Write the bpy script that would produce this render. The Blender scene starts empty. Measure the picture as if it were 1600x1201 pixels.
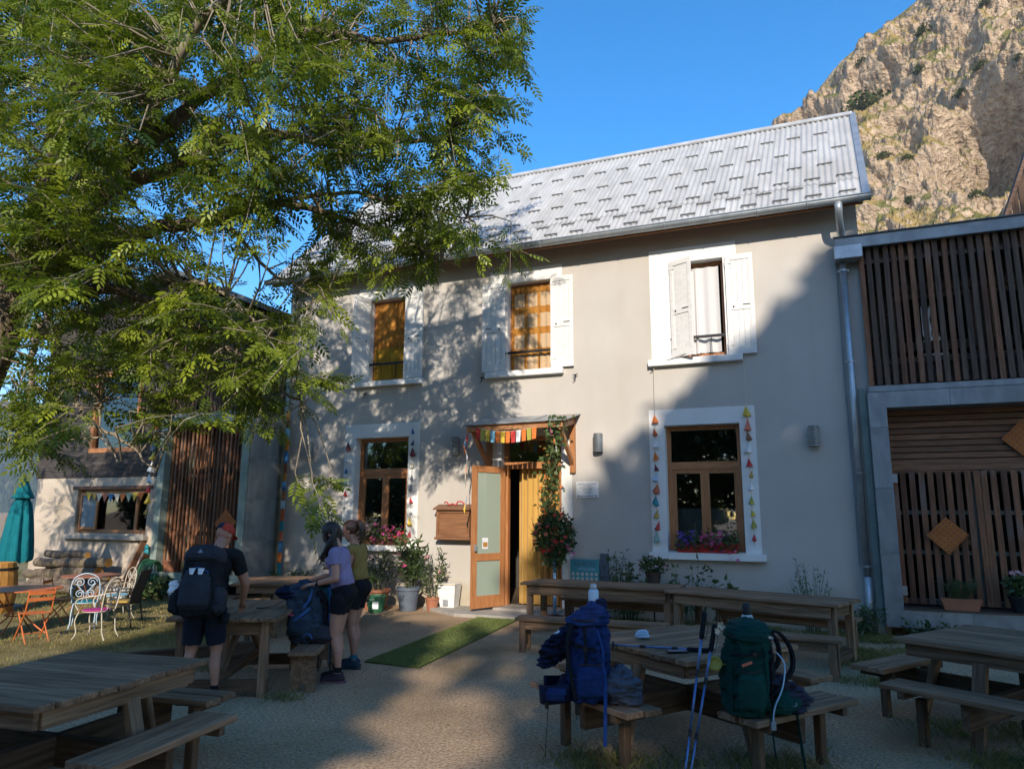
import bpy, math, random
import numpy as np
from mathutils import Vector, Matrix, Euler
rnd = random.Random(7)
npr = np.random.default_rng(11)
SC = bpy.context.scene
COL = SC.collection
PI = math.pi

# ------------------------------------------------------------------ camera
CAM_POS = Vector((0.0, -12.0, 1.65))
CR = Matrix(((0.92540096, 0.06263996, 0.37377708),
             (0.37894301, -0.16838579, -0.90997166),
             (0.00593816, 0.98372886, -0.17956134)))
cam = bpy.data.cameras.new("camera")
cam.sensor_width = 36.0
cam.lens = 25.174
cam.clip_start = 0.05
cam.clip_end = 6000
cam_ob = bpy.data.objects.new("camera", cam)
COL.objects.link(cam_ob)
cam_ob.matrix_world = Matrix.Translation(CAM_POS) @ CR.to_4x4()
SC.camera = cam_ob

# ------------------------------------------------------------------ sky and sun
SUN_EL, SUN_AZ = math.radians(25.0), math.radians(20.0)      # 20 degrees to the right of the facade normal
world = bpy.data.worlds.new("World")
SC.world = world
world.use_nodes = True
wn = world.node_tree
wn.nodes.clear()
w_out = wn.nodes.new("ShaderNodeOutputWorld")
w_bg = wn.nodes.new("ShaderNodeBackground")
w_sky = wn.nodes.new("ShaderNodeTexSky")
w_sky.sky_type = 'NISHITA'
w_sky.sun_disc = False
w_sky.sun_elevation = SUN_EL
w_sky.sun_rotation = PI - SUN_AZ
w_sky.altitude = 1500
w_sky.air_density = 1.0
w_sky.dust_density = 1.0
w_sky.ozone_density = 1.5
w_bg.inputs[1].default_value = 0.15
w_hs = wn.nodes.new("ShaderNodeHueSaturation")
w_hs.inputs["Saturation"].default_value = 1.46
w_hs.inputs["Value"].default_value = 1.1
wn.links.new(w_sky.outputs[0], w_hs.inputs["Color"])
wn.links.new(w_hs.outputs[0], w_bg.inputs[0])
wn.links.new(w_bg.outputs[0], w_out.inputs[0])
sun = bpy.data.lights.new("sun", 'SUN')
sun.energy = 3.4
sun.angle = math.radians(0.53)
sun.color = (1.0, 0.91, 0.785)
sun_ob = bpy.data.objects.new("sun", sun)
COL.objects.link(sun_ob)
SUN_DIR = Vector((-math.sin(SUN_AZ) * math.cos(SUN_EL), math.cos(SUN_AZ) * math.cos(SUN_EL), -math.sin(SUN_EL)))
sun_ob.rotation_euler = SUN_DIR.to_track_quat('-Z', 'Y').to_euler()
sun_ob.location = (20, -50, 40)
SC.view_settings.view_transform = 'Standard'
SC.view_settings.look = 'None'
SC.view_settings.exposure = 0.93
SC.view_settings.gamma = 1.0
SC.view_settings.use_curve_mapping = False
SC.render.engine = 'CYCLES'
SC.cycles.max_bounces = 6
SC.cycles.diffuse_bounces = 3
SC.cycles.glossy_bounces = 3
SC.cycles.transparent_max_bounces = 8
SC.cycles.transmission_bounces = 4
SC.cycles.volume_bounces = 0
SC.cycles.caustics_reflective = False
SC.cycles.caustics_refractive = False

# ------------------------------------------------------------------ measuring helpers: a direction from the eye met with a real plane
def eye_ray(px, py):
    d = CR @ Vector((px - 800.0, 600.5 - py, -1118.83))
    return d.normalized()
def on_wall(px, py, y=0.0):
    d = eye_ray(px, py)
    return CAM_POS + d * ((y - CAM_POS.y) / d.y)
def on_ground(px, py, z=0.0):
    d = eye_ray(px, py)
    return CAM_POS + d * ((z - CAM_POS.z) / d.z)

# ------------------------------------------------------------------ mesh helpers
def fast_mesh(name, V, F, smooth=False, attr=None):
    V = np.asarray(V, dtype=np.float32).reshape(-1, 3)
    F = np.asarray(F, dtype=np.int32)
    me = bpy.data.meshes.new(name)
    n, k = F.shape
    me.vertices.add(len(V)); me.vertices.foreach_set("co", V.ravel())
    me.loops.add(n * k); me.loops.foreach_set("vertex_index", F.ravel())
    me.polygons.add(n)
    me.polygons.foreach_set("loop_start", np.arange(0, n * k, k, dtype=np.int32))
    if smooth:
        me.polygons.foreach_set("use_smooth", np.ones(n, dtype=bool))
    if attr is not None:
        a = me.attributes.new("tint", 'FLOAT', 'POINT')
        a.data.foreach_set("value", np.asarray(attr, dtype=np.float32))
    me.update(calc_edges=True)
    return me

def link(name, data, mat=None, parent=None, M=None):
    o = bpy.data.objects.new(name, data)
    COL.objects.link(o)
    if mat is not None and data is not None and len(data.materials) == 0:
        data.materials.append(MATS[mat] if isinstance(mat, str) else mat)
    if parent is not None:
        o.parent = parent
    if M is not None:
        o.matrix_local = M
    return o

def tag(o, label=None, cat=None, group=None, kind=None):
    if label: o["label"] = label
    if cat: o["category"] = cat
    if group: o["group"] = group
    if kind: o["kind"] = kind
    return o

def thing(name, label, cat, loc=(0, 0, 0), rz=0.0, group=None, M=None):
    o = bpy.data.objects.new(name, None)
    o.empty_display_size = 0.1
    COL.objects.link(o)
    if M is not None:
        o.matrix_world = M
    else:
        o.location = loc
        o.rotation_euler = (0, 0, rz)
    return tag(o, label, cat, group)

def copy_tree(o, parent=None):
    c = o.copy()
    COL.objects.link(c)
    c.parent = parent
    for ch in list(o.children):
        copy_tree(ch, c)
    return c

def basis(p0, p1, up=(0, 0, 1)):
    p0, p1 = Vector(p0), Vector(p1)
    x = (p1 - p0)
    L = x.length
    x = x / max(L, 1e-9)
    u = Vector(up)
    if abs(x.dot(u.normalized())) > 0.98:
        u = Vector((0, 1, 0)) if abs(x.y) < 0.9 else Vector((1, 0, 0))
    y = u.cross(x).normalized()
    z = x.cross(y)
    return x, y, z, L

class MB:
    def __init__(s):
        s.V = []; s.F = []
    def add(s, V, F):
        b = len(s.V)
        s.V.extend([tuple(v) for v in V])
        s.F.extend([tuple(i + b for i in f) for f in F])
        return s
    def box(s, c, d, rz=0.0, ch=0.0, M=None):
        hx, hy, hz = d[0] / 2, d[1] / 2, d[2] / 2
        if ch <= 0:
            V = [(x, y, z) for x in (-hx, hx) for y in (-hy, hy) for z in (-hz, hz)]
            F = [(0, 1, 3, 2), (4, 6, 7, 5), (0, 4, 5, 1), (2, 3, 7, 6), (0, 2, 6, 4), (1, 5, 7, 3)]
        else:
            V, F = cham(hx, hy, hz, ch)
        if M is None:
            M = Matrix.Translation(Vector(c)) @ Matrix.Rotation(rz, 4, 'Z')
        else:
            M = M @ Matrix.Translation(Vector(c))
        return s.add([M @ Vector(v) for v in V], F)
    def span(s, a, b, ch=0.0):
        return s.box([(a[i] + b[i]) / 2 for i in range(3)], [abs(b[i] - a[i]) for i in range(3)], ch=ch)
    def bar(s, p0, p1, w, h, up=(0, 0, 1), ch=0.0):
        x, y, z, L = basis(p0, p1, up)
        c = (Vector(p0) + Vector(p1)) / 2
        M = Matrix(((x.x, y.x, z.x, c.x), (x.y, y.y, z.y, c.y), (x.z, y.z, z.z, c.z), (0, 0, 0, 1)))
        return s.box((0, 0, 0), (L, w, h), ch=ch, M=M)
    def tube(s, pts, r, n=8, cap=True):
        pts = [Vector(p) for p in pts]
        rs = r if isinstance(r, (list, tuple)) else [r] * len(pts)
        V = []; F = []
        prev = None
        for i, p in enumerate(pts):
            t = (pts[min(i + 1, len(pts) - 1)] - pts[max(i - 1, 0)]).normalized()
            if prev is None:
                a = Vector((0, 0, 1)) if abs(t.z) < 0.9 else Vector((1, 0, 0))
                u = t.cross(a).normalized()
            else:
                u = (prev - t * prev.dot(t)).normalized()
            v = t.cross(u)
            prev = u
            for k in range(n):
                an = 2 * PI * k / n
                V.append(p + (u * math.cos(an) + v * math.sin(an)) * rs[i])
        for i in range(len(pts) - 1):
            for k in range(n):
                F.append((i * n + k, i * n + (k + 1) % n, (i + 1) * n + (k + 1) % n, (i + 1) * n + k))
        if cap:
            F.append(tuple(range(n - 1, -1, -1)))
            F.append(tuple((len(pts) - 1) * n + k for k in range(n)))
        return s.add(V, F)
    def lathe(s, prof, c=(0, 0, 0), n=16, sx=1.0, sy=1.0, cap=True, wob=0.0):
        V = []; F = []
        for (r, z) in prof:
            for k in range(n):
                a = 2 * PI * k / n
                rr = r * (1 + wob * math.sin(a * 8))
                V.append((c[0] + rr * sx * math.cos(a), c[1] + rr * sy * math.sin(a), c[2] + z))
        m = len(prof)
        for i in range(m - 1):
            for k in range(n):
                F.append((i * n + k, i * n + (k + 1) % n, (i + 1) * n + (k + 1) % n, (i + 1) * n + k))
        if cap:
            F.append(tuple(range(n - 1, -1, -1)))
            F.append(tuple((m - 1) * n + k for k in range(n)))
        return s.add(V, F)
    def prism(s, poly, y0, y1):        # polygon in X,Z pulled along Y
        n = len(poly)
        V = [(p[0], y0, p[1]) for p in poly] + [(p[0], y1, p[1]) for p in poly]
        F = [tuple(range(n)), tuple(range(2 * n - 1, n - 1, -1))]
        for i in range(n):
            j = (i + 1) % n
            F.append((i, i + n, j + n, j))
        return s.add(V, F)
    def slab(s, poly, z0, z1):         # polygon in X,Y pulled along Z
        n = len(poly)
        V = [(p[0], p[1], z0) for p in poly] + [(p[0], p[1], z1) for p in poly]
        F = [tuple(range(n - 1, -1, -1)), tuple(range(n, 2 * n))]
        for i in range(n):
            j = (i + 1) % n
            F.append((i, j, j + n, i + n))
        return s.add(V, F)
    def mesh(s, name, smooth=False):
        me = bpy.data.meshes.new(name)
        me.from_pydata(s.V, [], s.F)
        if smooth:
            me.polygons.foreach_set("use_smooth", np.ones(len(me.polygons), dtype=bool))
        me.update()
        return me
    def build(s, name, mat, parent=None, smooth=False, M=None):
        return link(name, s.mesh(name, smooth), mat, parent, M)

def cham(hx, hy, hz, c):
    c = min(c, hx * .9, hy * .9, hz * .9)
    V = []; idx = {}
    for sx in (-1, 1):
        for sy in (-1, 1):
            for sz in (-1, 1):
                for ax in range(3):
                    p = [sx * (hx - c), sy * (hy - c), sz * (hz - c)]
                    p[ax] = (sx, sy, sz)[ax] * (hx, hy, hz)[ax]
                    idx[(sx, sy, sz, ax)] = len(V)
                    V.append(tuple(p))
    F = []
    def face(ids):
        cen = [sum(V[i][k] for i in ids) / len(ids) for k in range(3)]
        a, b, d = (Vector(V[ids[0]]), Vector(V[ids[1]]), Vector(V[ids[2]]))
        nrm = (b - a).cross(d - a)
        F.append(tuple(ids) if nrm.dot(Vector(cen)) > 0 else tuple(reversed(ids)))
    for ax in range(3):
        o = [k for k in range(3) if k != ax]
        for sg in (-1, 1):
            ids = []
            for (a, b) in ((-1, -1), (1, -1), (1, 1), (-1, 1)):
                k = [0, 0, 0]; k[ax] = sg; k[o[0]] = a; k[o[1]] = b
                ids.append(idx[(k[0], k[1], k[2], ax)])
            face(ids)
        for a in (-1, 1):
            for b in (-1, 1):
                ids = []
                for (sg, which) in ((-1, o[0]), (1, o[0]), (1, o[1]), (-1, o[1])):
                    k = [0, 0, 0]; k[ax] = sg; k[o[0]] = a; k[o[1]] = b
                    ids.append(idx[(k[0], k[1], k[2], which)])
                face(ids)
    for sx in (-1, 1):
        for sy in (-1, 1):
            for sz in (-1, 1):
                face([idx[(sx, sy, sz, k)] for k in range(3)])
    return V, F

_plank = {}
def plank(name, mat, parent, p0, p1, w, t, up=(0, 0, 1), ch=0.004, jit=0.0):
    """one board: its own object, grain along its local x, mesh shared between boards of the same size"""
    x, y, z, L = basis(p0, p1, up)
    key = (round(L, 2), round(w, 3), round(t, 3), mat)
    if key not in _plank:
        _plank[key] = MB().box((0, 0, 0), (key[0], w, t), ch=ch).mesh(name)
    c = (Vector(p0) + Vector(p1)) / 2
    M = Matrix(((x.x, y.x, z.x, c.x), (x.y, y.y, z.y, c.y), (x.z, y.z, z.z, c.z), (0, 0, 0, 1)))
    if jit:
        M = M @ Matrix.Translation((rnd.uniform(-jit, jit) * 3, 0, rnd.uniform(-jit, jit))) @ Euler((rnd.uniform(-jit, jit) * 2, 0, rnd.uniform(-jit, jit))).to_matrix().to_4x4()
    return link(name, _plank[key], mat, parent, M)

def smooth_path(pts, rad, k=6):
    pts = np.array([np.array(p, float) for p in pts]); n = len(pts); out = []; rr = []
    for i in range(n - 1):
        p0 = pts[max(i - 1, 0)]; p1 = pts[i]; p2 = pts[i + 1]; p3 = pts[min(i + 2, n - 1)]
        for j in range(k):
            t = j / k
            out.append(.5 * ((2 * p1) + (-p0 + p2) * t + (2 * p0 - 5 * p1 + 4 * p2 - p3) * t * t + (-p0 + 3 * p1 - 3 * p2 + p3) * t ** 3)); rr.append(rad[i] + (rad[i + 1] - rad[i]) * t)
    out.append(pts[-1]); rr.append(rad[-1])
    return np.array(out), rr
def vnoise(P, seed=0):
    """value noise for arrays of points (n,3)"""
    P = np.asarray(P, dtype=np.float64)
    I = np.floor(P).astype(np.int64)
    f = P - I
    f = f * f * (3 - 2 * f)
    def h(a, b, c):
        x = (a * 374761393 + b * 668265263 + c * 2147483647 + seed * 144665) & 0x7fffffff
        x = ((x ^ (x >> 13)) * 1274126177) & 0x7fffffff
        x = x ^ (x >> 16)
        return (x & 0xffff) / 65535.0
    r = 0
    for dx in (0, 1):
        for dy in (0, 1):
            for dz in (0, 1):
                wgt = (f[:, 0] if dx else 1 - f[:, 0]) * (f[:, 1] if dy else 1 - f[:, 1]) * (f[:, 2] if dz else 1 - f[:, 2])
                r = r + wgt * h(I[:, 0] + dx, I[:, 1] + dy, I[:, 2] + dz)
    return r * 2 - 1
def fbm(P, oct=5, seed=0, ridged=False):
    s = 0; a = 1.0; tot = 0; P = np.asarray(P, dtype=np.float64)
    for i in range(oct):
        v = vnoise(P * 2 ** i + 17.3 * i, seed + i)
        if ridged: v = 1 - 2 * np.abs(v)
        s = s + a * v; tot += a; a *= 0.5
    return s / tot

# ------------------------------------------------------------------ materials
MATS = {}
def mk(name, c1, c2=None, rough=0.7, scale=4.0, stretch=(1, 1, 1), bump=0.0, bscale=40.0, metal=0.0, spec=0.4, rand=0.0, detail=6.0, lo=0.35, hi=0.65, coord='Object', trans=0.0, sheen=0.0, c3=None, s3=1.0, w3=(0.5, 0.7), hue=0.0, bdist=0.01):
    m = bpy.data.materials.new(name)
    m.use_nodes = True
    nt = m.node_tree; N = nt.nodes; L = nt.links
    b = N["Principled BSDF"]
    b.inputs["Roughness"].default_value = rough
    b.inputs["Metallic"].default_value = metal
    b.inputs["Specular IOR Level"].default_value = spec
    if sheen: b.inputs["Sheen Weight"].default_value = sheen
    c2 = c2 or c1
    tc = N.new("ShaderNodeTexCoord")
    oi = N.new("ShaderNodeObjectInfo")
    off = N.new("ShaderNodeVectorMath"); off.operation = 'ADD'
    sc = N.new("ShaderNodeMath"); sc.operation = 'MULTIPLY'; sc.inputs[1].default_value = 37.0 if rand else 0.0
    L.new(oi.outputs["Random"], sc.inputs[0])
    L.new(tc.outputs[coord], off.inputs[0]); L.new(sc.outputs[0], off.inputs[1])
    mp = N.new("ShaderNodeMapping"); mp.inputs["Scale"].default_value = stretch
    L.new(off.outputs[0], mp.inputs[0])
    nz = N.new("ShaderNodeTexNoise"); nz.inputs["Scale"].default_value = scale; nz.inputs["Detail"].default_value = detail
    nz.inputs["Roughness"].default_value = 0.62
    L.new(mp.outputs[0], nz.inputs["Vector"])
    rp = N.new("ShaderNodeValToRGB")
    rp.color_ramp.elements[0].position = lo; rp.color_ramp.elements[0].color = (*c1, 1)
    rp.color_ramp.elements[1].position = hi; rp.color_ramp.elements[1].color = (*c2, 1)
    L.new(nz.outputs[0], rp.inputs[0])
    col = rp.outputs[0]
    if c3:
        n3 = N.new("ShaderNodeTexNoise"); n3.inputs["Scale"].default_value = s3; n3.inputs["Detail"].default_value = 8
        L.new(off.outputs[0], n3.inputs["Vector"])
        r3 = N.new("ShaderNodeMapRange"); r3.inputs[1].default_value = w3[0]; r3.inputs[2].default_value = w3[1]
        L.new(n3.outputs[0], r3.inputs[0])
        mx = N.new("ShaderNodeMix"); mx.data_type = 'RGBA'
        L.new(r3.outputs[0], mx.inputs[0]); L.new(col, mx.inputs[6]); mx.inputs[7].default_value = (*c3, 1)
        col = mx.outputs[2]
    if rand:
        hs = N.new("ShaderNodeHueSaturation")
        mr = N.new("ShaderNodeMapRange"); mr.inputs[3].default_value = 1 - rand; mr.inputs[4].default_value = 1 + rand
        L.new(oi.outputs["Random"], mr.inputs[0]); L.new(mr.outputs[0], hs.inputs["Value"]); L.new(col, hs.inputs["Color"])
        col = hs.outputs[0]
    L.new(col, b.inputs["Base Color"])
    if bump:
        nb = N.new("ShaderNodeTexNoise"); nb.inputs["Scale"].default_value = bscale; nb.inputs["Detail"].default_value = 5
        L.new(mp.outputs[0], nb.inputs["Vector"])
        bp = N.new("ShaderNodeBump"); bp.inputs["Strength"].default_value = bump; bp.inputs["Distance"].default_value = bdist
        L.new(nb.outputs[0], bp.inputs["Height"]); L.new(bp.outputs[0], b.inputs["Normal"])
    if trans:
        tr = N.new("ShaderNodeBsdfTranslucent"); L.new(col, tr.inputs[0])
        ms = N.new("ShaderNodeMixShader"); ms.inputs[0].default_value = trans
        L.new(b.outputs[0], ms.inputs[1]); L.new(tr.outputs[0], ms.inputs[2])
        L.new(ms.outputs[0], N["Material Output"].inputs[0])
    MATS[name] = m
    return m

def mk_leaf(name, dark, light, trans=0.35, tcol=None, rough=0.42, spec=0.35):
    m = bpy.data.materials.new(name); m.use_nodes = True
    nt = m.node_tree; N = nt.nodes; L = nt.links
    b = N["Principled BSDF"]; b.inputs["Roughness"].default_value = rough; b.inputs["Specular IOR Level"].default_value = spec
    at = N.new("ShaderNodeAttribute"); at.attribute_name = "tint"
    rp = N.new("ShaderNodeValToRGB")
    rp.color_ramp.elements[0].color = (*dark, 1); rp.color_ramp.elements[1].color = (*light, 1)
    L.new(at.outputs["Fac"], rp.inputs[0]); L.new(rp.outputs[0], b.inputs["Base Color"])
    tr = N.new("ShaderNodeBsdfTranslucent")
    mx = N.new("ShaderNodeMix"); mx.data_type = 'RGBA'; mx.inputs[0].default_value = 0.5
    L.new(rp.outputs[0], mx.inputs[6]); mx.inputs[7].default_value = (*(tcol or light), 1)
    L.new(mx.outputs[2], tr.inputs[0])
    ms = N.new("ShaderNodeMixShader"); ms.inputs[0].default_value = trans
    L.new(b.outputs[0], ms.inputs[1]); L.new(tr.outputs[0], ms.inputs[2]); L.new(ms.outputs[0], N["Material Output"].inputs[0])
    MATS[name] = m

def mk_glass(name, tint=(0.8, 0.85, 0.83), gloss=0.12):
    m = bpy.data.materials.new(name); m.use_nodes = True
    nt = m.node_tree; N = nt.nodes; L = nt.links
    N.remove(N["Principled BSDF"])
    tr = N.new("ShaderNodeBsdfTransparent"); tr.inputs[0].default_value = (*tint, 1)
    gl = N.new("ShaderNodeBsdfGlossy"); gl.inputs["Roughness"].default_value = 0.02
    nz = N.new("ShaderNodeTexNoise"); nz.inputs["Scale"].default_value = 1.3; nz.inputs["Detail"].default_value = 1
    tc = N.new("ShaderNodeTexCoord"); L.new(tc.outputs["Object"], nz.inputs["Vector"])
    bp = N.new("ShaderNodeBump"); bp.inputs["Strength"].default_value = 0.08; bp.inputs["Distance"].default_value = 0.05
    L.new(nz.outputs[0], bp.inputs["Height"]); L.new(bp.outputs[0], gl.inputs["Normal"])
    fr = N.new("ShaderNodeFresnel"); fr.inputs[0].default_value = 1.5
    ad = N.new("ShaderNodeMath"); ad.operation = 'ADD'; ad.inputs[1].default_value = gloss; ad.use_clamp = True
    L.new(fr.outputs[0], ad.inputs[0])
    ms = N.new("ShaderNodeMixShader"); L.new(ad.outputs[0], ms.inputs[0]); L.new(tr.outputs[0], ms.inputs[1]); L.new(gl.outputs[0], ms.inputs[2])
    L.new(ms.outputs[0], N["Material Output"].inputs[0])
    MATS[name] = m

mk("gravel", (0.25, 0.152, 0.082), (0.62, 0.43, 0.26), rough=0.95, scale=38, bump=0.7, bscale=60, spec=0.15, c3=(0.22, 0.155, 0.08), s3=0.7, w3=(0.48, 0.72), bdist=0.03)
mk("lawn", (0.14, 0.12, 0.04), (0.25, 0.20, 0.08), rough=0.95, scale=9, bump=1.0, bscale=70, spec=0.1, c3=(0.36, 0.28, 0.14), s3=0.8, w3=(0.45, 0.65), bdist=0.03)
mk("turf", (0.07, 0.10, 0.025), (0.11, 0.15, 0.04), rough=0.9, scale=30, bump=0.8, bscale=300, spec=0.1)
mk("stucco", (0.47, 0.43, 0.385), (0.525, 0.485, 0.435), rough=0.92, scale=0.8, bump=0.25, bscale=70, spec=0.15, c3=(0.445, 0.385, 0.315), s3=0.35, w3=(0.5, 0.8), bdist=0.006)
mk("stucco_old", (0.44, 0.36, 0.28), (0.55, 0.46, 0.36), rough=0.95, scale=1.8, bump=0.5, bscale=45, spec=0.1, c3=(0.36, 0.29, 0.21), s3=1.2, w3=(0.5, 0.75))
mk("white_paint", (0.74, 0.72, 0.68), (0.80, 0.78, 0.74), rough=0.75, scale=2.0, bump=0.12, bscale=60, spec=0.2)
mk("shutter_paint", (0.68, 0.65, 0.60), (0.78, 0.75, 0.71), rough=0.55, scale=3.0, stretch=(1, 1, 6), bump=0.1, bscale=30, rand=0.04)
mk("zinc_roof", (0.36, 0.352, 0.335), (0.49, 0.48, 0.46), rough=0.6, scale=1.2, stretch=(3, 1, 0.5), metal=0.0, spec=0.3, bump=0.03, rand=0.03, c3=(0.38, 0.36, 0.33), s3=0.8, w3=(0.55, 0.8))
mk("zinc_dark", (0.10, 0.10, 0.10), (0.15, 0.15, 0.145), rough=0.6, metal=0.3)
mk("zinc_guard", (0.17, 0.165, 0.16), (0.24, 0.235, 0.225), rough=0.6, metal=0.2)
mk("galvanised", (0.33, 0.36, 0.38), (0.47, 0.49, 0.50), rough=0.38, scale=5, metal=0.6, spec=0.5, bump=0.05, bscale=15)
mk("zinc_frame", (0.24, 0.25, 0.25), (0.34, 0.35, 0.345), rough=0.45, scale=2.5, stretch=(2, 2, 0.6), metal=0.45, bump=0.08, bscale=8, rand=0.05, c3=(0.21, 0.22, 0.22), s3=3.0, w3=(0.5, 0.7))
mk("zinc_green", (0.20, 0.25, 0.21), (0.33, 0.37, 0.31), rough=0.55, scale=3, metal=0.2, bump=0.08, bscale=8, rand=0.05)
mk("wood_orange", (0.33, 0.125, 0.04), (0.47, 0.205, 0.08), rough=0.45, scale=3, stretch=(10, 10, 1.0), bump=0.08, bscale=12, rand=0.07)
mk("wood_orange_h", (0.33, 0.125, 0.04), (0.47, 0.205, 0.08), rough=0.45, scale=3, stretch=(1.0, 10, 10), bump=0.08, bscale=12, rand=0.07)
mk("wood_brown", (0.15, 0.065, 0.03), (0.26, 0.12, 0.058), rough=0.55, scale=3, stretch=(1, 12, 12), bump=0.15, bscale=12, rand=0.25)
mk("wood_eave", (0.30, 0.13, 0.05), (0.40, 0.19, 0.08), rough=0.6, scale=3, stretch=(1, 10, 10), rand=0.1)
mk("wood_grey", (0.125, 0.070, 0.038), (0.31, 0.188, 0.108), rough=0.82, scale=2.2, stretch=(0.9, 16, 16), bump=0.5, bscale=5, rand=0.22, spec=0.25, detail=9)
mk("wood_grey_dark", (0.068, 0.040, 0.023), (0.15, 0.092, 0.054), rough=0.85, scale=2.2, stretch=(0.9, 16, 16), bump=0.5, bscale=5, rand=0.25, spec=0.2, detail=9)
mk("wood_slat", (0.115, 0.045, 0.020), (0.235, 0.10, 0.048), rough=0.75, scale=2.2, stretch=(0.8, 14, 14), bump=0.4, bscale=5, rand=0.35, c3=(0.16, 0.12, 0.10), s3=1.2, w3=(0.55, 0.75))
mk("wood_slat_weathered", (0.065, 0.038, 0.025), (0.15, 0.088, 0.056), rough=0.8, scale=2.2, stretch=(0.8, 14, 14), bump=0.4, bscale=5, rand=0.35)
mk("clapboard", (0.038, 0.032, 0.030), (0.095, 0.080, 0.072), rough=0.85, scale=2.2, stretch=(0.8, 12, 12), bump=0.5, bscale=5, rand=0.3)
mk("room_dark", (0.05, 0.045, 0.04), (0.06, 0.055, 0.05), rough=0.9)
mk("room_floor", (0.10, 0.07, 0.05), (0.13, 0.09, 0.06), rough=0.7)
mk("iron", (0.02, 0.02, 0.022), (0.035, 0.035, 0.035), rough=0.5, metal=0.5)
mk("concrete", (0.30, 0.27, 0.23), (0.40, 0.36, 0.31), rough=0.9, scale=5, bump=0.3, bscale=50)
mk("curtain_yellow", (0.62, 0.35, 0.075), (0.72, 0.43, 0.11), rough=0.85, scale=2, stretch=(6, 6, 0.6), trans=0.25, sheen=0.3)
mk("curtain_orange", (0.55, 0.22, 0.03), (0.66, 0.30, 0.06), rough=0.85, scale=4, trans=0.35)
mk("curtain_orange_sheer", (0.75, 0.52, 0.30), (0.80, 0.58, 0.36), rough=0.85, scale=30, trans=0.35)
mk("curtain_gold", (0.50, 0.27, 0.02), (0.60, 0.34, 0.03), rough=0.85, scale=4, trans=0.3)
mk("curtain_white", (0.78, 0.76, 0.75), (0.86, 0.84, 0.83), rough=0.9, scale=60, trans=0.3)
mk("lace", (0.25, 0.30, 0.33), (0.38, 0.43, 0.45), rough=0.9, scale=90, trans=0.3)
mk("bark", (0.10, 0.072, 0.048), (0.25, 0.19, 0.135), rough=0.95, scale=3, stretch=(6, 6, 1.2), bump=1.0, bscale=8, c3=(0.18, 0.17, 0.06), s3=1.3, w3=(0.55, 0.75), bdist=0.04)
mk("twig", (0.19, 0.15, 0.105), (0.30, 0.25, 0.18), rough=0.9, scale=10, bump=0.3)
mk_leaf("ash_leaf", (0.024, 0.055, 0.010), (0.30, 0.35, 0.03), trans=0.30, tcol=(0.34, 0.44, 0.02))
mk_leaf("tree_leaf", (0.035, 0.06, 0.014), (0.09, 0.12, 0.03), trans=0.25)
mk_leaf("plant_leaf", (0.035, 0.065, 0.02), (0.11, 0.16, 0.05), trans=0.25)
mk_leaf("grass_blade", (0.12, 0.14, 0.035), (0.42, 0.34, 0.14), trans=0.3, rough=0.7, spec=0.15)
mk_leaf("turf_blade", (0.11, 0.14, 0.035), (0.24, 0.27, 0.09), trans=0.2, rough=0.6, spec=0.2)
mk_leaf("mountain_leaf", (0.035, 0.05, 0.012), (0.085, 0.10, 0.03), trans=0.1, rough=0.8, spec=0.1)
mk_leaf("conifer_leaf", (0.018, 0.032, 0.012), (0.045, 0.065, 0.022), trans=0.05, rough=0.9, spec=0.05)
mk_glass("glass", (0.80, 0.85, 0.83), 0.10)
mk_glass("glass_dark", (0.55, 0.58, 0.57), 0.0)
mk_glass("glass_door", (0.86, 0.93, 0.90), 0.05)
for nm, c in dict(red=(0.50, 0.035, 0.03), orange=(0.62, 0.16, 0.025), deep_orange=(0.50, 0.12, 0.02), yellow=(0.62, 0.42, 0.045), olive=(0.36, 0.33, 0.06), sky_blue=(0.22, 0.48, 0.62), blue=(0.03, 0.13, 0.30), teal=(0.015, 0.20, 0.25), white=(0.75, 0.74, 0.72), maroon=(0.16, 0.025, 0.03), mustard=(0.42, 0.27, 0.055), pink=(0.62, 0.09, 0.22), pale_pink=(0.68, 0.36, 0.38), magenta=(0.42, 0.03, 0.20), violet=(0.12, 0.05, 0.28), sage=(0.25, 0.34, 0.27), brown=(0.22, 0.09, 0.045), cream=(0.62, 0.55, 0.42), terracotta=(0.36, 0.14, 0.075), grey=(0.26, 0.27, 0.28), charcoal=(0.035, 0.035, 0.037), black=(0.012, 0.012, 0.013), green=(0.02, 0.10, 0.045), slate_blue=(0.10, 0.12, 0.15), flower_red=(0.55, 0.03, 0.02), coral=(0.60, 0.15, 0.08), ochre=(0.42, 0.20, 0.045), dark_brown=(0.06, 0.04, 0.03), taupe=(0.10, 0.085, 0.07), rust=(0.50, 0.12, 0.045), light_blue=(0.38, 0.52, 0.64)).items():
    mk(nm, tuple(v * 0.88 for v in c), tuple(min(1, v * 1.1) for v in c), rough=0.6, scale=8, bump=0.06, bscale=40)

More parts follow.
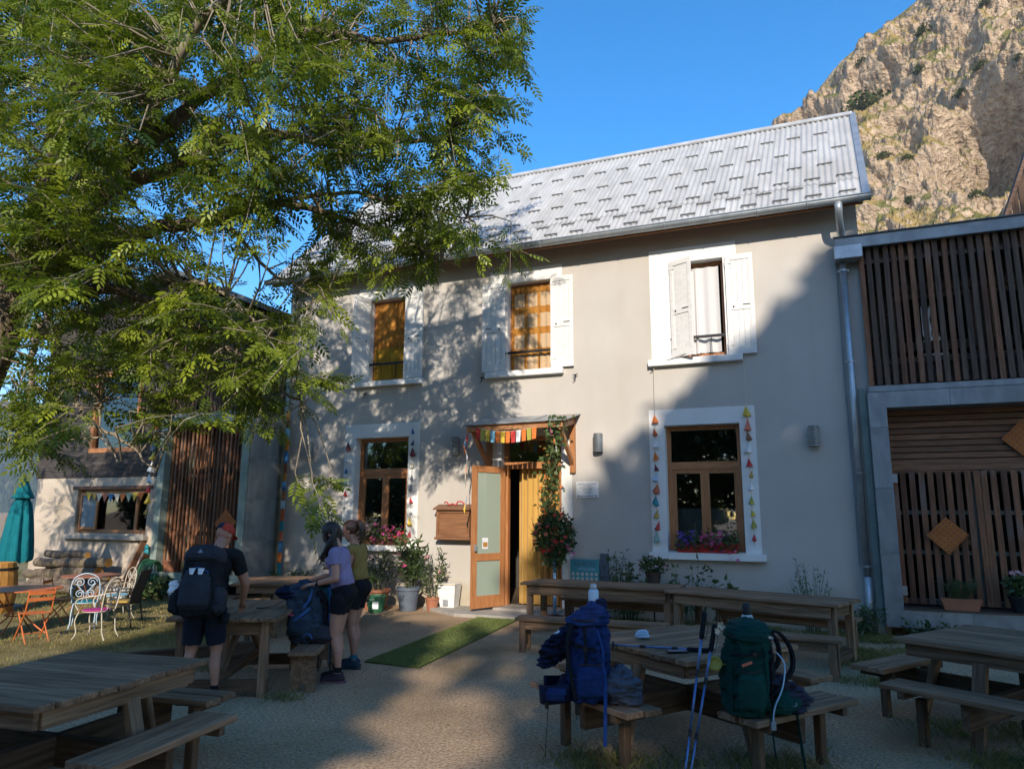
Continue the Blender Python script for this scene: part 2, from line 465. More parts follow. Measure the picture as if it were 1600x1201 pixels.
# faint rain streaks and trowel patches on the plaster
m = MATS["stucco"]; N = m.node_tree.nodes; L = m.node_tree.links
b = N["Principled BSDF"]; src = b.inputs["Base Color"].links[0].from_socket
tc = N.new("ShaderNodeTexCoord"); mp = N.new("ShaderNodeMapping"); mp.inputs["Scale"].default_value = (3, 3, .5); L.new(tc.outputs["Object"], mp.inputs[0])
nz = N.new("ShaderNodeTexNoise"); nz.inputs["Scale"].default_value = 1.0; nz.inputs["Detail"].default_value = 7; L.new(mp.outputs[0], nz.inputs["Vector"])
mr = N.new("ShaderNodeMapRange"); mr.inputs[1].default_value = .50; mr.inputs[2].default_value = .78; mr.inputs[4].default_value = .28; L.new(nz.outputs[0], mr.inputs[0])
mx = N.new("ShaderNodeMix"); mx.data_type = 'RGBA'; L.new(mr.outputs[0], mx.inputs[0]); L.new(src, mx.inputs[6]); mx.inputs[7].default_value = (.40, .345, .27, 1)
L.new(mx.outputs[2], b.inputs["Base Color"])

# splashed dirt along the foot of the plaster, ragged on top
src = b.inputs["Base Color"].links[0].from_socket
sp_ = N.new("ShaderNodeSeparateXYZ"); L.new(tc.outputs["Object"], sp_.inputs[0])
n4 = N.new("ShaderNodeTexNoise"); n4.inputs["Scale"].default_value = 2.2; n4.inputs["Detail"].default_value = 9; L.new(tc.outputs["Object"], n4.inputs["Vector"])
m4 = N.new("ShaderNodeMath"); m4.operation = 'MULTIPLY_ADD'; L.new(n4.outputs[0], m4.inputs[0]); m4.inputs[1].default_value = -1.5; L.new(sp_.outputs[2], m4.inputs[2])
r4 = N.new("ShaderNodeMapRange"); r4.inputs[1].default_value = -.55; r4.inputs[2].default_value = -.15; r4.inputs[3].default_value = .6; r4.inputs[4].default_value = 0; L.new(m4.outputs[0], r4.inputs[0])
x4 = N.new("ShaderNodeMix"); x4.data_type = 'RGBA'; L.new(r4.outputs[0], x4.inputs[0]); L.new(src, x4.inputs[6]); x4.inputs[7].default_value = (.36, .29, .17, 1); L.new(x4.outputs[2], b.inputs["Base Color"])

# ================================================================== SETTING
g = MB(); g.add([(-3500, -700, 0), (1500, -700, 0), (1500, 2100, 0), (-3500, 2100, 0)], [(0, 1, 2, 3)])
tag(g.build("ground", "gravel"), kind="structure")

# lawn on the left, a low sheet with a wandering edge
edge = [(-6.9, -5.4), (-7.4, -4.3), (-8.3, -2.7), (-9.6, -1.9), (-10.6, -1.35), (-12.5, -1.2), (-16.6, -1.2), (-17.5, 5), (-40, 30), (-60, 10), (-60, -30), (-12, -14), (-8.4, -10.2), (-7.0, -8.0), (-6.5, -6.5)]
pts = []
for i, p in enumerate(edge):
    q = edge[(i + 1) % len(edge)]
    n = 10 if math.dist(p, q) < 4 else 1
    for k in range(n):
        t = k / n
        j = 0.10 if n > 1 else 0
        pts.append((p[0] + (q[0] - p[0]) * t + rnd.uniform(-j, j), p[1] + (q[1] - p[1]) * t + rnd.uniform(-j, j)))
m = MB(); m.add([(x, y, 0.006) for x, y in pts], [tuple(range(len(pts)))])
tag(m.build("lawn", "lawn"), kind="structure")
LAWN = np.array(pts)

def inside(P, poly):
    x, y = P[:, 0], P[:, 1]; r = np.zeros(len(P), bool)
    j = len(poly) - 1
    for i in range(len(poly)):
        c = ((poly[i][1] > y) != (poly[j][1] > y)) & (x < (poly[j][0] - poly[i][0]) * (y - poly[i][1]) / (poly[j][1] - poly[i][1] + 1e-12) + poly[i][0])
        r ^= c; j = i
    return r

def blades(P, h, w, lean=0.5, z=0.0):
    """thin grass blades at the points P"""
    n = len(P)
    a = npr.uniform(0, 2 * PI, n); hh = h * npr.uniform(0.45, 1.25, n); ww = w * npr.uniform(0.7, 1.3, n)
    la = npr.uniform(0, 2 * PI, n); ll = lean * hh * npr.uniform(0.2, 1.3, n)
    dx, dy = np.cos(a) * ww, np.sin(a) * ww
    lx, ly = np.cos(la) * ll, np.sin(la) * ll
    z0 = np.full(n, z)
    V = np.stack([np.stack([P[:, 0] - dx, P[:, 1] - dy, z0], 1), np.stack([P[:, 0] + dx, P[:, 1] + dy, z0], 1),
                  np.stack([P[:, 0] + dx * .6 + lx * .45, P[:, 1] + dy * .6 + ly * .45, z0 + hh * .62], 1), np.stack([P[:, 0] + lx, P[:, 1] + ly, z0 + hh], 1)], 1)
    F = np.arange(n * 4).reshape(n, 4)
    return V.reshape(-1, 3), F

P = np.stack([npr.uniform(-17, -6.4, 70000), npr.uniform(-8.5, -1.2, 70000)], 1)
keep = inside(P, LAWN)
dens = fbm(np.stack([P[:, 0] * .9, P[:, 1] * .9, np.zeros(len(P))], 1), 3, 5)
P = P[keep & (npr.random(len(P)) < 0.55 + dens * 0.8)]
V, F = blades(P, 0.055, 0.004)
tint = np.repeat(np.clip(0.55 + 0.6 * fbm(np.stack([P[:, 0] * .7, P[:, 1] * .7, P[:, 0] * 0], 1), 3, 9) + npr.normal(0, .18, len(P)), 0, 1), 4)
tag(link("lawn_grass", fast_mesh("lawn_grass", V, F, attr=tint), "grass_blade"), "short dry yellowing grass on the lawn at the left", "grass", kind="stuff")

# tufts and weeds on the gravel
def tuft_points(spots):
    out = []
    for (x, y, r, n) in spots:
        a = npr.uniform(0, 2 * PI, n); q = r * np.sqrt(npr.random(n)) * npr.uniform(.5, 1, n)
        out.append(np.stack([x + q * np.cos(a), y + q * np.sin(a) * .8], 1))
    return np.concatenate(out)
spots = [(-1.45, -6.95, .35, 260), (-0.3, -6.55, .45, 340), (-0.9, -6.9, .5, 200), (-.6, -7.6, .3, 120), (1.2, -5.9, .45, 320), (1.6, -5.0, .6, 300), (.9, -5.1, .4, 160), (-5.2, -6.3, .4, 90), (-6.2, -5.6, .5, 200), (-4.5, -6.4, .2, 70)]
for k in range(26):
    spots.append((rnd.uniform(-3.4, 0.9), rnd.uniform(-1.1, -.12), .3, 90))
for k in range(14):
    spots.append((rnd.uniform(0.3, 1.1), rnd.uniform(-3.6, -.3), .35, 120))
P = tuft_points(spots)
P = np.concatenate([P, P + npr.normal(0, .05, P.shape), P + npr.normal(0, .12, P.shape)])
V, F = blades(P, 0.06, 0.0024, lean=.9)
tint = np.repeat(np.clip(npr.normal(.22, .2, len(P)), 0, 1), 4)
tag(link("weed_grass", fast_mesh("weed_grass", V, F, attr=tint), "grass_blade"), "sparse tufts of grass growing through the gravel", "grass", kind="stuff")

# loose stones and litter of the gravel
n = 30000
d = 2.2 + 8.5 * npr.random(n) ** 1.4; a = np.radians(22.3) + npr.uniform(-.66, .66, n)
X = -np.sin(a) * d; Y = -12 + np.cos(a) * d
s = npr.uniform(.0035, .010, n) * (1 + (npr.random(n) > .985) * 1.0)
tet = np.array([[1, 0, -.3], [-.5, .87, -.3], [-.5, -.87, -.3], [.1, .1, .55]])
ang = npr.uniform(0, 2 * PI, n)
c_, s_ = np.cos(ang), np.sin(ang)
T = tet[None] * npr.uniform(.6, 1.4, (n, 4, 3))
TX = (T[:, :, 0] * c_[:, None] - T[:, :, 1] * s_[:, None]) * s[:, None] + X[:, None]
TY = (T[:, :, 0] * s_[:, None] + T[:, :, 1] * c_[:, None]) * s[:, None] + Y[:, None]
TZ = T[:, :, 2] * s[:, None] + .001
V = np.stack([TX, TY, TZ], 2).reshape(-1, 3)
F = (np.arange(n)[:, None, None] * 4 + np.array([[0, 1, 3], [1, 2, 3], [2, 0, 3]])[None]).reshape(-1, 3)
mk("pebble", (0.12, 0.09, 0.065), (0.52, 0.42, 0.31), rough=.9, scale=60, spec=.2)
tag(link("gravel_stones", fast_mesh("gravel_stones", V, F), "pebble"), "fine loose stones scattered over the gravel yard", "gravel", kind="stuff")

# fallen leaflets and bits of twig
n = 700
P = np.stack([npr.uniform(-8, 2.2, n), npr.uniform(-9.5, -.6, n), npr.uniform(.004, .012, n)], 1)
a = npr.uniform(0, 2 * PI, n); c_, s_ = np.cos(a), np.sin(a); z_ = np.zeros(n)
Lf = np.array([[0, 0, 0], [.4, -.2, .04], [1, 0, .02], [.4, .2, .05]])
sc = npr.uniform(.02, .055, n)
V = np.stack([(Lf[None, :, 0] * c_[:, None] - Lf[None, :, 1] * s_[:, None]) * sc[:, None] + P[:, 0:1], (Lf[None, :, 0] * s_[:, None] + Lf[None, :, 1] * c_[:, None]) * sc[:, None] + P[:, 1:2], Lf[None, :, 2] * sc[:, None] + P[:, 2:3]], 2).reshape(-1, 3)
mk_leaf("dead_leaf", (.16, .09, .03), (.42, .33, .14), trans=.1, rough=.8)
tag(link("fallen_leaves", fast_mesh("fallen_leaves", V, np.arange(n * 4).reshape(-1, 4), attr=np.repeat(npr.random(n), 4)), "dead_leaf"), "small dry fallen leaves scattered on the gravel", "leaves", kind="stuff")

# artificial turf runner leading to the door
mat_t = thing("turf_runner", "bright green artificial turf runner laid on the gravel before the door", "mat")
poly = [(-4.78, -4.72), (-4.05, -4.76), (-4.42, -0.95), (-5.12, -0.95)]
MB().slab(poly, 0.004, 0.016).build("backing", "turf", mat_t)
P = np.stack([npr.uniform(-5.2, -4.0, 42000), npr.uniform(-4.76, -.95, 42000)], 1)
P = P[inside(P, poly)]
V, F = blades(P, 0.018, 0.0022, z=.015)
pl = link("turf_pile", fast_mesh("turf_pile", V, F, attr=np.repeat(npr.random(len(P)), 4)), "turf_blade", mat_t)
tag(pl, kind="stuff")

# ------------------------------------------------------------------ mountain on the right
def make_mountain():
    # crest climbs to the right; foot line runs in front of it
    ns, nt_ = 560, 340
    CP = [(1115, 330, 345), (1175, 262, 340), (1232, 198, 335), (1270, 152, 328), (1314, 98, 320), (1345, 72, 316), (1382, 44, 312), (1434, 6, 305), (1520, -75, 298), (1600, -140, 292), (1720, -195, 290), (1950, -215, 292), (2300, -230, 300)]
    cr = []; ft = []
    for (px, py, dist) in CP:
        d = eye_ray(px, py); hl = math.hypot(d.x, d.y)
        k = dist / hl
        cr.append((CAM_POS.x + d.x * k, CAM_POS.y + d.y * k, CAM_POS.z + d.z * k))
        ft.append((CAM_POS.x + d.x / hl * dist * .40, CAM_POS.y + d.y / hl * dist * .40, -3.0))
    cr = np.array(cr); ft = np.array(ft)
    u = np.array([c_[0] for c_ in CP], float); u = (u - u[0]) / (u[-1] - u[0]); sv = np.concatenate([np.linspace(0, .46, 430), np.linspace(.464, 1, ns - 430)])
    crs = np.stack([np.interp(sv, u, cr[:, i]) for i in range(3)], 1); fts = np.stack([np.interp(sv, u, ft[:, i]) for i in range(3)], 1)
    tv = np.linspace(0, 1, nt_)
    t = np.ones((ns, 1)) * tv[None]
    hz = tv ** 0.80
    P = fts[:, None, :] * (1 - t[:, :, None]) + crs[:, None, :] * t[:, :, None]
    P[:, :, 2] = -3 + (crs[:, None, 2] + 3) * (0.55 * t + 0.45 * t ** 1.7)
    P = P.reshape(-1, 3)
    nx, ny = 0.3, 0.95
    q = P / 60.0
    big = fbm(q * np.array([1.1, 1.1, .9]), 3, 3, ridged=True)
    q2 = P.copy(); q2[:, 0] += P[:, 2] * .55
    mid = fbm(q2 / np.array([17., 17., 26.]), 4, 21, ridged=True)
    fine = fbm(q2 / np.array([4.2, 4.2, 6.0]), 4, 41, ridged=True)
    crk = fbm(q2 / np.array([6.0, 6.0, 15.0]), 3, 61, ridged=True); crk = np.clip(crk - .35, 0, 1) * 2
    blk = np.floor(fbm(q2 / np.array([9., 9., 12.]), 2, 91) * 5) / 5
    led = np.sin((P[:, 2] + 9 * big + .35 * P[:, 0]) / 9.0)
    nrm = np.array([-nx * .85, -ny * .85, .52])
    amp = 16 * big + 4.2 * mid + 1.7 * fine + 1.8 * led - 2.2 * crk + 4.0 * blk
    # a dark overhanging hollow, as under a big slab
    hc = np.array(eye_ray(1540, 215)); pv = P - np.array(CAM_POS); pv /= np.linalg.norm(pv, axis=1)[:, None]
    rt = np.array(CR @ Vector((1, 0, 0))); upv = np.array(CR @ Vector((0, 1, 0)))
    hu, hv = (pv - hc) @ rt * 1119, (pv - hc) @ upv * 1119
    hol = np.exp(-((hu - 8 - .35 * hv) / 32) ** 2 - ((hv) / 34) ** 2) * (P[:, 2] > 0)
    amp = amp - 38 * hol + 24 * np.exp(-((hu - 66 - .5 * hv) / 20) ** 2 - ((hv - 6) / 40) ** 2) * (P[:, 2] > 0) + 12 * np.exp(-((hu - 16) / 40) ** 2 - ((hv - 52) / 14) ** 2) * (P[:, 2] > 0)
    e = np.minimum(1, (1 - t.reshape(-1)) * 10 + .12)
    P = P + nrm[None] * (amp * e)[:, None]
    I = np.arange(ns * nt_).reshape(ns, nt_)
    F = np.stack([I[:-1, :-1], I[1:, :-1], I[1:, 1:], I[:-1, 1:]], 2).reshape(-1, 4)
    return P, F
mk("rock", (0.25, 0.175, 0.115), (0.60, 0.46, 0.325), rough=.95, scale=.35, spec=.1, bump=1.0, bscale=.7, detail=12, bdist=2.6, lo=.3, hi=.7)
m = MATS["rock"]; N = m.node_tree.nodes; L = m.node_tree.links
b = N["Principled BSDF"]; src = b.inputs["Base Color"].links[0].from_socket
ge = N.new("ShaderNodeNewGeometry"); sx = N.new("ShaderNodeSeparateXYZ"); L.new(ge.outputs["Normal"], sx.inputs[0])
nz = N.new("ShaderNodeTexNoise"); nz.inputs["Scale"].default_value = .06; nz.inputs["Detail"].default_value = 9; tc = N.new("ShaderNodeTexCoord"); L.new(tc.outputs["Object"], nz.inputs["Vector"])
ma = N.new("ShaderNodeMath"); ma.operation = 'MULTIPLY_ADD'; L.new(nz.outputs[0], ma.inputs[0]); ma.inputs[1].default_value = 1.5; L.new(sx.outputs[2], ma.inputs[2])
mr = N.new("ShaderNodeMapRange"); mr.inputs[1].default_value = 1.03; mr.inputs[2].default_value = 1.23; L.new(ma.outputs[0], mr.inputs[0])
n2 = N.new("ShaderNodeTexNoise"); n2.inputs["Scale"].default_value = .12; n2.inputs["Detail"].default_value = 6; L.new(tc.outputs["Object"], n2.inputs["Vector"])
r2 = N.new("ShaderNodeValToRGB"); r2.color_ramp.elements[0].position = .42; r2.color_ramp.elements[0].color = (.34, .24, .09, 1); r2.color_ramp.elements[1].position = .6; r2.color_ramp.elements[1].color = (.16, .155, .05, 1)
L.new(n2.outputs[0], r2.inputs[0])
mx = N.new("ShaderNodeMix"); mx.data_type = 'RGBA'; L.new(mr.outputs[0], mx.inputs[0]); L.new(src, mx.inputs[6]); L.new(r2.outputs[0], mx.inputs[7]); L.new(mx.outputs[2], b.inputs["Base Color"])
MP, MF = make_mountain()
tag(link("mountain", fast_mesh("mountain", MP, MF), "rock"), kind="structure")

# ------------------------------------------------------------------ generic foliage
LEAF1 = np.array([[0, 0, 0], [.35, -.5, .10], [1, 0, 0], [.35, .5, .10]])       # a simple pointed leaf, unit long
def rand_rot(n, up=0.0):
    """random orthonormal frames (n,3,3) whose x axis is the leaf direction; up biases it"""
    x = npr.normal(size=(n, 3)); x[:, 2] += up
    x /= np.linalg.norm(x, axis=1)[:, None]
    y = npr.normal(size=(n, 3)); y -= (y * x).sum(1)[:, None] * x; y /= np.linalg.norm(y, axis=1)[:, None]
    return np.stack([x, y, np.cross(x, y)], 2)
def leaf_cloud(P, size, width=.45, up=0.0, tmpl=None, R=None, jit=.35):
    n = len(P)
    T = (LEAF1 if tmpl is None else tmpl) * np.array([1, width, 1])
    R = rand_rot(n, up) if R is None else R
    sc = size * npr.uniform(1 - jit, 1 + jit, n)
    V = np.einsum('nij,kj->nki', R, T) * sc[:, None, None] + P[:, None, :]
    k = len(T)
    F = np.arange(n * k).reshape(n, k)
    return V.reshape(-1, 3), F
def ball(n, c, r, hollow=.3):
    x = npr.normal(size=(n, 3)); x /= np.linalg.norm(x, axis=1)[:, None]
    q = (hollow + (1 - hollow) * npr.random(n) ** .5)
    return np.asarray(c) + x * q[:, None] * np.asarray(r)
def foliage(name, parent, P, size, mat="plant_leaf", width=.45, up=.2, dark=0.0, kind=None):
    V, F = leaf_cloud(P, size, width, up)
    t = np.clip(npr.normal(.5 - dark, .22, len(P)), 0, 1)
    o = link(name, fast_mesh(name, V, F, attr=np.repeat(t, 4)), mat, parent)
    return o
def flower_mesh(P, r, facing=(0, -.75, .45)):
    """five petals round a small middle, one bloom at each point"""
    n = len(P)
    f = np.asarray(facing) + npr.normal(0, .4, (n, 3)); f /= np.linalg.norm(f, axis=1)[:, None]
    u = np.cross(f, npr.normal(size=(n, 3))); u /= np.linalg.norm(u, axis=1)[:, None]
    v = np.cross(f, u)
    V = []; 
    rr = r * npr.uniform(.7, 1.25, n)
    for k in range(5):
        a = 2 * PI * k / 5
        for (rad, da, hh) in ((0, 0, 0), (.75, -.5, .28), (1.05, 0, .30), (.75, .5, .28)):
            w = (u * math.cos(a + da) + v * math.sin(a + da)) * (rad * rr)[:, None] + f * (hh * rr)[:, None]
            V.append(P + w)
    V = np.stack(V, 1).reshape(-1, 3)
    return V, np.arange(len(V)).reshape(-1, 4)
def flowers(name, mat, parent, P, r):
    V, F = flower_mesh(np.asarray(P), r)
    return link(name, fast_mesh(name, V, F), mat, parent)

# shrubs clinging to the rock, each one its own
def rock_point(px, py):
    d = eye_ray(px, py)
    v = MP - np.array(CAM_POS)
    l = np.linalg.norm(v, axis=1)
    k = (v @ np.array(d)) / l
    i = np.where(k > math.cos(0.0016))[0]
    if len(i) == 0: i = np.array([np.argmax(k)])
    return MP[i[np.argmin(l[i])]]
for (px, py, w, lab) in [(1349, 165, 27, "broad dark green shrub high on the rock just right of the roof verge"), (1444, 48, 14, "dark shrub near the top of the rock face below the sky"), (1530, 105, 13, "green shrub on the rock right of the summit slope"), (1345, 98, 11, "small dark shrub near the left skyline of the rock"), (1500, 147, 12, "green shrub above the dark hollow in the rock"), (1437, 110, 12, "low green shrub in the middle of the rock face"), (1380, 245, 13, "green bush on the slope below the big rock shrub"), (1417, 247, 11, "second green bush beside the one below the big rock shrub"), (1526, 305, 13, "bush above the annex roof on the yellow slope"), (1422, 315, 12, "bush among boulders above the annex roof near the gable"), (1540, 5, 9, "shrub at the top edge of the rock by the frame"), (1590, 92, 9, "shrub on the rock at the far right edge")]:
    p = rock_point(px, py)
    dist = np.linalg.norm(p - np.array(CAM_POS))
    r = w / 1119 * dist * (.95 if w > 20 else .72)
    th = thing("mountain_shrub", lab, "shrub", tuple(p), group="shrubs on the mountain")
    n = 520
    Pn = ball(n, (0, 0, r * .15), (r * 1.1, r, r * .5), .1)
    Pn += .5 * r * np.stack([vnoise(Pn / r * 2.5, s_) for s_ in (1, 2, 3)], 1)
    foliage("crown", th, Pn, r * .22, "mountain_leaf", .75, .2)
    MB().tube([(0, 0, -r * .5), (r * .05, 0, r * .3)], [r * .07, r * .03], 5).build("trunk", "bark", th)

# ------------------------------------------------------------------ far wooded valley side on the left
def make_hill():
    ns, nt_ = 300, 150
    s = np.linspace(0, 1, ns)[:, None] * np.ones((1, nt_)); t = np.ones((ns, 1)) * np.linspace(0, 1, nt_)[None]
    fx = -1700 + 1650 * s; fy = 380 + 420 * s
    H = 330 + 120 * np.sin(s * 5.0 + 1) + 60 * np.sin(s * 13)
    P = np.stack([fx - .55 * H * t * 0.6, fy + .9 * H * t, H * t ** .85 - 4], 2).reshape(-1, 3)
    P[:, 2] += 26 * fbm(P / 160, 3, 77) * np.clip(t.reshape(-1) * 5, 0, 1)
    P = P * np.array([1.7, 1.7, 1.0]) + np.array([0, -120, 0])
    I = np.arange(ns * nt_).reshape(ns, nt_)
    F = np.stack([I[:-1, :-1], I[1:, :-1], I[1:, 1:], I[:-1, 1:]], 2).reshape(-1, 4)
    return P, F
HP, HF = make_hill()
mk("hill_ground", (.06, .065, .03), (.12, .11, .05), rough=1, scale=.02, spec=.05)
tag(link("hill", fast_mesh("hill", HP, HF, smooth=True), "hill_ground"), kind="structure")
# a wood of small conifers, one mass
vis = HP[(HP[:, 0] < -600)]
idx = npr.integers(0, len(vis), 26000)
TP = vis[idx] + npr.normal(0, 5, (26000, 3)) * np.array([1, 1, .3])
n = len(TP)
hgt = npr.uniform(11, 22, n); rad = hgt * .2
k6 = np.arange(6) * 2 * PI / 6
base = np.stack([np.cos(k6), np.sin(k6), np.zeros(6)], 1)
V = np.concatenate([TP[:, None, :] + base[None] * rad[:, None, None] * npr.uniform(.7, 1.3, (n, 6, 1)), (TP + np.stack([npr.normal(0, .5, n), npr.normal(0, .5, n), hgt], 1))[:, None, :]], 1)
F = (np.arange(n)[:, None, None] * 7 + np.stack([np.arange(6), (np.arange(6) + 1) % 6, np.full(6, 6)], 1)[None]).reshape(-1, 3)
tag(link("hillside_wood", fast_mesh("hillside_wood", V.reshape(-1, 3), F, attr=np.repeat(npr.random(n), 7)), "conifer_leaf"), "far wooded valley side seen at the left behind the parasol", "wood", kind="stuff")

# ================================================================== MAIN HOUSE
house = thing("guesthouse", "two storey grey stucco house with white shutters and corrugated metal roof", "building")
def wall_with_holes(x0, x1, z0, z1, holes, yf, depth, xb=None):
    """front wall in the plane y = yf, with real openings and reveals of the given depth"""
    xs = sorted({x0, x1, *[h[0] for h in holes], *[h[1] for h in holes]})
    zs = sorted({z0, z1, *[h[2] for h in holes], *[h[3] for h in holes]})
    mb = MB()
    for i in range(len(xs) - 1):
        for j in range(len(zs) - 1):
            cx, cz = (xs[i] + xs[i + 1]) / 2, (zs[j] + zs[j + 1]) / 2
            if any(h[0] < cx < h[1] and h[2] < cz < h[3] for h in holes): continue
            mb.add([(xs[i], yf, zs[j]), (xs[i + 1], yf, zs[j]), (xs[i + 1], yf, zs[j + 1]), (xs[i], yf, zs[j + 1])], [(0, 1, 2, 3)])
    for (a, b_, c, d_) in holes:
        y2 = yf + depth
        mb.add([(a, yf, c), (a, y2, c), (a, y2, d_), (a, yf, d_)], [(0, 3, 2, 1)])
        mb.add([(b_, yf, c), (b_, y2, c), (b_, y2, d_), (b_, yf, d_)], [(0, 1, 2, 3)])
        mb.add([(a, yf, d_), (b_, yf, d_), (b_, y2, d_), (a, y2, d_)], [(0, 1, 2, 3)])
        mb.add([(a, yf, c), (b_, yf, c), (b_, y2, c), (a, y2, c)], [(0, 3, 2, 1)])
    return mb
HX0, HX1 = -10.1, 0.98
H_UP = [(-8.07, -7.22), (-5.03, -4.17), (-1.98, -1.10)]
H_LO = [(-8.28, -7.07), (-2.17, -0.96)]
DOOR = (-5.12, -3.98)
holes = [(a, b_, 4.26, 5.96) for a, b_ in H_UP] + [(a, b_, 1.10, 3.14) for a, b_ in H_LO] + [(DOOR[0], DOOR[1], 0.09, 3.06)]
fw = wall_with_holes(HX0, HX1, -.2, 6.78, holes, 0.0, 0.30)
fw.add([(HX0, 0, -.2), (HX0, 6.4, -.2), (HX0, 6.4, 6.7), (HX0, 3.0, 9.66), (HX0, 0, 6.78)], [(0, 4, 3, 2, 1)])
fw.add([(HX1, 0, -.2), (HX1, 6.4, -.2), (HX1, 6.4, 6.7), (HX1, 3.0, 9.66), (HX1, 0, 6.78)], [(0, 1, 2, 3, 4)])
fw.add([(HX0, 6.4, -.2), (HX1, 6.4, -.2), (HX1, 6.4, 6.7), (HX0, 6.4, 6.7)], [(0, 3, 2, 1)])
fw.build("wall", "stucco", house)
# inner shell that keeps the rooms dark, and the floors
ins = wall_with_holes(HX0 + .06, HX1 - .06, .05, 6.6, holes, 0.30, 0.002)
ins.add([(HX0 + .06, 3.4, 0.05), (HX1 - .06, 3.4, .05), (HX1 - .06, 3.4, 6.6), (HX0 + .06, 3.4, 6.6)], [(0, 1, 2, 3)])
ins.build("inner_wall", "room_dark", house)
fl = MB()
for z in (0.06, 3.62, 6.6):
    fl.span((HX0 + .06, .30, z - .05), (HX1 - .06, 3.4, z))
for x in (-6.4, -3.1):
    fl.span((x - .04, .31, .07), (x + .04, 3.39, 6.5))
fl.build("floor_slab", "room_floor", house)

# --- roof: corrugated sheets in two courses
ROOF0 = Vector((0, -0.44, 6.53)); RSL = Vector((0, 3.42, 3.19)).normalized(); RN = Vector((0, -3.19, 3.42)).normalized()
RL = 4.70
roof = MB()
roof.prism([(0, 0)], 0, 0) if False else None
def roof_pt(x, s, h=0.0):
    p = ROOF0 + RSL * s + RN * h
    return Vector((x, p.y, p.z))
def flare(x, s):       # the verge leans out a little towards the ridge
    return x + 0.20 * (s / RL) * (x - HX0) / (HX1 - HX0)
deck = MB()
V = []
for (x, s) in ((-10.32, -.02), (1.02, -.02), (flare(1.02, RL), RL), (-10.32, RL)):
    V.append(roof_pt(x, s + .03, -.04)); V.append(roof_pt(x, s + .03, -.09))
deck.add(V, [(0, 2, 4, 6), (7, 5, 3, 1), (0, 1, 3, 2), (2, 3, 5, 4), (4, 5, 7, 6), (6, 7, 1, 0)])
yb = 3.0 * 2 + .44
deck.add([(-10.32, 2.99, 9.60), (1.25, 2.99, 9.60), (1.10, 6.9, 6.2), (-10.32, 6.9, 6.2)], [(0, 3, 2, 1)])
roof_o = deck.build("roof", "wood_eave", house)
back = MB(); back.add([(-10.34, 3.0, 9.74), (1.29, 3.0, 9.74), (1.12, 6.95, 6.25), (-10.34, 6.95, 6.25)], [(0, 3, 2, 1)]); back.build("back_slope", "zinc_roof", roof_o)
NP_ = 13; W = (1.06 + 10.34) / NP_
def sheet_mesh(s0, s1, x0, x1, h0, lift, rows):
    nw = 9; k = 6
    xs = [x0 + (x1 - x0) * i / (nw * k) for i in range(nw * k + 1)]
    V = []; F = []
    for r in range(rows + 1):
        s = s0 + (s1 - s0) * r / rows
        for i, x in enumerate(xs):
            h = h0 + lift * (1 - r / rows) + .015 * math.cos(2 * PI * i / k)
            p = roof_pt(flare(x, s), s, h)
            V.append(tuple(p))
    n = len(xs)
    for r in range(rows):
        for i in range(n - 1):
            F.append((r * n + i, r * n + i + 1, (r + 1) * n + i + 1, (r + 1) * n + i))
    return V, F
for i in range(NP_):
    x0 = -10.34 + W * i
    V, F = sheet_mesh(-.05, .86, x0, x0 + W, 0.0, .0, 2)
    MB().add(V, F).build("roof_sheet", "zinc_roof", roof_o, smooth=True)
    V, F = sheet_mesh(.78, RL, x0, x0 + W, .004 + .003 * (i % 2), .004, 3)
    MB().add(V, F).build("roof_sheet", "zinc_roof", roof_o, smooth=True)
rc = MB()
rc.bar(tuple(roof_pt(-10.36, RL - .02, .035)), tuple(roof_pt(flare(1.10, RL), RL - .02, .035)), .20, .03, up=tuple(RN))
rc.build("ridge_cap", "zinc_roof", roof_o)
vb = MB(); vb.bar(tuple(roof_pt(1.10, -.05, .02)), tuple(roof_pt(flare(1.10, RL), RL, .02)), .10, .05, up=tuple(RN)); vb.bar(tuple(roof_pt(1.145, -.05, -.03)), tuple(roof_pt(flare(1.145, RL), RL, -.03)), .02, .14, up=tuple(RN))
vb.build("verge_flashing", "galvanised", roof_o)
# snow guards in staggered rows
gd = MB()
gd.box((0, 0, .022), (.25, .018, .008)); gd.box((0, 0, .009), (.25, .008, .020))
for xx in (-.11, 0, .11): gd.box((xx, .02, .010), (.022, .05, .010))
gmesh = gd.mesh("snow_guard"); gmesh.materials.append(MATS["zinc_guard"])
RM = Matrix(((1, 0, 0), (0, RSL.y, RN.y), (0, RSL.z, RN.z)))
for r, (s, x0) in enumerate(((3.62, .65), (2.57, .90), (1.71, .62), (1.0, .88), (.62, .60), (.20, .86))):
    x = x0
    while x > -10.0:
        p = roof_pt(x, s, .014)
        o = link("snow_guard", gmesh, None, roof_o, Matrix.Translation(p) @ RM.to_4x4() @ Matrix.Rotation(rnd.uniform(-.03, .03), 4, 'Z'))
        x -= .492
# eaves: fascia, soffit boards, rafter tails, gutter, downpipe
MB().span((-10.3, -.40, 6.40), (1.05, -.375, 6.50)).build("fascia_board", "wood_orange_h", roof_o)
so = MB()
for i in range(19):
    x = -10.15 + .615 * i
    so.bar((x, -.36, 6.47), (x, .02, 6.80), .07, .10)
so.build("rafter_tails", "wood_eave", roof_o)
sf = MB(); sf.bar((-4.6, -.36, 6.53), (-4.6, .0, 6.86), 11.3, .02); sf.build("soffit", "wood_eave", roof_o)
gp = []
gt = MB(); nseg = 9
V = []; F = []
for x in (-10.38, 1.16):
    for k in range(nseg + 1):
        a = PI + PI * k / nseg
        V.append((x, -.50 + .075 * math.cos(a), 6.485 + .085 * math.sin(a)))
    for k in range(nseg, -1, -1):
        a = PI + PI * k / nseg
        V.append((x, -.50 + .068 * math.cos(a), 6.485 + .078 * math.sin(a)))
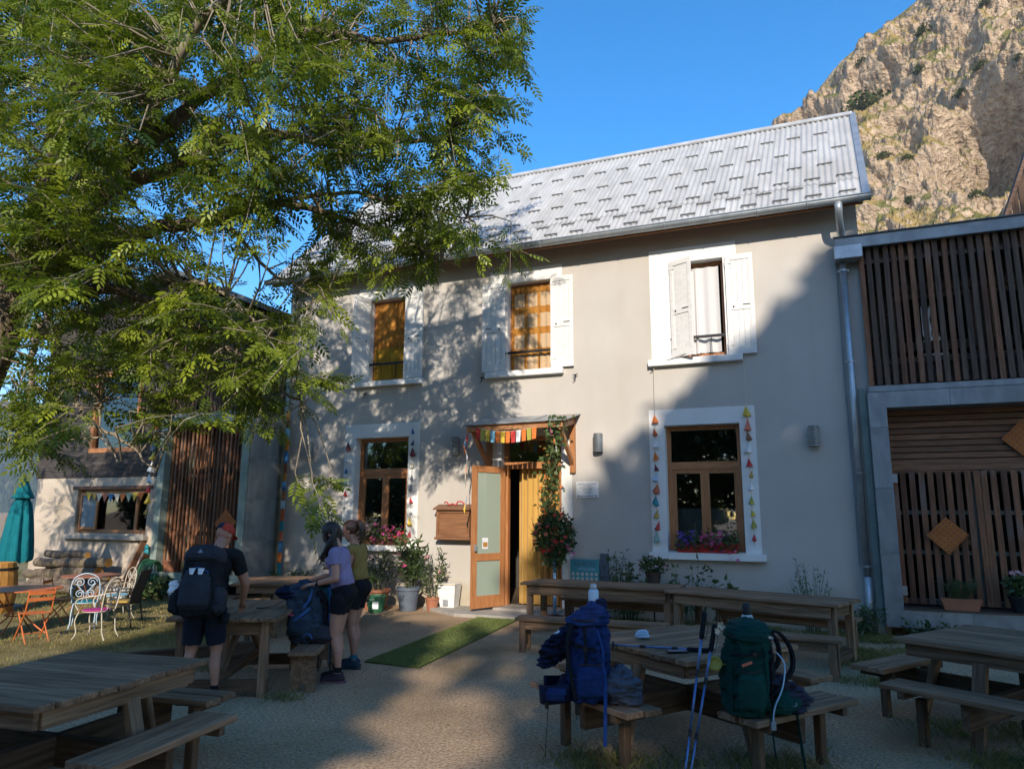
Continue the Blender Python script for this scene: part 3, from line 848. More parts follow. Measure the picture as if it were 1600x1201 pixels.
n = 2 * (nseg + 1)
for k in range(n): F.append((k, (k + 1) % n, n + (k + 1) % n, n + k))
F.append(tuple(range(n - 1, -1, -1))); F.append(tuple(range(n, 2 * n)))
gt.add(V, F)
gt.tube([(-10.38, -.578, 6.487), (1.16, -.578, 6.487)], .012, 8)
gt.add([(1.16, -.575, 6.485), (1.16, -.425, 6.485), (1.16, -.44, 6.43), (1.16, -.50, 6.40), (1.16, -.56, 6.43)], [(0, 1, 2, 3, 4)])
gut = gt.build("gutter", "galvanised", house, smooth=False)
for i in range(16):
    x = -10.1 + .74 * i
    b_ = MB(); b_.tube([(x, -.50 + .081 * math.cos(PI + PI * k / 8), 6.485 + .09 * math.sin(PI + PI * k / 8)) for k in range(9)], .008, 6); b_.tube([(x, -.42, 6.485), (x, -.33, 6.55)], .008, 6)
    b_.build("gutter_bracket", "galvanised", gut)
dp = MB(); dp.tube([(.70, -.50, 6.42), (.70, -.50, 6.34), (.70, -.46, 6.24), (.72, -.26, 6.08), (.74, -.15, 6.0), (.74, -.13, 5.9), (.74, -.13, 5.74)], [.065, .06, .055, .055, .055, .055, .055], 12)
dp.tube([(.72, -.10, 5.62), (.72, -.10, .78)], .05, 12); dp.tube([(.72, -.10, .80), (.72, -.10, -.05)], .062, 12)
dpo = dp.build("downpipe", "galvanised", house, smooth=True)
hb = MB(); hb.box((.80, -.16, 5.70), (.40, .26, .22), ch=.01); hb.build("rain_hopper", "galvanised", house)
for z in (5.45, 4.0, 2.3, .95):
    c = MB(); c.lathe([(.06, -.012), (.06, .012)], (.72, -.10, z), 14); c.bar((.72, -.05, z), (.72, 0, z), .02, .02); c.bar((.64, -.10, z), (.80, -.10, z), .012, .02); c.build("pipe_clamp", "galvanised", dpo)
MB().tube([(.63, -.03, 5.6), (.625, -.03, 3.6), (.635, -.03, 2.2), (.63, -.03, .95)], .012, 6).build("wall_cable", "grey", house)
MB().tube([(-9.98, -.08, 6.2), (-9.98, -.08, 0)], .045, 10).build("downpipe", "zinc_green", house, smooth=True)

# --- windows
def frame(mb, x0, x1, z0, z1, y, w, d):
    mb.span((x0, y, z0), (x0 + w, y + d, z1)); mb.span((x1 - w, y, z0), (x1, y + d, z1))
    mb.span((x0 + w, y, z0), (x1 - w, y + d, z0 + w)); mb.span((x0 + w, y, z1 - w), (x1 - w, y + d, z1))
def drape(x0, x1, z0, z1, y, amp, waves, nx=60, nz=14, gather=0.0, seed=0, wob=.0):
    V = []; F = []
    for j in range(nz + 1):
        t = j / nz; z = z0 + (z1 - z0) * t
        for i in range(nx + 1):
            u = i / nx
            x = x0 + (x1 - x0) * u
            x = x + gather * (1 - t) ** 1.5 * (x0 - x) * u
            yy = y + amp * (.55 + .45 * (1 - t)) * math.sin(u * waves * 2 * PI + seed + .7 * math.sin(3 * u + seed) + wob * t) + amp * .4 * math.sin(u * waves * 5.1 + 2 * seed)
            V.append((x, yy, z))
    n = nx + 1
    for j in range(nz):
        for i in range(nx): F.append((j * n + i, j * n + i + 1, (j + 1) * n + i + 1, (j + 1) * n + i))
    return MB().add(V, F)
def shutter(M, w, h, leaf_dir=1):
    """a boarded shutter leaf with four planks, frame rails and latch; local x runs from the hinge"""
    r = MB()
    s = leaf_dir
    for i in range(1): pass
    rails = MB()
    for z0, z1 in ((.0, .13), (h * .44, h * .44 + .10), (h - .09, h)):
        rails.span((min(0, s * w), -.030, z0), (max(0, s * w), -.018, z1))
    rails.span((min(0, s * .06), -.0298, .131), (max(0, s * .06), -.018, h - .091)); rails.span((min(s * w, s * (w - .06)), -.0298, .131), (max(s * w, s * (w - .06)), -.018, h - .091))
    o = rails.build("shutter", "shutter_paint", house, M=M)
    nb = 5; bw = w / nb
    for i in range(nb):
        xa = i * bw + .0015; xb = (i + 1) * bw - .0015
        key = ("sh", round(w, 2), round(h, 2))
        if key not in _plank:
            me = MB().box((0, 0, 0), (bw - .003, .020, h - .004), ch=.002).mesh("board"); me.materials.append(MATS["shutter_paint"]); _plank[key] = me
        link("board", _plank[key], None, o, Matrix.Translation((s * (xa + xb) / 2, -.007 + rnd.uniform(-.001, .001), h / 2)))
    lt = MB(); lt.box((s * w * .72, -.036, h * .485), (.12, .010, .010)); lt.box((s * w * .25, -.034, h * .47), (.022, .012, .028)); lt.build("latch", "iron", o)
    hg = MB()
    for z in (.16, h - .14):
        hg.tube([(0, -.02, z - .045), (0, -.02, z + .045)], .011, 6); hg.box((s * .05, -.033, z), (.10, .005, .022))
    hg.build("hinge", "shutter_paint", o)
    return o
upper = [("left", H_UP[0]), ("mid", H_UP[1]), ("right", H_UP[2])]
for k, (nm, (a, b_)) in enumerate(upper):
    fr = MB(); frame(fr, a + .001, b_ - .001, 4.30, 5.955, .16, .055, .06)
    win = fr.build("window", "wood_orange", house)
    if nm != "right":
        f2 = MB(); frame(f2, a + .06, b_ - .06, 4.36, 5.895, .17, .045, .045); f2.build("sash", "wood_orange", win)
    MB().span((a + .10, .195, 4.40), (b_ - .10, .199, 5.86)).build("pane", "glass", win)
    tx0, tx1 = (a - .36, b_ + .22) if nm != "left" else (a - .28, b_ + .40)
    tr = MB()
    tr.span((tx0, -.012, 4.262), (a, .0, 6.22)); tr.span((b_, -.012, 4.262), (tx1, .0, 6.22)); tr.span((a, -.012, 5.96), (b_, .0, 6.22))
    for xx in (a, b_):
        tr.span((xx - .001 if xx == b_ else xx + .0, 0.0, 4.262), (xx + .0 if xx == b_ else xx + .004, .16, 5.958)) if xx == a else tr.span((xx - .004, 0, 4.262), (xx, .16, 5.958))
    tr.span((a + .004, 0, 5.953), (b_ - .004, .16, 5.959))
    tr.build("window_surround", "white_paint", win)
    MB().span((tx0 - .05, -.11, 4.15), (tx1 + .03, .16, 4.258), ch=.006).build("window_sill", "white_paint", win)
    bar = MB(); bar.bar((a - .02, .02, 4.62), (b_ + .0, .02, 4.62), .022, .045); bar.bar((a - .02, .02, 4.62), (a - .02, -.02, 4.60), .02, .04); bar.bar(((a + b_) / 2 + .2, .02, 4.60), ((a + b_) / 2 + .2, .02, 4.28), .012, .012)
    bar.build("window_guard", "iron", win)
a, b_ = H_UP[0]
d1 = drape(a + .06, b_ - .05, 4.95, 5.9, .13, .012, 7); d1.build("curtain", "curtain_orange", house)
drape(a + .06, b_ - .05, 4.32, 4.95, .13, .012, 7).build("curtain", "curtain_gold", house)
a, b_ = H_UP[1]
for i in range(4):          # check cloth: strong bands and paler squares between them
    z1 = 5.90 - i * .40
    c = drape(a + .04, b_ - .05, z1 - .13, z1, .13, .010, 6, nz=3, gather=.0); c.build("curtain", "curtain_orange", house)
    c2 = MB()
    if i < 4:
        zz0 = max(4.31, z1 - .40)
        for j in range(3):
            xa = a + .04 + j * .257
            drape(xa, xa + .055, zz0, z1 - .13, .13, .006, 1, nx=8, nz=4, seed=j).build("curtain", "curtain_orange", house)
            drape(xa + .055, min(xa + .257, b_ - .05), zz0, z1 - .13, .13, .008, 2, nx=16, nz=4, seed=j).build("curtain", "curtain_orange_sheer", house)
a, b_ = H_UP[2]
drape(a + .34, b_ - .09, 4.36, 5.86, .13, .014, 2.6, seed=1.0).build("curtain", "curtain_white", house)
drape(a + .30, b_ - .42, 4.34, 5.80, .09, .02, 2, seed=2.0, gather=.2).build("curtain", "curtain_white", house)
h = 1.70
def SM(x, z, ang):     # hinge at x, leaf turned by ang about z
    return Matrix.Translation((x, -.028, z)) @ Matrix.Rotation(ang, 4, 'Z')
shutter(SM(-4.155, 4.27, -.03), .435, h, 1)
shutter(SM(-5.055, 4.27, .05), .46, h, -1)
shutter(SM(-1.06, 4.26, -.04), .44, h, 1)
shutter(SM(-1.975, 4.27, -.46), .42, h, 1)
shutter(SM(-7.215, 4.28, -.05), .41, h, 1)
shutter(SM(-8.06, 4.28, 1.25), .41, h, -1)
for (x, z) in ((-2.32, 4.17), (-3.70, 4.10), (-8.10, 4.02), (-5.52, 4.17)):
    k = MB(); k.tube([(x, 0, z), (x, -.06, z), (x + .01, -.07, z - .06), (x - .03, -.07, z - .09)], .010, 6); k.bar((x - .04, -.06, z), (x + .05, -.06, z + .015), .012, .014); k.build("shutter_stay", "iron", house)
MB().tube([(-2.30, -.06, 4.18), (-1.62, -.20, 4.33)], .005, 5).build("shutter_stay", "iron", house)
lower_win = []
for (a, b_) in H_LO:
    fr = MB(); z0, z1 = 1.105, 3.135
    frame(fr, a + .001, b_ - .001, z0, z1, .17, .07, .07)
    win = fr.build("window", "wood_orange", house)
    lower_win.append(win)
    q = MB(); q.span((a + .07, .165, 2.42), (b_ - .07, .24, 2.54)); q.build("transom", "wood_orange_h", win)
    q = MB(); mid = (a + b_) / 2
    frame(q, a + .072, mid - .001, z0 + .07, 2.42, .18, .07, .055); q.build("casement", "wood_orange", win)
    q = MB(); frame(q, mid + .001, b_ - .072, z0 + .07, 2.42, .18, .07, .055); q.build("casement", "wood_orange", win)
    for (xa, xb, za, zb) in ((a + .07, b_ - .07, 2.54, 3.065), (a + .14, mid - .07, 1.245, 2.35), (mid + .07, b_ - .14, 1.245, 2.35)):
        MB().span((xa, .205, za), (xb, .209, zb)).build("pane", "glass", win)
    tr = MB()
    tr.span((a - .25, -.014, 1.082), (a, 0, 3.41)); tr.span((b_, -.014, 1.082), (b_ + .24, 0, 3.41)); tr.span((a, -.014, 3.14), (b_, 0, 3.41))
    tr.span((a, 0, 1.10), (a + .004, .17, 3.138)); tr.span((b_ - .004, 0, 1.10), (b_, .17, 3.138)); tr.span((a + .004, 0, 3.133), (b_ - .004, .17, 3.139))
    tr.build("window_surround", "white_paint", win)
    MB().span((a - .28, -.13, .97), (b_ + .30, .17, 1.08), ch=.006).build("window_sill", "white_paint", win)
a, b_ = H_LO[1]
drape(a + .12, b_ - .12, 1.2, 1.78, .27, .008, 9).build("lace_curtain", "lace", house)

# --- doorway
dj = MB()
dj.span((DOOR[0], .12, .09), (DOOR[0] + .08, .22, 3.06)); dj.span((DOOR[1] - .08, .12, .09), (DOOR[1], .22, 3.06)); dj.span((DOOR[0] + .08, .12, 2.98), (DOOR[1] - .08, .22, 3.06)); dj.span((DOOR[0] + .08, .118, 2.48), (DOOR[1] - .08, .222, 2.60))
df = dj.build("door_frame", "wood_orange", house)
MB().span((DOOR[0] + .08, .165, 2.60), (DOOR[1] - .08, .169, 2.98)).build("transom_pane", "glass", df)
MB().span((DOOR[1], -.014, .1), (DOOR[1] + .19, 0, 3.41)).build("door_surround", "white_paint", df)
MB().span((DOOR[0] - .18, -.0135, .1), (DOOR[0], 0, 3.41)).build("door_surround", "white_paint", df)
MB().span((DOOR[0], -.013, 3.06), (DOOR[1], 0, 3.41)).build("door_surround", "white_paint", df)
# open glazed leaf, hinged on the left and swung out past square
LW, LH = .76, 2.40
ang = math.atan2(-.68, -.30)
DM = Matrix.Translation((-5.06, -.01, .10)) @ Matrix.Rotation(ang, 4, 'Z')
lf = MB()
for (xa, xb, za, zb) in ((0, .105, 0, LH), (LW - .105, LW, 0, LH), (.105, LW - .105, 0, .20), (.105, LW - .105, .78, .90), (.105, LW - .105, LH - .11, LH)):
    lf.span((xa, -.022, za), (xb, .022, zb))
leaf = lf.build("door_leaf", "wood_orange", house, M=DM)
def mk_frost(name, col):
    mm = mk(name, col, rough=.05, spec=1.0, trans=.25); return mm
mk_frost("film_glass", (.42, .48, .38))
for za, zb in ((.20, .78), (.90, LH - .11)):
    MB().span((.105, -.006, za), (LW - .105, .006, zb)).build("pane", "film_glass", leaf)
MB().box((LW - .05, .045, 1.0), (.03, .05, .11)).build("handle", "galvanised", leaf)
MB().box((LW - .05, -.045, 1.0), (.03, .05, .11)).build("lock_case", "grey", leaf)
card = MB(); card.box((LW - .30, .012, 1.02 + .05), (.13, .004, .19)); card.build("notice", "white", leaf)
card = MB(); card.box((LW - .30, .016, 1.05), (.10, .003, .08)); card.build("notice_picture", "ochre", leaf)
cu = drape(-4.90, -4.08, .11, 2.50, .30, .035, 7, nx=110, nz=24, gather=.06, seed=.4)
cu.build("door_curtain", "curtain_yellow", house, smooth=True)
MB().tube([(-5.0, .31, 2.49), (-4.06, .31, 2.49)], .010, 6).build("curtain_rail", "iron", house)
st = MB(); st.slab([(-6.45, -.38), (-5.55, -.95), (-3.7, -.95), (-3.7, .0), (-5.9, .0)], 0, .055); st.build("door_step", "concrete", house)
MB().span((-5.14, -.30, .05), (-3.96, .30, .092)).build("threshold", "concrete", house)

# --- canopy over the door
can = thing("door_canopy", "small timber canopy with metal sheet roof above the open door", "canopy")
cr = MB(); 
cr.add([(-5.50, -.86, 3.17), (-3.62, -.86, 3.20), (-3.62, 0, 3.40), (-5.50, 0, 3.40), (-5.50, -.86, 3.185), (-3.62, -.86, 3.215), (-3.62, 0, 3.415), (-5.50, 0, 3.415)], [(0, 3, 2, 1), (4, 5, 6, 7), (0, 1, 5, 4), (1, 2, 6, 5), (2, 3, 7, 6), (3, 0, 4, 7)])
sheet = cr.build("roof_sheet", "galvanised", can)
se = MB()
for x in (-4.87, -4.25): se.bar((x, -.86, 3.20), (x, 0, 3.42), .02, .02)
se.build("standing_seam", "galvanised", sheet)
for i in range(6):
    y0 = -.84 + i * .14
    zt = 3.165 + (y0 + .86) * .262
    plank("board", "wood_orange_h", can, (-5.46, y0 + .07, zt + .0), (-3.66, y0 + .07, zt + .024), .136, .018)
plank("front_beam", "wood_eave", can, (-5.44, -.82, 3.105), (-3.68, -.82, 3.125), .05, .07)
for x in (-5.36, -3.76):
    br = thing  # bracket: wall post, arm and strut in one piece of joinery
    b_ = MB(); b_.bar((x, -.035, 2.38), (x, -.035, 3.30), .09, .07, up=(0, 1, 0)); b_.bar((x, 0, 3.29), (x, -.82, 3.09), .07, .08); b_.bar((x, -.06, 2.55), (x, -.72, 3.08), .06, .08)
    b_.build("bracket", "wood_orange", can)

# ================================================================== RIGHT ANNEX
ann = thing("timber_annex", "dark slatted timber annex framed in zinc joined to the right of the house", "building")
AX1 = 6.2
sh = MB()
sh.span((.99, .62, -.2), (AX1, .74, 5.7))
sh.span((AX1 - .1, .74, -.2), (AX1, 5, 5.7)); sh.span((.99, 4.9, -.2), (AX1 - .1, 5, 5.7)); sh.span((.99, .1, 3.50), (AX1, .62, 3.56))
sh.build("wall", "wood_slat_weathered", ann)
rf = MB(); rf.span((.90, -.16, 5.86), (AX1 + .2, 5.2, 5.95)); rfo = rf.build("roof", "zinc_dark", ann)
fa = MB(); fa.span((.62, -.24, 5.76), (AX1 + .2, -.16, 5.955), ch=.006); fa.build("fascia", "zinc_frame", rfo)
MB().tube([(.60, -.25, 5.955), (AX1 + .2, -.25, 5.955)], .016, 8).build("drip_edge", "zinc_dark", rfo)
# upper screen of upright slats, hanging unevenly
top = thing
nsl = 46
for i in range(nsl):
    x = .985 + i * .112
    plank("slat", "wood_slat_weathered" if rnd.random() < .6 else "wood_slat", ann, (x + rnd.uniform(-.006, .006), -.12 + rnd.uniform(-.006, .006), 3.60 + rnd.uniform(-.012, .012)), (x + rnd.uniform(-.012, .012), -.12, 5.78), .072, .036, up=(0, 1, 0), ch=.003)
for z in (3.95, 5.55):
    plank("rail", "wood_slat_weathered", ann, (.96, -.075, z), (AX1, -.075, z), .04, .07)
lb = MB(); lb.span((.93, -.17, 3.50), (AX1, .62, 3.585)); lb.build("balcony_edge", "zinc_frame", ann)
# window behind the screen
for (xa, xb) in ((1.38, 2.55), (2.75, 3.9), (4.1, 5.3)):
    w_ = MB(); frame(w_, xa, xb, 4.05, 5.15, .54, .085, .07); wo = w_.build("window", "wood_brown", ann)
    MB().span((xa + .085, .575, 4.135), (xb - .085, .58, 5.065)).build("pane", "glass_dark", wo)
    MB().span((xa - .02, .50, 5.16), (xb + .02, .56, 5.30)).build("lintel", "wood_brown", wo)
    MB().span((xa - .05, .44, 4.20), (xb + .05, .47, 4.34)).build("guard_rail", "wood_slat_weathered", wo)
# lower bay: zinc frame with folded joints
fx0, fx1, fz0, fz1, ft = .90, 5.6, .15, 3.47, .235
def mitre(name, pts, y0, y1, mat, parent):
    return MB().prism(pts, y0, y1).build(name, mat, parent)
nleft = 4; 
zs_ = [fz0, fz0 + 1.0, fz0 + 1.92, fz0 + 2.80, fz1]
for i in range(4):
    za, zb = zs_[i] + .002, zs_[i + 1] - .002
    ia = fz0 + ft if i == 0 else za; ib = fz1 - ft if i == 3 else zb
    mitre("frame_panel", [(fx0, za), (fx0 + ft, ia), (fx0 + ft, ib), (fx0, zb)], -.31, .5, "zinc_frame", ann)
xs_ = [fx0, 1.95, 3.1, 4.3, fx1]
for i in range(4):
    xa, xb = xs_[i] + .002, xs_[i + 1] - .002
    ia = fx0 + ft if i == 0 else xa
    mitre("frame_panel", [(xa, fz1), (ia, fz1 - ft), (xb, fz1 - ft), (xb, fz1)], -.312, .5, "zinc_frame", ann)
    mitre("frame_panel", [(xa, fz0), (xb, fz0), (xb, fz0 + ft), (ia, fz0 + ft)], -.312, .5, "zinc_frame", ann)
MB().span((fx0 + ft - .01, -.325, fz0 + ft + .001), (fx1, .5, fz0 + ft + .022)).build("ledge", "wood_slat_weathered", ann)
# the plain grey strip between the house and the frame
MB().span((.80, -.06, -.05), (.895, .0, 3.58)).build("corner_strip", "zinc_green", ann)
# boards over the openings
for i in range(9):
    z = 2.46 + i * .092
    plank("board", "wood_brown", ann, (fx0 + ft + .01, .12, z), (fx1, .12, z), .022, .078, up=(0, 0, 1), ch=.003)
plank("head_rail", "wood_brown", ann, (fx0 + ft + .01, .09, 2.375), (fx1, .09, 2.375), .05, .085)
# folding slatted leaves
xl = fx0 + ft + .02
for lf_i, (xa, xb) in enumerate(((xl, 2.27), (2.29, 3.45), (3.47, 4.6))):
    plank("leaf_rail", "wood_slat", ann, (xa, .075, 2.315), (xb, .075, 2.315), .035, .022)
    plank("leaf_rail", "wood_slat_weathered", ann, (xa, .075, .47), (xb, .075, .47), .035, .06)
    n = int((xb - xa) / .122)
    for i in range(n + 1):
        x = xa + .03 + (xb - xa - .06) * i / n
        plank("slat", "wood_slat", ann, (x, .05 + rnd.uniform(-.006, .006), .44), (x + rnd.uniform(-.006, .006), .05, 2.31), .076 if i not in (0, n) else .08, .034, up=(0, 1, 0), ch=.003)
for z in (2.22, .62):
    MB().box((xl + .035, -.0, z), (.075, .012, .13), ch=.002).build("hinge", "galvanised", ann)
# glazing behind the leaves
for (xa, xb) in ((1.18, 2.25), (2.3, 3.4)):
    w_ = MB(); frame(w_, xa, xb, .42, 2.36, .36, .07, .06); w_.span((xa + .07, .36, 1.70), (xb - .07, .42, 1.76)); w_.span((xa + .07, .36, 1.12), (xb - .07, .42, 1.18)); wo = w_.build("glazed_door", "zinc_green", ann)
    MB().span((xa + .07, .385, .49), (xb - .07, .39, 2.29)).build("pane", "glass_dark", wo)
MB().span((.98, .02, 5.62), (AX1, .1, 5.76)).build("head_beam", "wood_slat", ann)

# orange printed squares hung on the slats
mk("print_orange", (.42, .115, .02), (.50, .15, .03), rough=.8)
def printed_square(x, z, y, r, lab, rows=6, fold=False):
    t = thing("square_cloth", lab, "cloth", (x, y, z))
    V = [(-r, 0, 0), (0, 0, -r), (r, 0, .02), (0, 0, r), (-r, .006, 0), (0, .006, -r), (r, .006, .02), (0, .006, r)]
    F = [(0, 1, 2, 3), (7, 6, 5, 4), (0, 4, 5, 1), (1, 5, 6, 2), (2, 6, 7, 3), (3, 7, 4, 0)]
    c = MB().add(V, F).build("cloth_panel", "print_orange", t)
    d = MB()
    for i in range(rows):
        for j in range(rows):
            u = (i + .5) / rows - .5; v = (j + .5) / rows - .5
            px, pz = (u - v) * r, (u + v) * r
            q = r / rows * .40
            d.add([(px + q * math.cos(k * PI / 4), -.003, pz + q * .8 * math.sin(k * PI / 4)) for k in range(8)], [tuple(range(8))])
    d.build("printed_dots", "brown", c)
    return t
printed_square(1.79, 1.40, -.02, .262, "orange cloth square with dots pinned on the right annex's slatted door")
printed_square(2.86, 2.76, .05, .27, "orange dotted cloth square by the boards at the right frame edge")

# dark timber gable that shows above the annex at the right edge
bn = thing("timber_gable", "dark boarded gable rising behind the annex roof at the right edge", "building")
G0, G1 = on_wall(1572, 338, 2.0), on_wall(1604, 240, 2.0)
for i in range(26):
    x = G0.x + .04 + i * .115
    ztop = G0.z + (x - G0.x) * (G1.z - G0.z) / (G1.x - G0.x)
    ztop = min(ztop, 10.5)
    plank("board", "wood_slat_weathered", bn, (x, 2.0, 5.6), (x, 2.0, max(5.75, ztop)), .10, .03, up=(0, 1, 0))
MB().span((G0.x + .1, 2.03, 4.0), (G0.x + 3.2, 2.3, 5.7)).build("wall", "wood_slat_weathered", bn)
MB().bar((G0.x - .06, 1.97, G0.z - .1), (G1.x + .9, 1.97, G1.z + (G1.z - G0.z) / (G1.x - G0.x) * .9), .3, .05, up=(0, 0, 1)).build("verge_board", "wood_slat_weathered", bn)

# ================================================================== LEFT ANNEX
lan = thing("stucco_annex", "low stucco and dark clapboard annex with slatted zinc bay left of the house", "building")
LY = -.75
whole = [(-15.05, -12.90, 1.22, 2.15)]
lw = wall_with_holes(-16.4, -12.2, -.2, 2.50, whole, LY, .30)
lw.add([(-16.4, LY, -.2), (-16.4, 5, -.2), (-16.4, 5, 2.5), (-16.4, LY, 2.5)], [(0, 3, 2, 1)])
lw.build("wall", "stucco_old", lan)
up_hole = (-14.75, -13.45, 3.05, 4.68)
bk = MB()
for seg in ((-16.45, up_hole[0]), (up_hole[1], -12.50)):
    bk.span((seg[0], LY + .03, 2.48), (seg[1], LY + .12, 6.2))
bk.span((up_hole[0], LY + .03, 2.48), (up_hole[1], LY + .12, up_hole[2])); bk.span((up_hole[0], LY + .03, up_hole[3]), (up_hole[1], LY + .12, 6.2))
bk.span((-16.45, LY + .12, 2.48), (-16.35, 5, 6.0)); bk.span((-16.4, 4.9, -.2), (-10.1, 5, 6)); bk.span((-16.4, 1.8, -.2), (-10.15, 1.9, 6.0))
bk.span((-12.60, LY + .12, -.1), (-12.50, 1.8, 6.0)); bk.span((-16.35, LY + .5, 2.50), (-10.2, 1.8, 2.6))
bk.build("timber_wall", "room_dark", lan)
z = 2.42; i = 0
while z < 6.35:
    for (xa, xb) in ((-16.48, -12.47),):
        segs = [(xa, xb)]
        if up_hole[2] - .08 < z < up_hole[3] + .02: segs = [(xa, up_hole[0] - .10), (up_hole[1] + .10, xb)]
        for (a, b_) in segs:
            plank("clapboard", "clapboard", lan, (a + rnd.uniform(-.02, .02), LY + .0, z + .045), (b_ + rnd.uniform(-.02, .0), LY + .0, z + .045), .032, .105, up=(0, -.16, 1), ch=.003, jit=.002)
    z += .095
mitre("gable_board", [(-16.6, 6.2), (-12.45, 6.2), (-12.45, 6.75)], LY + .03, LY + .1, "clapboard", lan)
lr = MB()
lr.add([(-16.9, LY - .35, 5.75), (-12.5, LY - .35, 6.80), (-12.5, 5.2, 6.80), (-16.9, 5.2, 5.75), (-16.9, LY - .35, 5.85), (-12.5, LY - .35, 6.9), (-12.5, 5.2, 6.9), (-16.9, 5.2, 5.85)], [(0, 3, 2, 1), (4, 5, 6, 7), (0, 1, 5, 4), (1, 2, 6, 5), (2, 3, 7, 6), (3, 0, 4, 7)])
lr.add([(-12.5, LY - .35, 6.80), (-9.95, LY - .35, 5.72), (-10.12, 5.2, 5.72), (-12.5, 5.2, 6.80), (-12.5, LY - .35, 6.9), (-9.95, LY - .35, 5.82), (-10.12, 5.2, 5.82), (-12.5, 5.2, 6.9)], [(0, 3, 2, 1), (4, 5, 6, 7), (0, 1, 5, 4), (1, 2, 6, 5), (2, 3, 7, 6), (3, 0, 4, 7)])
lr.build("roof", "zinc_dark", lan)
# kitchen window with its orange frame
w_ = MB(); frame(w_, -15.04, -12.91, 1.225, 2.145, LY + .10, .07, .07); wo = w_.build("window", "wood_orange", lan)
q = MB(); frame(q, -14.97, -14.42, 1.295, 2.075, LY + .02, .055, .04); q.build("casement", "wood_orange", wo)
MB().span((-14.91, LY + .035, 1.35), (-14.48, LY + .04, 2.02)).build("net_pane", "lace", wo)
q = MB(); q.span((-13.37, LY + .10, 1.295), (-13.29, LY + .17, 2.075)); q.build("mullion", "wood_orange", wo)
MB().span((-14.41, LY + .135, 1.295), (-13.37, LY + .139, 2.075)).build("pane", "glass", wo)
MB().span((-13.29, LY + .135, 1.295), (-12.98, LY + .139, 2.075)).build("pane", "glass", wo)
MB().span((-15.25, LY - .13, 1.09), (-12.80, LY + .1, 1.175), ch=.006).build("window_sill", "concrete", wo)
plank("lintel", "wood_brown", lan, (-15.2, LY - .01, 2.19), (-12.8, LY - .01, 2.19), .04, .07)
MB().span((-15.0, LY + .05, 1.176), (-12.9, LY + .29, 1.222)).build("shelf", "wood_grey_dark", wo)
# upper window with curtain
w_ = MB(); frame(w_, up_hole[0] - .09, up_hole[1] + .09, up_hole[2] - .09, up_hole[3] + .09, LY - .03, .10, .12); wo = w_.build("window", "wood_orange", lan)
MB().span((up_hole[0], LY + .05, up_hole[2]), (up_hole[1], LY + .055, up_hole[3])).build("pane", "glass", wo)
drape(up_hole[0] + .02, up_hole[0] + .62, up_hole[2], up_hole[3], LY + .16, .03, 4, seed=2).build("curtain", "curtain_orange", lan)
# the zinc bay
bx0, bx1, bz0, bz1, bt = -12.46, -10.10, .32, 3.62, .17
mitre("frame_panel", [(bx0, bz0), (bx0 + bt, bz0 + bt), (bx0 + bt, bz1 - bt), (bx0, bz1)], LY - .22, .0, "zinc_green", lan)
mitre("frame_panel", [(bx1 - bt, bz0 + bt), (bx1, bz0), (bx1, bz1), (bx1 - bt, bz1 - bt)], LY - .22, .0, "zinc_green", lan)
mitre("frame_panel", [(bx0, bz1), (bx0 + bt, bz1 - bt), (bx1 - bt, bz1 - bt), (bx1, bz1)], LY - .22, .0, "zinc_green", lan)
mitre("frame_panel", [(bx0, bz0), (bx1, bz0), (bx1 - bt, bz0 + bt), (bx0 + bt, bz0 + bt)], LY - .22, .0, "zinc_green", lan)
for i in range(4):
    za = .34 + i * .80
    MB().span((bx1 - .004, LY - .19, za), (bx1 + .012, -.04, za + .79)).build("cheek_panel", "zinc_frame", lan)
for i in range(20):
    x = bx0 + bt + .05 + i * .102
    if x > bx1 - bt - .02: break
    plank("slat", "wood_slat" if i % 3 else "wood_brown", lan, (x, LY - .05 + rnd.uniform(-.01, .01), bz0 + bt), (x + rnd.uniform(-.01, .01), LY - .05, bz1 - bt), .040, .032, up=(0, 1, 0), ch=.003)
for z in (1.25, 2.35):
    plank("rail", "wood_brown", lan, (bx0 + bt, LY - .01, z), (bx1 - bt, LY - .01, z), .03, .08)
MB().span((bx0 + bt, -.2, bz0 + bt), (bx1 - bt, -.12, bz1 - bt)).build("door_panel", "wood_brown", lan)
# slatted balcony above the bay
for i in range(23):
    x = -12.42 + i * .106
    plank("slat", "wood_slat_weathered", lan, (x, LY - .10, 3.70), (x, LY - .10, 5.72 if x > -10.6 else 5.9), .042, .034, up=(0, 1, 0), ch=.003)
MB().span((-12.45, LY - .15, 3.625), (-10.1, .0, 3.70)).build("balcony_edge", "zinc_frame", lan)
MB().span((-12.45, -.05, 3.70), (-10.12, .0, 5.9)).build("timber_wall", "room_dark", lan)
printed_square(-10.68, 1.46, LY - .09, .28, "orange dotted cloth square hung on the left annex's slatted bay", fold=True)

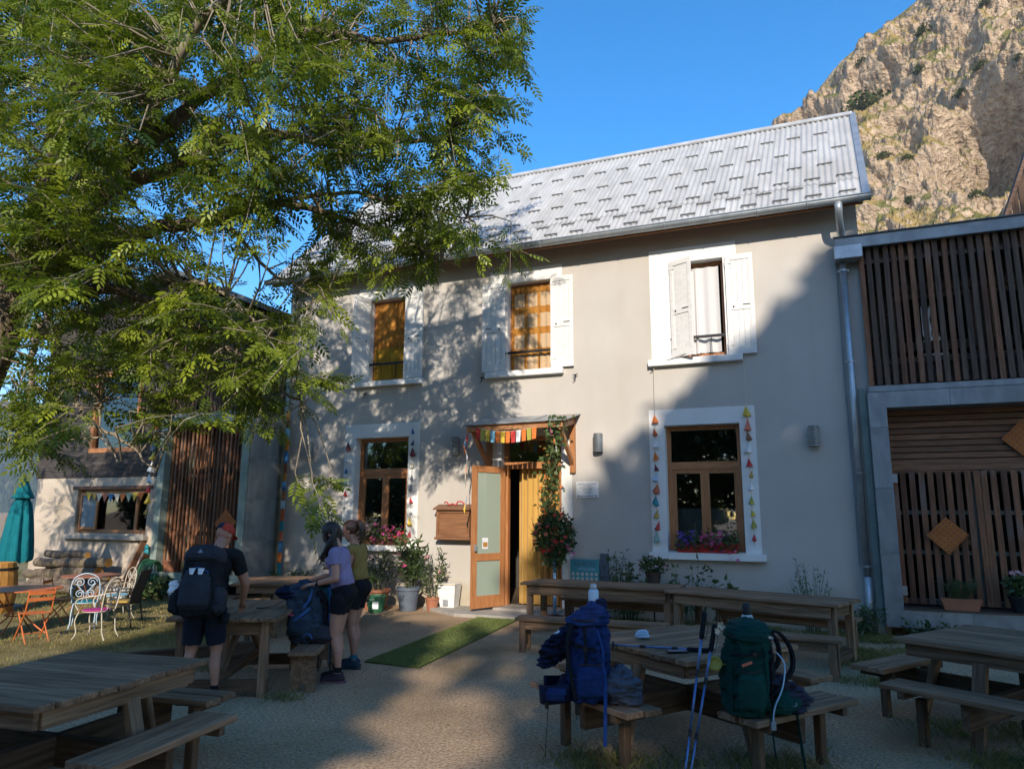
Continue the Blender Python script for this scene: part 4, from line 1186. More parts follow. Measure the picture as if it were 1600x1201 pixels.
# ================================================================== TABLES AND BENCHES
def picnic_table(name, label, c, ang, su, sv, zt=.70, zb=.42, off=.30, bl=1.15, nb=10, bl_v=None):
    """square table of boards running along local x, a leaning post at the middle of each side, two low cross beams and four benches"""
    t = thing(name, label, "picnic table", (c[0], c[1], 0), ang, "square picnic tables in the yard")
    bw = sv / nb
    for i in range(nb):
        y = -sv / 2 + bw * (i + .5)
        plank("board", "wood_grey", t, (-su / 2 + rnd.uniform(-.012, .012), y, zt - .018), (su / 2 + rnd.uniform(-.012, .012), y, zt - .018), bw - .009, .036, jit=.002, ch=.005)
    ia, ib = su / 2 - .07, sv / 2 - .07
    for s in (-1, 1):
        plank("apron", "wood_grey", t, (-ia, s * ib, zt - .085), (ia, s * ib, zt - .085), .035, .095)
        plank("apron", "wood_grey", t, (s * ia, -ib + .02, zt - .088), (s * ia, ib - .02, zt - .088), .035, .095)
    reach_u, reach_v = su / 2 + off, sv / 2 + off
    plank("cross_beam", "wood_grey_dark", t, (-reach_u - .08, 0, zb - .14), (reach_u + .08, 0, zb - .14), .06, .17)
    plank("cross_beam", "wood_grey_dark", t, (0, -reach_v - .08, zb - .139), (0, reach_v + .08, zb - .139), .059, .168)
    for (dx, dy, rr, h) in ((1, 0, reach_u, su / 2), (-1, 0, reach_u, su / 2), (0, 1, reach_v, sv / 2), (0, -1, reach_v, sv / 2)):
        px, py = dx * (h - .10), dy * (h - .10)
        side = .055
        plank("leg", "wood_grey", t, (px + dy * side, py + dx * side, zt - .04), (dx * (h + .10) + dy * side, dy * (h + .10) + dx * side, -.01), .05, .095, up=(dy, dx, 0))
        # bench of two boards on a short block
        ln = bl if dx else (bl_v or bl)
        for k in (-1, 1):
            bx, by = dx * (rr + k * .075), dy * (rr + k * .075)
            plank("bench_board", "wood_grey", t, (bx - dy * ln / 2 + rnd.uniform(-.01, .01), by - dx * ln / 2, zb - .02), (bx + dy * ln / 2, by + dx * ln / 2 + rnd.uniform(-.01, .01), zb - .02), .142, .04, jit=.002, ch=.005)
        for k in (-1, 1):
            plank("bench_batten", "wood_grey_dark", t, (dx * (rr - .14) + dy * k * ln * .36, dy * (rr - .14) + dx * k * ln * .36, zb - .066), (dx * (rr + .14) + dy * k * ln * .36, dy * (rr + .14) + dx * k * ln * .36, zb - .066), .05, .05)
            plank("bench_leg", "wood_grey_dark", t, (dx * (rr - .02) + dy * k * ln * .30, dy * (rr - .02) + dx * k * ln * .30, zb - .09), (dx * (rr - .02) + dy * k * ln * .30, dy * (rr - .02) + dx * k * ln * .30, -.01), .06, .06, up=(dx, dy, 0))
    return t
picnic_table("picnic_table", "square weathered picnic table carrying a phone, between the blue and the green backpack", (-.97, -6.06), math.atan2(.82, .57), 1.20, 1.20, off=.34, bl=1.08)
picnic_table("picnic_table", "dark weathered picnic table in the lower left corner of the yard", (-4.20, -8.82), math.atan2(-.11, -.99) + PI, 1.06, 1.28, zt=.70, off=.20, bl=1.0)
picnic_table("picnic_table", "weathered picnic table in the lower right corner before the annex", (1.46, -5.03), math.atan2(-.54, .84), 1.32, 1.30, off=.28, bl=1.15)
picnic_table("picnic_table", "weathered picnic table behind the standing hikers near the left annex", (-7.15, -3.15), .50, 1.35, 1.30, off=.30, bl=1.15)

def trestle_table(name, label, c, ang, L, W_, zt, nb=6, brace=True):
    t = thing(name, label, "table", (c[0], c[1], 0), ang)
    bw = W_ / nb
    for i in range(nb):
        y = -W_ / 2 + bw * (i + .5)
        plank("board", "wood_grey", t, (-L / 2 + rnd.uniform(-.012, .012), y, zt - .018), (L / 2 + rnd.uniform(-.012, .012), y, zt - .018), bw - .008, .036, jit=.002, ch=.005)
    ix, iy = L / 2 - .12, W_ / 2 - .07
    for s in (-1, 1):
        plank("apron", "wood_grey", t, (-ix, s * iy, zt - .10), (ix, s * iy, zt - .10), .035, .13)
        plank("apron", "wood_grey", t, (s * ix, -iy + .02, zt - .101), (s * ix, iy - .02, zt - .101), .035, .128)
        for q in (-1, 1):
            plank("leg", "wood_grey", t, (s * ix, q * iy - q * .055, zt - .036), (s * ix, q * iy - q * .055, -.01), .085, .075, up=(0, 1, 0))
        plank("foot_rail", "wood_grey_dark", t, (s * ix, -iy, .10), (s * ix, iy, .10), .05, .11)
    if brace:
        plank("stretcher", "wood_grey_dark", t, (-ix, 0, .18), (ix, 0, .18), .05, .09)
        for s in (-1, 1):
            plank("brace", "wood_grey", t, (s * ix * .15, 0, zt - .12), (s * ix, 0, .22), .045, .08)
    return t
trestle_table("long_table", "long weathered table left of the pair, end nearest the open door", (-2.82, -1.72), -.025, 2.22, .80, .70, brace=False)
trestle_table("long_table", "long weathered table right of the pair, set askew under the ground floor window", (-.66, -2.28), -.36, 2.20, .80, .70, brace=False)
trestle_table("long_table", "weathered plank table the hiker with the black backpack leans on", (-5.37, -6.02), math.atan2(.9, -.44), 1.50, 1.00, .71)

def bench(name, label, c, ang, L, W_, z, group, notch=False):
    t = thing(name, label, "bench", (c[0], c[1], 0), ang, group)
    if notch:
        plank("seat", "wood_grey", t, (-L / 2, 0, z - .02), (L / 2, 0, z - .02), W_, .04, ch=.006)
        for s in (-1, 1):
            w2 = W_ * .44
            b_ = MB(); x = s * (L / 2 - .10)
            poly = [(-w2, 0), (-w2 * .38, 0), (-w2 * .18, .085), (w2 * .18, .085), (w2 * .38, 0), (w2, 0), (w2 * .92, z - .04), (-w2 * .92, z - .04)]
            n = len(poly)
            V = [(x - .02, p[0], p[1]) for p in poly] + [(x + .02, p[0], p[1]) for p in poly]
            F = [(0, 1, 2, 7), (2, 3, 6, 7), (3, 4, 5, 6), (8 + 7, 8 + 2, 8 + 1, 8), (8 + 7, 8 + 6, 8 + 3, 8 + 2), (8 + 6, 8 + 5, 8 + 4, 8 + 3)] + [(i, i + n, (i + 1) % n + n, (i + 1) % n) for i in range(n)]
            b_.add(V, F); b_.build("leg_board", "wood_grey", t)
        plank("stretcher", "wood_grey_dark", t, (-L / 2 + .12, 0, z - .10), (L / 2 - .12, 0, z - .10), .03, .09)
    else:
        for k in (-1, 1):
            plank("board", "wood_grey", t, (-L / 2 + rnd.uniform(-.01, .01), k * W_ / 4, z - .02), (L / 2, k * W_ / 4, z - .02), W_ / 2 - .006, .04, jit=.002)
        plank("rail", "wood_grey", t, (-L / 2 + .06, -W_ / 2 + .06, z - .09), (L / 2 - .06, -W_ / 2 + .06, z - .09), .03, .10)
        for s in (-1, 1):
            for k in (-1, 1):
                plank("leg", "wood_grey", t, (s * (L / 2 - .10), k * (W_ / 2 - .05), z - .04), (s * (L / 2 - .10), k * (W_ / 2 - .05), -.01), .07, .06, up=(0, 1, 0))
            plank("foot_rail", "wood_grey_dark", t, (s * (L / 2 - .10), -W_ / 2 + .07, .14), (s * (L / 2 - .10), W_ / 2 - .07, .14), .04, .09)
    return t
gb = "benches along the long tables"
bench("bench", "weathered bench before the left long table, left of the blue backpack's top", (-2.55, -3.28), .03, 1.85, .30, .41, gb)
bench("bench", "weathered bench before the right long table, its end by the gravel path", (-.55, -3.36), -.16, 1.60, .30, .41, gb)
bench("bench", "weathered bench behind the left long table on the house side", (-2.70, -.98), -.02, 1.9, .30, .41, gb)
bench("bench", "weathered bench behind the right long table on the house side", (-.42, -1.45), -.30, 1.9, .30, .41, gb)
bench("bench", "narrow bench with notched foot board holding the dark blue and teal packs", (-4.78, -5.62), math.atan2(.9, -.44), 1.3, .27, .375, None, notch=True)

# timber edging of the lawn
ed = thing("lawn_edging", "old timber beam edging the lawn behind the left picnic table", "edging")
plank("beam", "wood_grey_dark", ed, (-7.30, -6.30, .06), (-6.35, -4.65, .06), .12, .14, ch=.01)

# ================================================================== PEOPLE
mk("skin", (.46, .225, .145), (.55, .285, .19), rough=.55, scale=6, spec=.3)
mk("skin_tan", (.40, .185, .115), (.49, .245, .16), rough=.55, scale=6, spec=.3)
mk("hair_dark", (.012, .008, .007), (.035, .020, .015), rough=.45, scale=6, stretch=(18, 18, 1), spec=.5, bump=.6, bscale=6)
mk("hair_brown", (.035, .016, .009), (.085, .04, .02), rough=.45, scale=6, stretch=(18, 18, 1), spec=.5, bump=.6, bscale=6)
def fabric(name, c, k=.8):
    mk(name, tuple(v * k for v in c), c, rough=.85, scale=5, bump=.9, bscale=11, spec=.15, bdist=.02, stretch=(1, 1, .6))
fabric("shirt_lavender", (.30, .24, .385)); fabric("shirt_mustard", (.31, .205, .06)); fabric("shirt_black", (.016, .016, .018)); fabric("shorts_black", (.013, .013, .016)); fabric("shorts_navy", (.016, .020, .034))
fabric("shoe_mauve", (.24, .13, .15)); fabric("shoe_plum", (.055, .034, .042)); fabric("shoe_blue", (.03, .14, .20)); fabric("shoe_navy", (.018, .045, .07)); fabric("sock_black", (.012, .012, .013)); fabric("cap_navy", (.02, .03, .05)); fabric("cap_red", (.50, .06, .035))

def cap_seg(mb, p0, r0, p1, r1, n=14):
    p0, p1 = Vector(p0), Vector(p1)
    d = (p1 - p0); L = max(d.length, 1e-4); d.normalize()
    pts = []; rs = []
    for k in (80, 60, 35, 10):
        a = math.radians(k); pts.append(p0 - d * r0 * math.sin(a)); rs.append(r0 * math.cos(a))
    for k in range(5):
        t = k / 4; pts.append(p0 + d * L * t); rs.append(r0 + (r1 - r0) * t)
    for k in (10, 35, 60, 80):
        a = math.radians(k); pts.append(p1 + d * r1 * math.sin(a)); rs.append(r1 * math.cos(a))
    mb.tube(pts, rs, n)
def ellipsoid(mb, c, r, M=None, n=16, m=10):
    V = []; F = []
    for j in range(1, m):
        a = PI * j / m
        for k in range(n):
            b_ = 2 * PI * k / n
            v = Vector((r[0] * math.sin(a) * math.cos(b_), r[1] * math.sin(a) * math.sin(b_), r[2] * math.cos(a)))
            if M is not None: v = M @ v
            V.append(Vector(c) + v)
    top = Vector((0, 0, r[2])); bot = Vector((0, 0, -r[2]))
    if M is not None: top, bot = M @ top, M @ bot
    V.append(Vector(c) + top); V.append(Vector(c) + bot)
    for j in range(m - 2):
        for k in range(n): F.append((j * n + k, (j + 1) * n + k, (j + 1) * n + (k + 1) % n, j * n + (k + 1) % n))
    T_, B_ = len(V) - 2, len(V) - 1
    for k in range(n):
        F.append((T_, k, (k + 1) % n)); F.append((B_, (m - 2) * n + (k + 1) % n, (m - 2) * n + k))
    mb.add(V, F)

def remesh(mb, voxel, smooth=6, fac=.5):
    me = mb.mesh("tmp")
    o = bpy.data.objects.new("tmp", me); COL.objects.link(o)
    r = o.modifiers.new("r", 'REMESH'); r.mode = 'VOXEL'; r.voxel_size = voxel
    s = o.modifiers.new("s", 'SMOOTH'); s.factor = fac; s.iterations = smooth
    dg = bpy.context.evaluated_depsgraph_get()
    out = bpy.data.meshes.new_from_object(o.evaluated_get(dg))
    bpy.data.objects.remove(o); bpy.data.meshes.remove(me)
    out.polygons.foreach_set("use_smooth", np.ones(len(out.polygons), dtype=bool))
    return out

class Body:
    def __init__(s): s.mb = MB(); s.seg = []
    def limb(s, p0, r0, p1, r1, tag_, lim=1.0, tag2=None, lim0=0.0):
        cap_seg(s.mb, p0, r0, p1, r1); s.seg.append((np.array(p0, float), np.array(p1, float), r0, r1, tag_, lim, tag2))
    def blob(s, c, r, tag_, M=None):
        ellipsoid(s.mb, c, r, M); s.seg.append((np.array(c, float), np.array(c, float), min(r) * 1.15, min(r) * 1.15, tag_, 2.0, None))
    def hand(s, w, d, nrm, side, curl=.6):
        w, d, nrm = Vector(w), Vector(d).normalized(), Vector(nrm).normalized()
        lat = d.cross(nrm).normalized() * side
        nrm = lat.cross(d).normalized() * side
        M = Matrix((d, lat, nrm)).transposed()
        s.mb_palm = ellipsoid(s.mb, w + d * .045, (.052, .040, .017), M, 12, 8)
        s.seg.append((np.array(w), np.array(w + d * .08), .03, .03, 'skin', 2, None))
        for k, (off, L, r) in enumerate(((-.030, .070, .0088), (-.010, .078, .0092), (.010, .074, .0088), (.029, .060, .0080))):
            p = w + d * .085 + lat * off
            a = curl * (.45 + .08 * k)
            q = p + (d * math.cos(a) - nrm * math.sin(a)) * L * .5
            e = q + (d * math.cos(a * 2.2) - nrm * math.sin(a * 2.2)) * L * .5
            cap_seg(s.mb, p - d * .03, r, p, r, 8); cap_seg(s.mb, p, r, q, r * .95, 8); cap_seg(s.mb, q, r * .95, e, r * .8, 8)
        p = w + d * .030 - lat * .034
        q = p + (d * .75 - lat * .55 - nrm * .3).normalized() * .038; e = q + (d * .95 - lat * .15 - nrm * .35).normalized() * .030
        cap_seg(s.mb, w + d * .02 - lat * .012, .013, p, .0115, 8); cap_seg(s.mb, p, .0112, q, .0098, 8); cap_seg(s.mb, q, .0098, e, .0085, 8)
    def finish(s, th, skin, clothes, voxel=.0075):
        me = remesh(s.mb, voxel)
        body = link("body", me, skin, th)
        n = len(me.vertices)
        co = np.empty(n * 3, np.float32); me.vertices.foreach_get("co", co); co = co.reshape(-1, 3).astype(float)
        no = np.empty(n * 3, np.float32); me.vertices.foreach_get("normal", no); no = no.reshape(-1, 3).astype(float)
        best = np.full(n, 1e9); lab = np.zeros(n, int); names = ['skin'] + list(clothes)
        for (p0, p1, r0, r1, tg, lim, tg2) in s.seg:
            v = p1 - p0; L2 = max(v @ v, 1e-9)
            t = np.clip(((co - p0) @ v) / L2, 0, 1)
            d = np.linalg.norm(co - (p0 + t[:, None] * v), axis=1) - (r0 + (r1 - r0) * t)
            tt = ((co - p0) @ v) / L2
            a = names.index(tg) if tg in names else 0; b_ = a if tg2 is None else (names.index(tg2) if tg2 in names else 0)
            cl = np.where(tt <= lim, a, b_)
            up = d < best
            best = np.where(up, d, best); lab = np.where(up, cl, lab)
        nf = len(me.polygons)
        lp = np.empty(len(me.loops), np.int32); me.loops.foreach_get("vertex_index", lp)
        Fq = lp.reshape(nf, 4)
        parts = {}
        for i, (nm, (pname, mat, off, fold)) in enumerate(clothes.items()):
            fm = (lab[Fq] == i + 1).sum(1) >= 3
            F2 = Fq[fm]
            if len(F2) == 0: continue
            uq, inv = np.unique(F2, return_inverse=True)
            P = co[uq] + no[uq] * off + no[uq] * (fold * fbm(co[uq] * np.array([9, 9, 5]), 3, i + 3))[:, None]
            IV = inv.reshape(-1, 4)
            halves = [IV]
            if nm in ('sock', 'shoe'):
                cy = P[IV].mean(1)[:, 1]; halves = [IV[cy > 0], IV[cy <= 0]]
            for H_ in halves:
                if len(H_) == 0: continue
                u2, i2 = np.unique(H_, return_inverse=True)
                o = link(pname, fast_mesh(pname, P[u2], i2.reshape(-1, 4), smooth=True), mat, th)
                so_ = o.modifiers.new("thick", 'SOLIDIFY'); so_.thickness = .006; so_.offset = -1
        return body

def person(label, pos, face, h, build):
    ang = math.atan2(face[1], face[0])
    th = thing("person", label, "person", (pos[0], pos[1], 0), ang)
    th.scale = (h, h, h)
    B = Body(); build(B, th)
    return th
def legs(B, fl, fr, kl, kr, hip=.90, shorts_lim=.5, fem=True, lean=0.0):
    for s, f, k in ((1, fl, kl), (-1, fr, kr)):
        w = .088 if fem else .095
        hp = (lean, s * w, hip - .04)
        B.limb(hp, .092 if fem else .098, k, .056 if fem else .062, 'shorts', shorts_lim, 'skin')
        an = (f[0], f[1], .09)
        mid = (k[0] * .62 + an[0] * .38 - .022, k[1] * .62 + an[1] * .38, k[2] * .62 + an[2] * .38)
        B.limb(k, .052, mid, .055, 'skin'); B.limb(mid, .054, (an[0], an[1], .17), .036, 'skin')
        B.limb((an[0], an[1], .17), .035, an, .036, 'sock')
        B.limb((an[0] - .035, an[1], .045), .040, (an[0] + .05, an[1] + s * .008, .042), .040, 'shoe'); B.limb((an[0] + .05, an[1] + s * .008, .042), .040, (an[0] + .14, an[1] + s * .016, .032), .034, 'shoe')
        B.limb(an, .038, (an[0] + .03, an[1], .055), .042, 'shoe')
def soles(th, feet, mat):
    for (x, y, s) in feet:
        poly = [(x - .085, y - .032), (x - .06, y - .042), (x + .05, y - .046 + s * .008), (x + .13, y - .044 + s * .014), (x + .185, y - .01 + s * .018), (x + .175, y + .03 + s * .016), (x + .12, y + .05 + s * .014), (x + .04, y + .046), (x - .06, y + .042), (x - .085, y + .03)]
        MB().slab(poly, -.002, .022).build("shoe_sole", mat, th)

def head(B, c, tilt, turn=0.0):
    M = (Matrix.Rotation(turn, 3, 'Z') @ Matrix.Rotation(tilt, 3, 'Y'))
    cv = Vector(c)
    def at_(x, y, z): return tuple(cv + M @ Vector((x, y, z)))
    B.blob(at_(-.012, 0, .025), (.098, .076, .092), 'skin', M)
    B.blob(at_(.018, 0, -.035), (.074, .062, .085), 'skin', M)
    B.limb(at_(.050, 0, -.085), .030, at_(.062, 0, -.098), .024, 'skin')
    B.limb(at_(.088, 0, .005), .009, at_(.108, 0, -.028), .013, 'skin')
    B.limb(at_(.082, -.03, .02), .014, at_(.082, .03, .02), .014, 'skin')
    B.limb(at_(.080, -.018, -.060), .011, at_(.080, .018, -.060), .011, 'skin')
    for s in (-1, 1):
        B.blob(at_(-.008, s * .078, -.008), (.020, .010, .030), 'skin', M)
    return M, at_
def hair_shell(th, mat, c, M, r, cut=None, name="hair"):
    mb = MB(); ellipsoid(mb, c, r, M, 28, 18)
    V = np.array([tuple(v) for v in mb.V]); 
    V += (V - np.array(c)) * (.05 * fbm(V * np.array([60, 60, 14]), 2, 4))[:, None]
    F = mb.F
    if cut is not None:
        F = [f for f in F if all(cut(Matrix(M).transposed() @ (Vector(V[i]) - Vector(c))) for i in f)]
    m2 = MB().add(V, F)
    return m2.build(name, mat, th, smooth=True)
def locks(th, mat, strands, name="hair_lengths"):
    mb = MB()
    for pts, r in strands: 
        o, rr = smooth_path(pts, r, 4)
        mb.tube([tuple(p) for p in o], rr, 7)
    return mb.build(name, mat, th, smooth=True)

CLW = {'shirt': ("shirt", "shirt_lavender", .010, .010), 'shorts': ("shorts", "shorts_black", .013, .008), 'sock': ("sock", "sock_black", .004, 0.0), 'shoe': ("shoe", "shoe_plum", .008, .002)}
def w1(B, th):
    kl, kr = (.045, .085, .49), (.06, -.075, .49)
    legs(B, (-.015, .09), (.05, -.08), kl, kr, shorts_lim=.40)
    B.blob((-.02, 0, .93), (.115, .158, .115), 'shorts'); B.blob((-.055, .07, .90), (.085, .08, .10), 'shorts'); B.blob((-.055, -.07, .90), (.085, .08, .10), 'shorts')
    B.limb((.0, 0, 1.0), .118, (.035, 0, 1.16), .112, 'shirt'); B.blob((.0, 0, 1.06), (.10, .135, .12), 'shirt'); B.blob((.045, 0, 1.25), (.105, .148, .16), 'shirt')
    B.blob((.115, .06, 1.25), (.065, .065, .065), 'shirt'); B.blob((.115, -.06, 1.25), (.065, .065, .065), 'shirt')
    B.limb((.06, -.145, 1.345), .058, (.06, .145, 1.345), .058, 'shirt'); B.limb((.065, 0, 1.36), .058, (.115, 0, 1.47), .052, 'skin')
    sh, el, wr = (.055, .168, 1.345), (.015, .215, 1.085), (.255, .175, 1.02)
    B.limb(sh, .054, el, .041, 'shirt', .48, 'skin'); B.limb(el, .041, wr, .026, 'skin'); B.hand(wr, (.98, -.12, -.05), (0, 0, 1), 1, .7)
    sh, el, wr = (.07, -.168, 1.345), (.13, -.205, 1.10), (.36, -.06, 1.045)
    B.limb(sh, .054, el, .041, 'shirt', .48, 'skin'); B.limb(el, .041, wr, .026, 'skin'); B.hand(wr, (.98, .10, -.08), (0, 0, 1), -1, .8)
    c = (.165, 0, 1.545)
    M, at_ = head(B, c, .55, .0)
    B.finish(th, "skin", CLW)
    soles(th, ((-.015, .09, 1), (.05, -.08, -1)), "shoe_mauve")
    hair_shell(th, "hair_dark", at_(-.018, 0, .03), M, (.114, .092, .106), cut=lambda v: v.x < .062 or v.z > .055)
    st = []
    for k in range(46):        # long hair falling forward and over the shoulder
        a = -1.5 + 3.0 * k / 45
        x0, y0 = -.05 + .09 * math.cos(a * 1.0) * .6, .086 * math.sin(a)
        p0 = at_(x0 - .02, y0 * .9, .06); p1 = at_(x0 - .035, y0 * 1.12, -.02); 
        fx = rnd.uniform(.0, .16) if abs(a) > .6 else rnd.uniform(-.10, -.05)
        zt = rnd.uniform(-.34, -.20)
        p2 = (p1[0] + fx * .45, p1[1] * 1.05, p1[2] - .13); p3 = (p1[0] + fx, p1[1] * 1.0 + rnd.uniform(-.02, .02), c[2] + zt + .05)
        st.append(([p0, p1, p2, p3], [.020, .026, .024, .006]))
    for k in range(12):
        y0 = rnd.choice((-1, 1)) * rnd.uniform(.055, .085)
        st.append(([at_(.03, y0 * .8, .075), at_(.055, y0 * 1.1, -.01), at_(.07, y0 * 1.1, -.09), (c[0] + rnd.uniform(.06, .13), y0, c[2] - rnd.uniform(.24, .34))], [.016, .018, .016, .005]))
    locks(th, "hair_dark", st)
    # wrist watch
    MB().lathe([(.031, -.014), (.033, -.012), (.033, .012), (.031, .014)], (0, 0, 0), 14).build("wrist_watch", "black", th, M=Matrix.Translation((.225, .18, 1.028)) @ Matrix.Rotation(PI / 2 - .26, 4, 'Y'))
person("woman with long dark hair in a lavender shirt, both hands on a backpack", (-4.50, -5.60), (-.95, -.31), .935, w1)
CL2 = {'shirt': ("shirt", "shirt_mustard", .012, .012), 'shorts': ("shorts", "shorts_black", .013, .008), 'sock': ("sock", "shoe_blue", .004, 0.0), 'shoe': ("shoe", "shoe_navy", .008, .002)}
def w2(B, th):
    kl, kr = (.03, .085, .49), (.05, -.075, .49)
    legs(B, (-.03, .09), (.04, -.08), kl, kr, shorts_lim=.50)
    B.blob((-.02, 0, .93), (.115, .155, .115), 'shorts'); B.blob((-.055, .07, .90), (.085, .08, .10), 'shorts'); B.blob((-.055, -.07, .90), (.085, .08, .10), 'shorts')
    B.limb((.0, 0, 1.0), .118, (.02, 0, 1.16), .112, 'shirt'); B.blob((.0, 0, 1.06), (.10, .135, .12), 'shirt'); B.blob((.025, 0, 1.25), (.105, .148, .16), 'shirt')
    B.blob((.095, .06, 1.25), (.06, .06, .06), 'shirt'); B.blob((.095, -.06, 1.25), (.06, .06, .06), 'shirt')
    B.limb((.03, -.145, 1.35), .058, (.03, .145, 1.35), .058, 'shirt'); B.limb((.04, 0, 1.36), .058, (.085, 0, 1.48), .050, 'skin')
    sh, el, wr = (.03, .170, 1.345), (.06, .20, 1.10), (.27, .10, 1.12)
    B.limb(sh, .052, el, .040, 'shirt', .12, 'skin'); B.limb(el, .040, wr, .026, 'skin'); B.hand(wr, (.9, -.2, .3), (0, 0, 1), 1, .8)
    sh, el, wr = (.03, -.170, 1.345), (.08, -.20, 1.10), (.28, -.06, 1.15)
    B.limb(sh, .052, el, .040, 'shirt', .12, 'skin'); B.limb(el, .040, wr, .026, 'skin'); B.hand(wr, (.9, .2, .3), (0, 0, 1), -1, .8)
    c = (.125, 0, 1.575)
    M, at_ = head(B, c, .42, .0)
    B.finish(th, "skin_tan", CL2)
    soles(th, ((-.03, .09, 1), (.04, -.08, -1)), "charcoal")
    hair_shell(th, "hair_brown", at_(-.018, 0, .032), M, (.110, .088, .100), cut=lambda v: v.x < .035 or v.z > .058)
    st = []
    b0 = at_(-.105, 0, .055)
    for k in range(18):
        dx, dy = rnd.uniform(-.08, -.02), rnd.uniform(-.05, .05)
        st.append(([at_(-.09, rnd.uniform(-.02, .02), .055), (b0[0] - .04, dy * .4, b0[2] + .02), (b0[0] - .07 + dx * .3, dy, b0[2] - .06), (b0[0] - .05 + dx * .5, dy * 1.2, b0[2] - rnd.uniform(.12, .19))], [.020, .024, .020, .006]))
    locks(th, "hair_brown", st, "ponytail")
    MB().lathe([(.026, -.008), (.028, 0), (.026, .008)], b0, 12).build("hair_tie", "white", th)
    e = MB(); 
    for s in (-1, 1): ellipsoid(e, at_(.086, s * .032, -.002), (.010, .012, .007), M, 8, 6)
    e.build("eyes", "charcoal", th, smooth=True)
person("woman with a ponytail in a sleeveless mustard top behind the lavender shirt", (-4.74, -4.98), (-.985, -.17), .93, w2)
CLM = {'shirt': ("shirt", "shirt_black", .012, .012), 'shorts': ("shorts", "shorts_navy", .022, .012), 'sock': ("sock", "sock_black", .004, 0.0), 'shoe': ("shoe", "shoe_blue", .010, .002)}
def man(B, th):
    kl, kr = (.04, .12, .50), (.05, -.12, .50)
    legs(B, (-.03, .14), (.02, -.14), kl, kr, hip=.92, shorts_lim=.86, fem=False)
    B.blob((-.01, 0, .95), (.125, .165, .12), 'shorts'); B.blob((-.05, .08, .92), (.09, .085, .10), 'shorts'); B.blob((-.05, -.08, .92), (.09, .085, .10), 'shorts')
    B.limb((.02, 0, 1.02), .13, (.10, 0, 1.20), .13, 'shirt'); B.blob((.06, 0, 1.10), (.12, .155, .14), 'shirt'); B.blob((.155, 0, 1.30), (.125, .175, .17), 'shirt')
    B.limb((.19, -.175, 1.40), .068, (.19, .175, 1.40), .068, 'shirt'); B.limb((.21, 0, 1.42), .066, (.285, -.01, 1.535), .060, 'skin')
    for s in (-1, 1):
        sh, el, wr = (.19, s * .205, 1.395), (.30, s * .285, 1.12), (.46, s * .22, .90)
        B.limb(sh, .064, el, .050, 'shirt', .62, 'skin'); B.limb(el, .050, wr, .030, 'skin'); B.hand(wr, (.7, -s * .25, -.60), (.6, 0, .8), s, .6)
    c = (.335, -.02, 1.605)
    M, at_ = head(B, c, .45, -.35)
    B.finish(th, "skin_tan", CLM)
    soles(th, ((-.03, .14, 1), (.02, -.14, -1)), "charcoal")
    # cap: dark dome with a red side and a brim
    q = hair_shell(th, "cap_navy", at_(-.012, 0, .036), M, (.112, .090, .098), cut=lambda v: v.z > -.005 and v.y > -.045, name="cap")
    hair_shell(th, "cap_red", at_(-.012, 0, .036), M, (.1121, .0901, .0981), cut=lambda v: v.z > -.025 and v.y < -.025, name="cap_side")
    br = MB(); V = []
    for k in range(9):
        a = -1.1 + 2.2 * k / 8
        V.append(at_(.085 * math.cos(a), .085 * math.sin(a), .040)); V.append(at_(.085 + .085 * math.cos(a), .088 * math.sin(a), .022))
    br.add(V, [(2 * i, 2 * i + 1, 2 * i + 3, 2 * i + 2) for i in range(8)]); o = br.build("cap_brim", "cap_red", th); so_ = o.modifiers.new("t", 'SOLIDIFY'); so_.thickness = .005
man_th = person("man in black shirt, navy shorts and cap leaning on the table under a big pack", (-5.13, -6.80), (-.42, .91), .90, man)

# ================================================================== BACKPACKS
def loft(mb, secs, n=28, e=3.0, crump=0.0, seed=0, M=None):
    V = []; F = []
    for (c, hx, hy) in secs:
        for k in range(n):
            a = 2 * PI * k / n
            ca, sa = math.cos(a), math.sin(a)
            V.append((c[0] + hx * math.copysign(abs(ca) ** (2 / e), ca), c[1] + hy * math.copysign(abs(sa) ** (2 / e), sa), c[2]))
    V = np.array(V)
    m = len(secs)
    for j in range(m - 1):
        for k in range(n): F.append((j * n + k, j * n + (k + 1) % n, (j + 1) * n + (k + 1) % n, (j + 1) * n + k))
    F.append(tuple(range(n - 1, -1, -1))); F.append(tuple((m - 1) * n + k for k in range(n)))
    if crump:
        cen = np.array([s[0] for s in secs]).mean(0)
        d = V - cen; d[:, 2] *= .3; d /= np.maximum(np.linalg.norm(d, axis=1)[:, None], 1e-6)
        V = V + d * (crump * 1.25 * fbm(V * np.array([11, 11, 8]), 3, seed) + crump * 1.15 * (fbm(V * np.array([22, 22, 30]), 2, seed + 5, ridged=True) - .2))[:, None]
    if M is not None: V = np.array([tuple(M @ Vector(v)) for v in V])
    mb.add(V, F); return mb
def fine_secs(secs, k=9):
    A = np.array([[*c, hx, hy] for c, hx, hy in secs]); out = []
    o, _ = smooth_path(list(A), [0] * len(A), k)
    return [((r[0], r[1], r[2]), max(r[3], .004), max(r[4], .004)) for r in o]
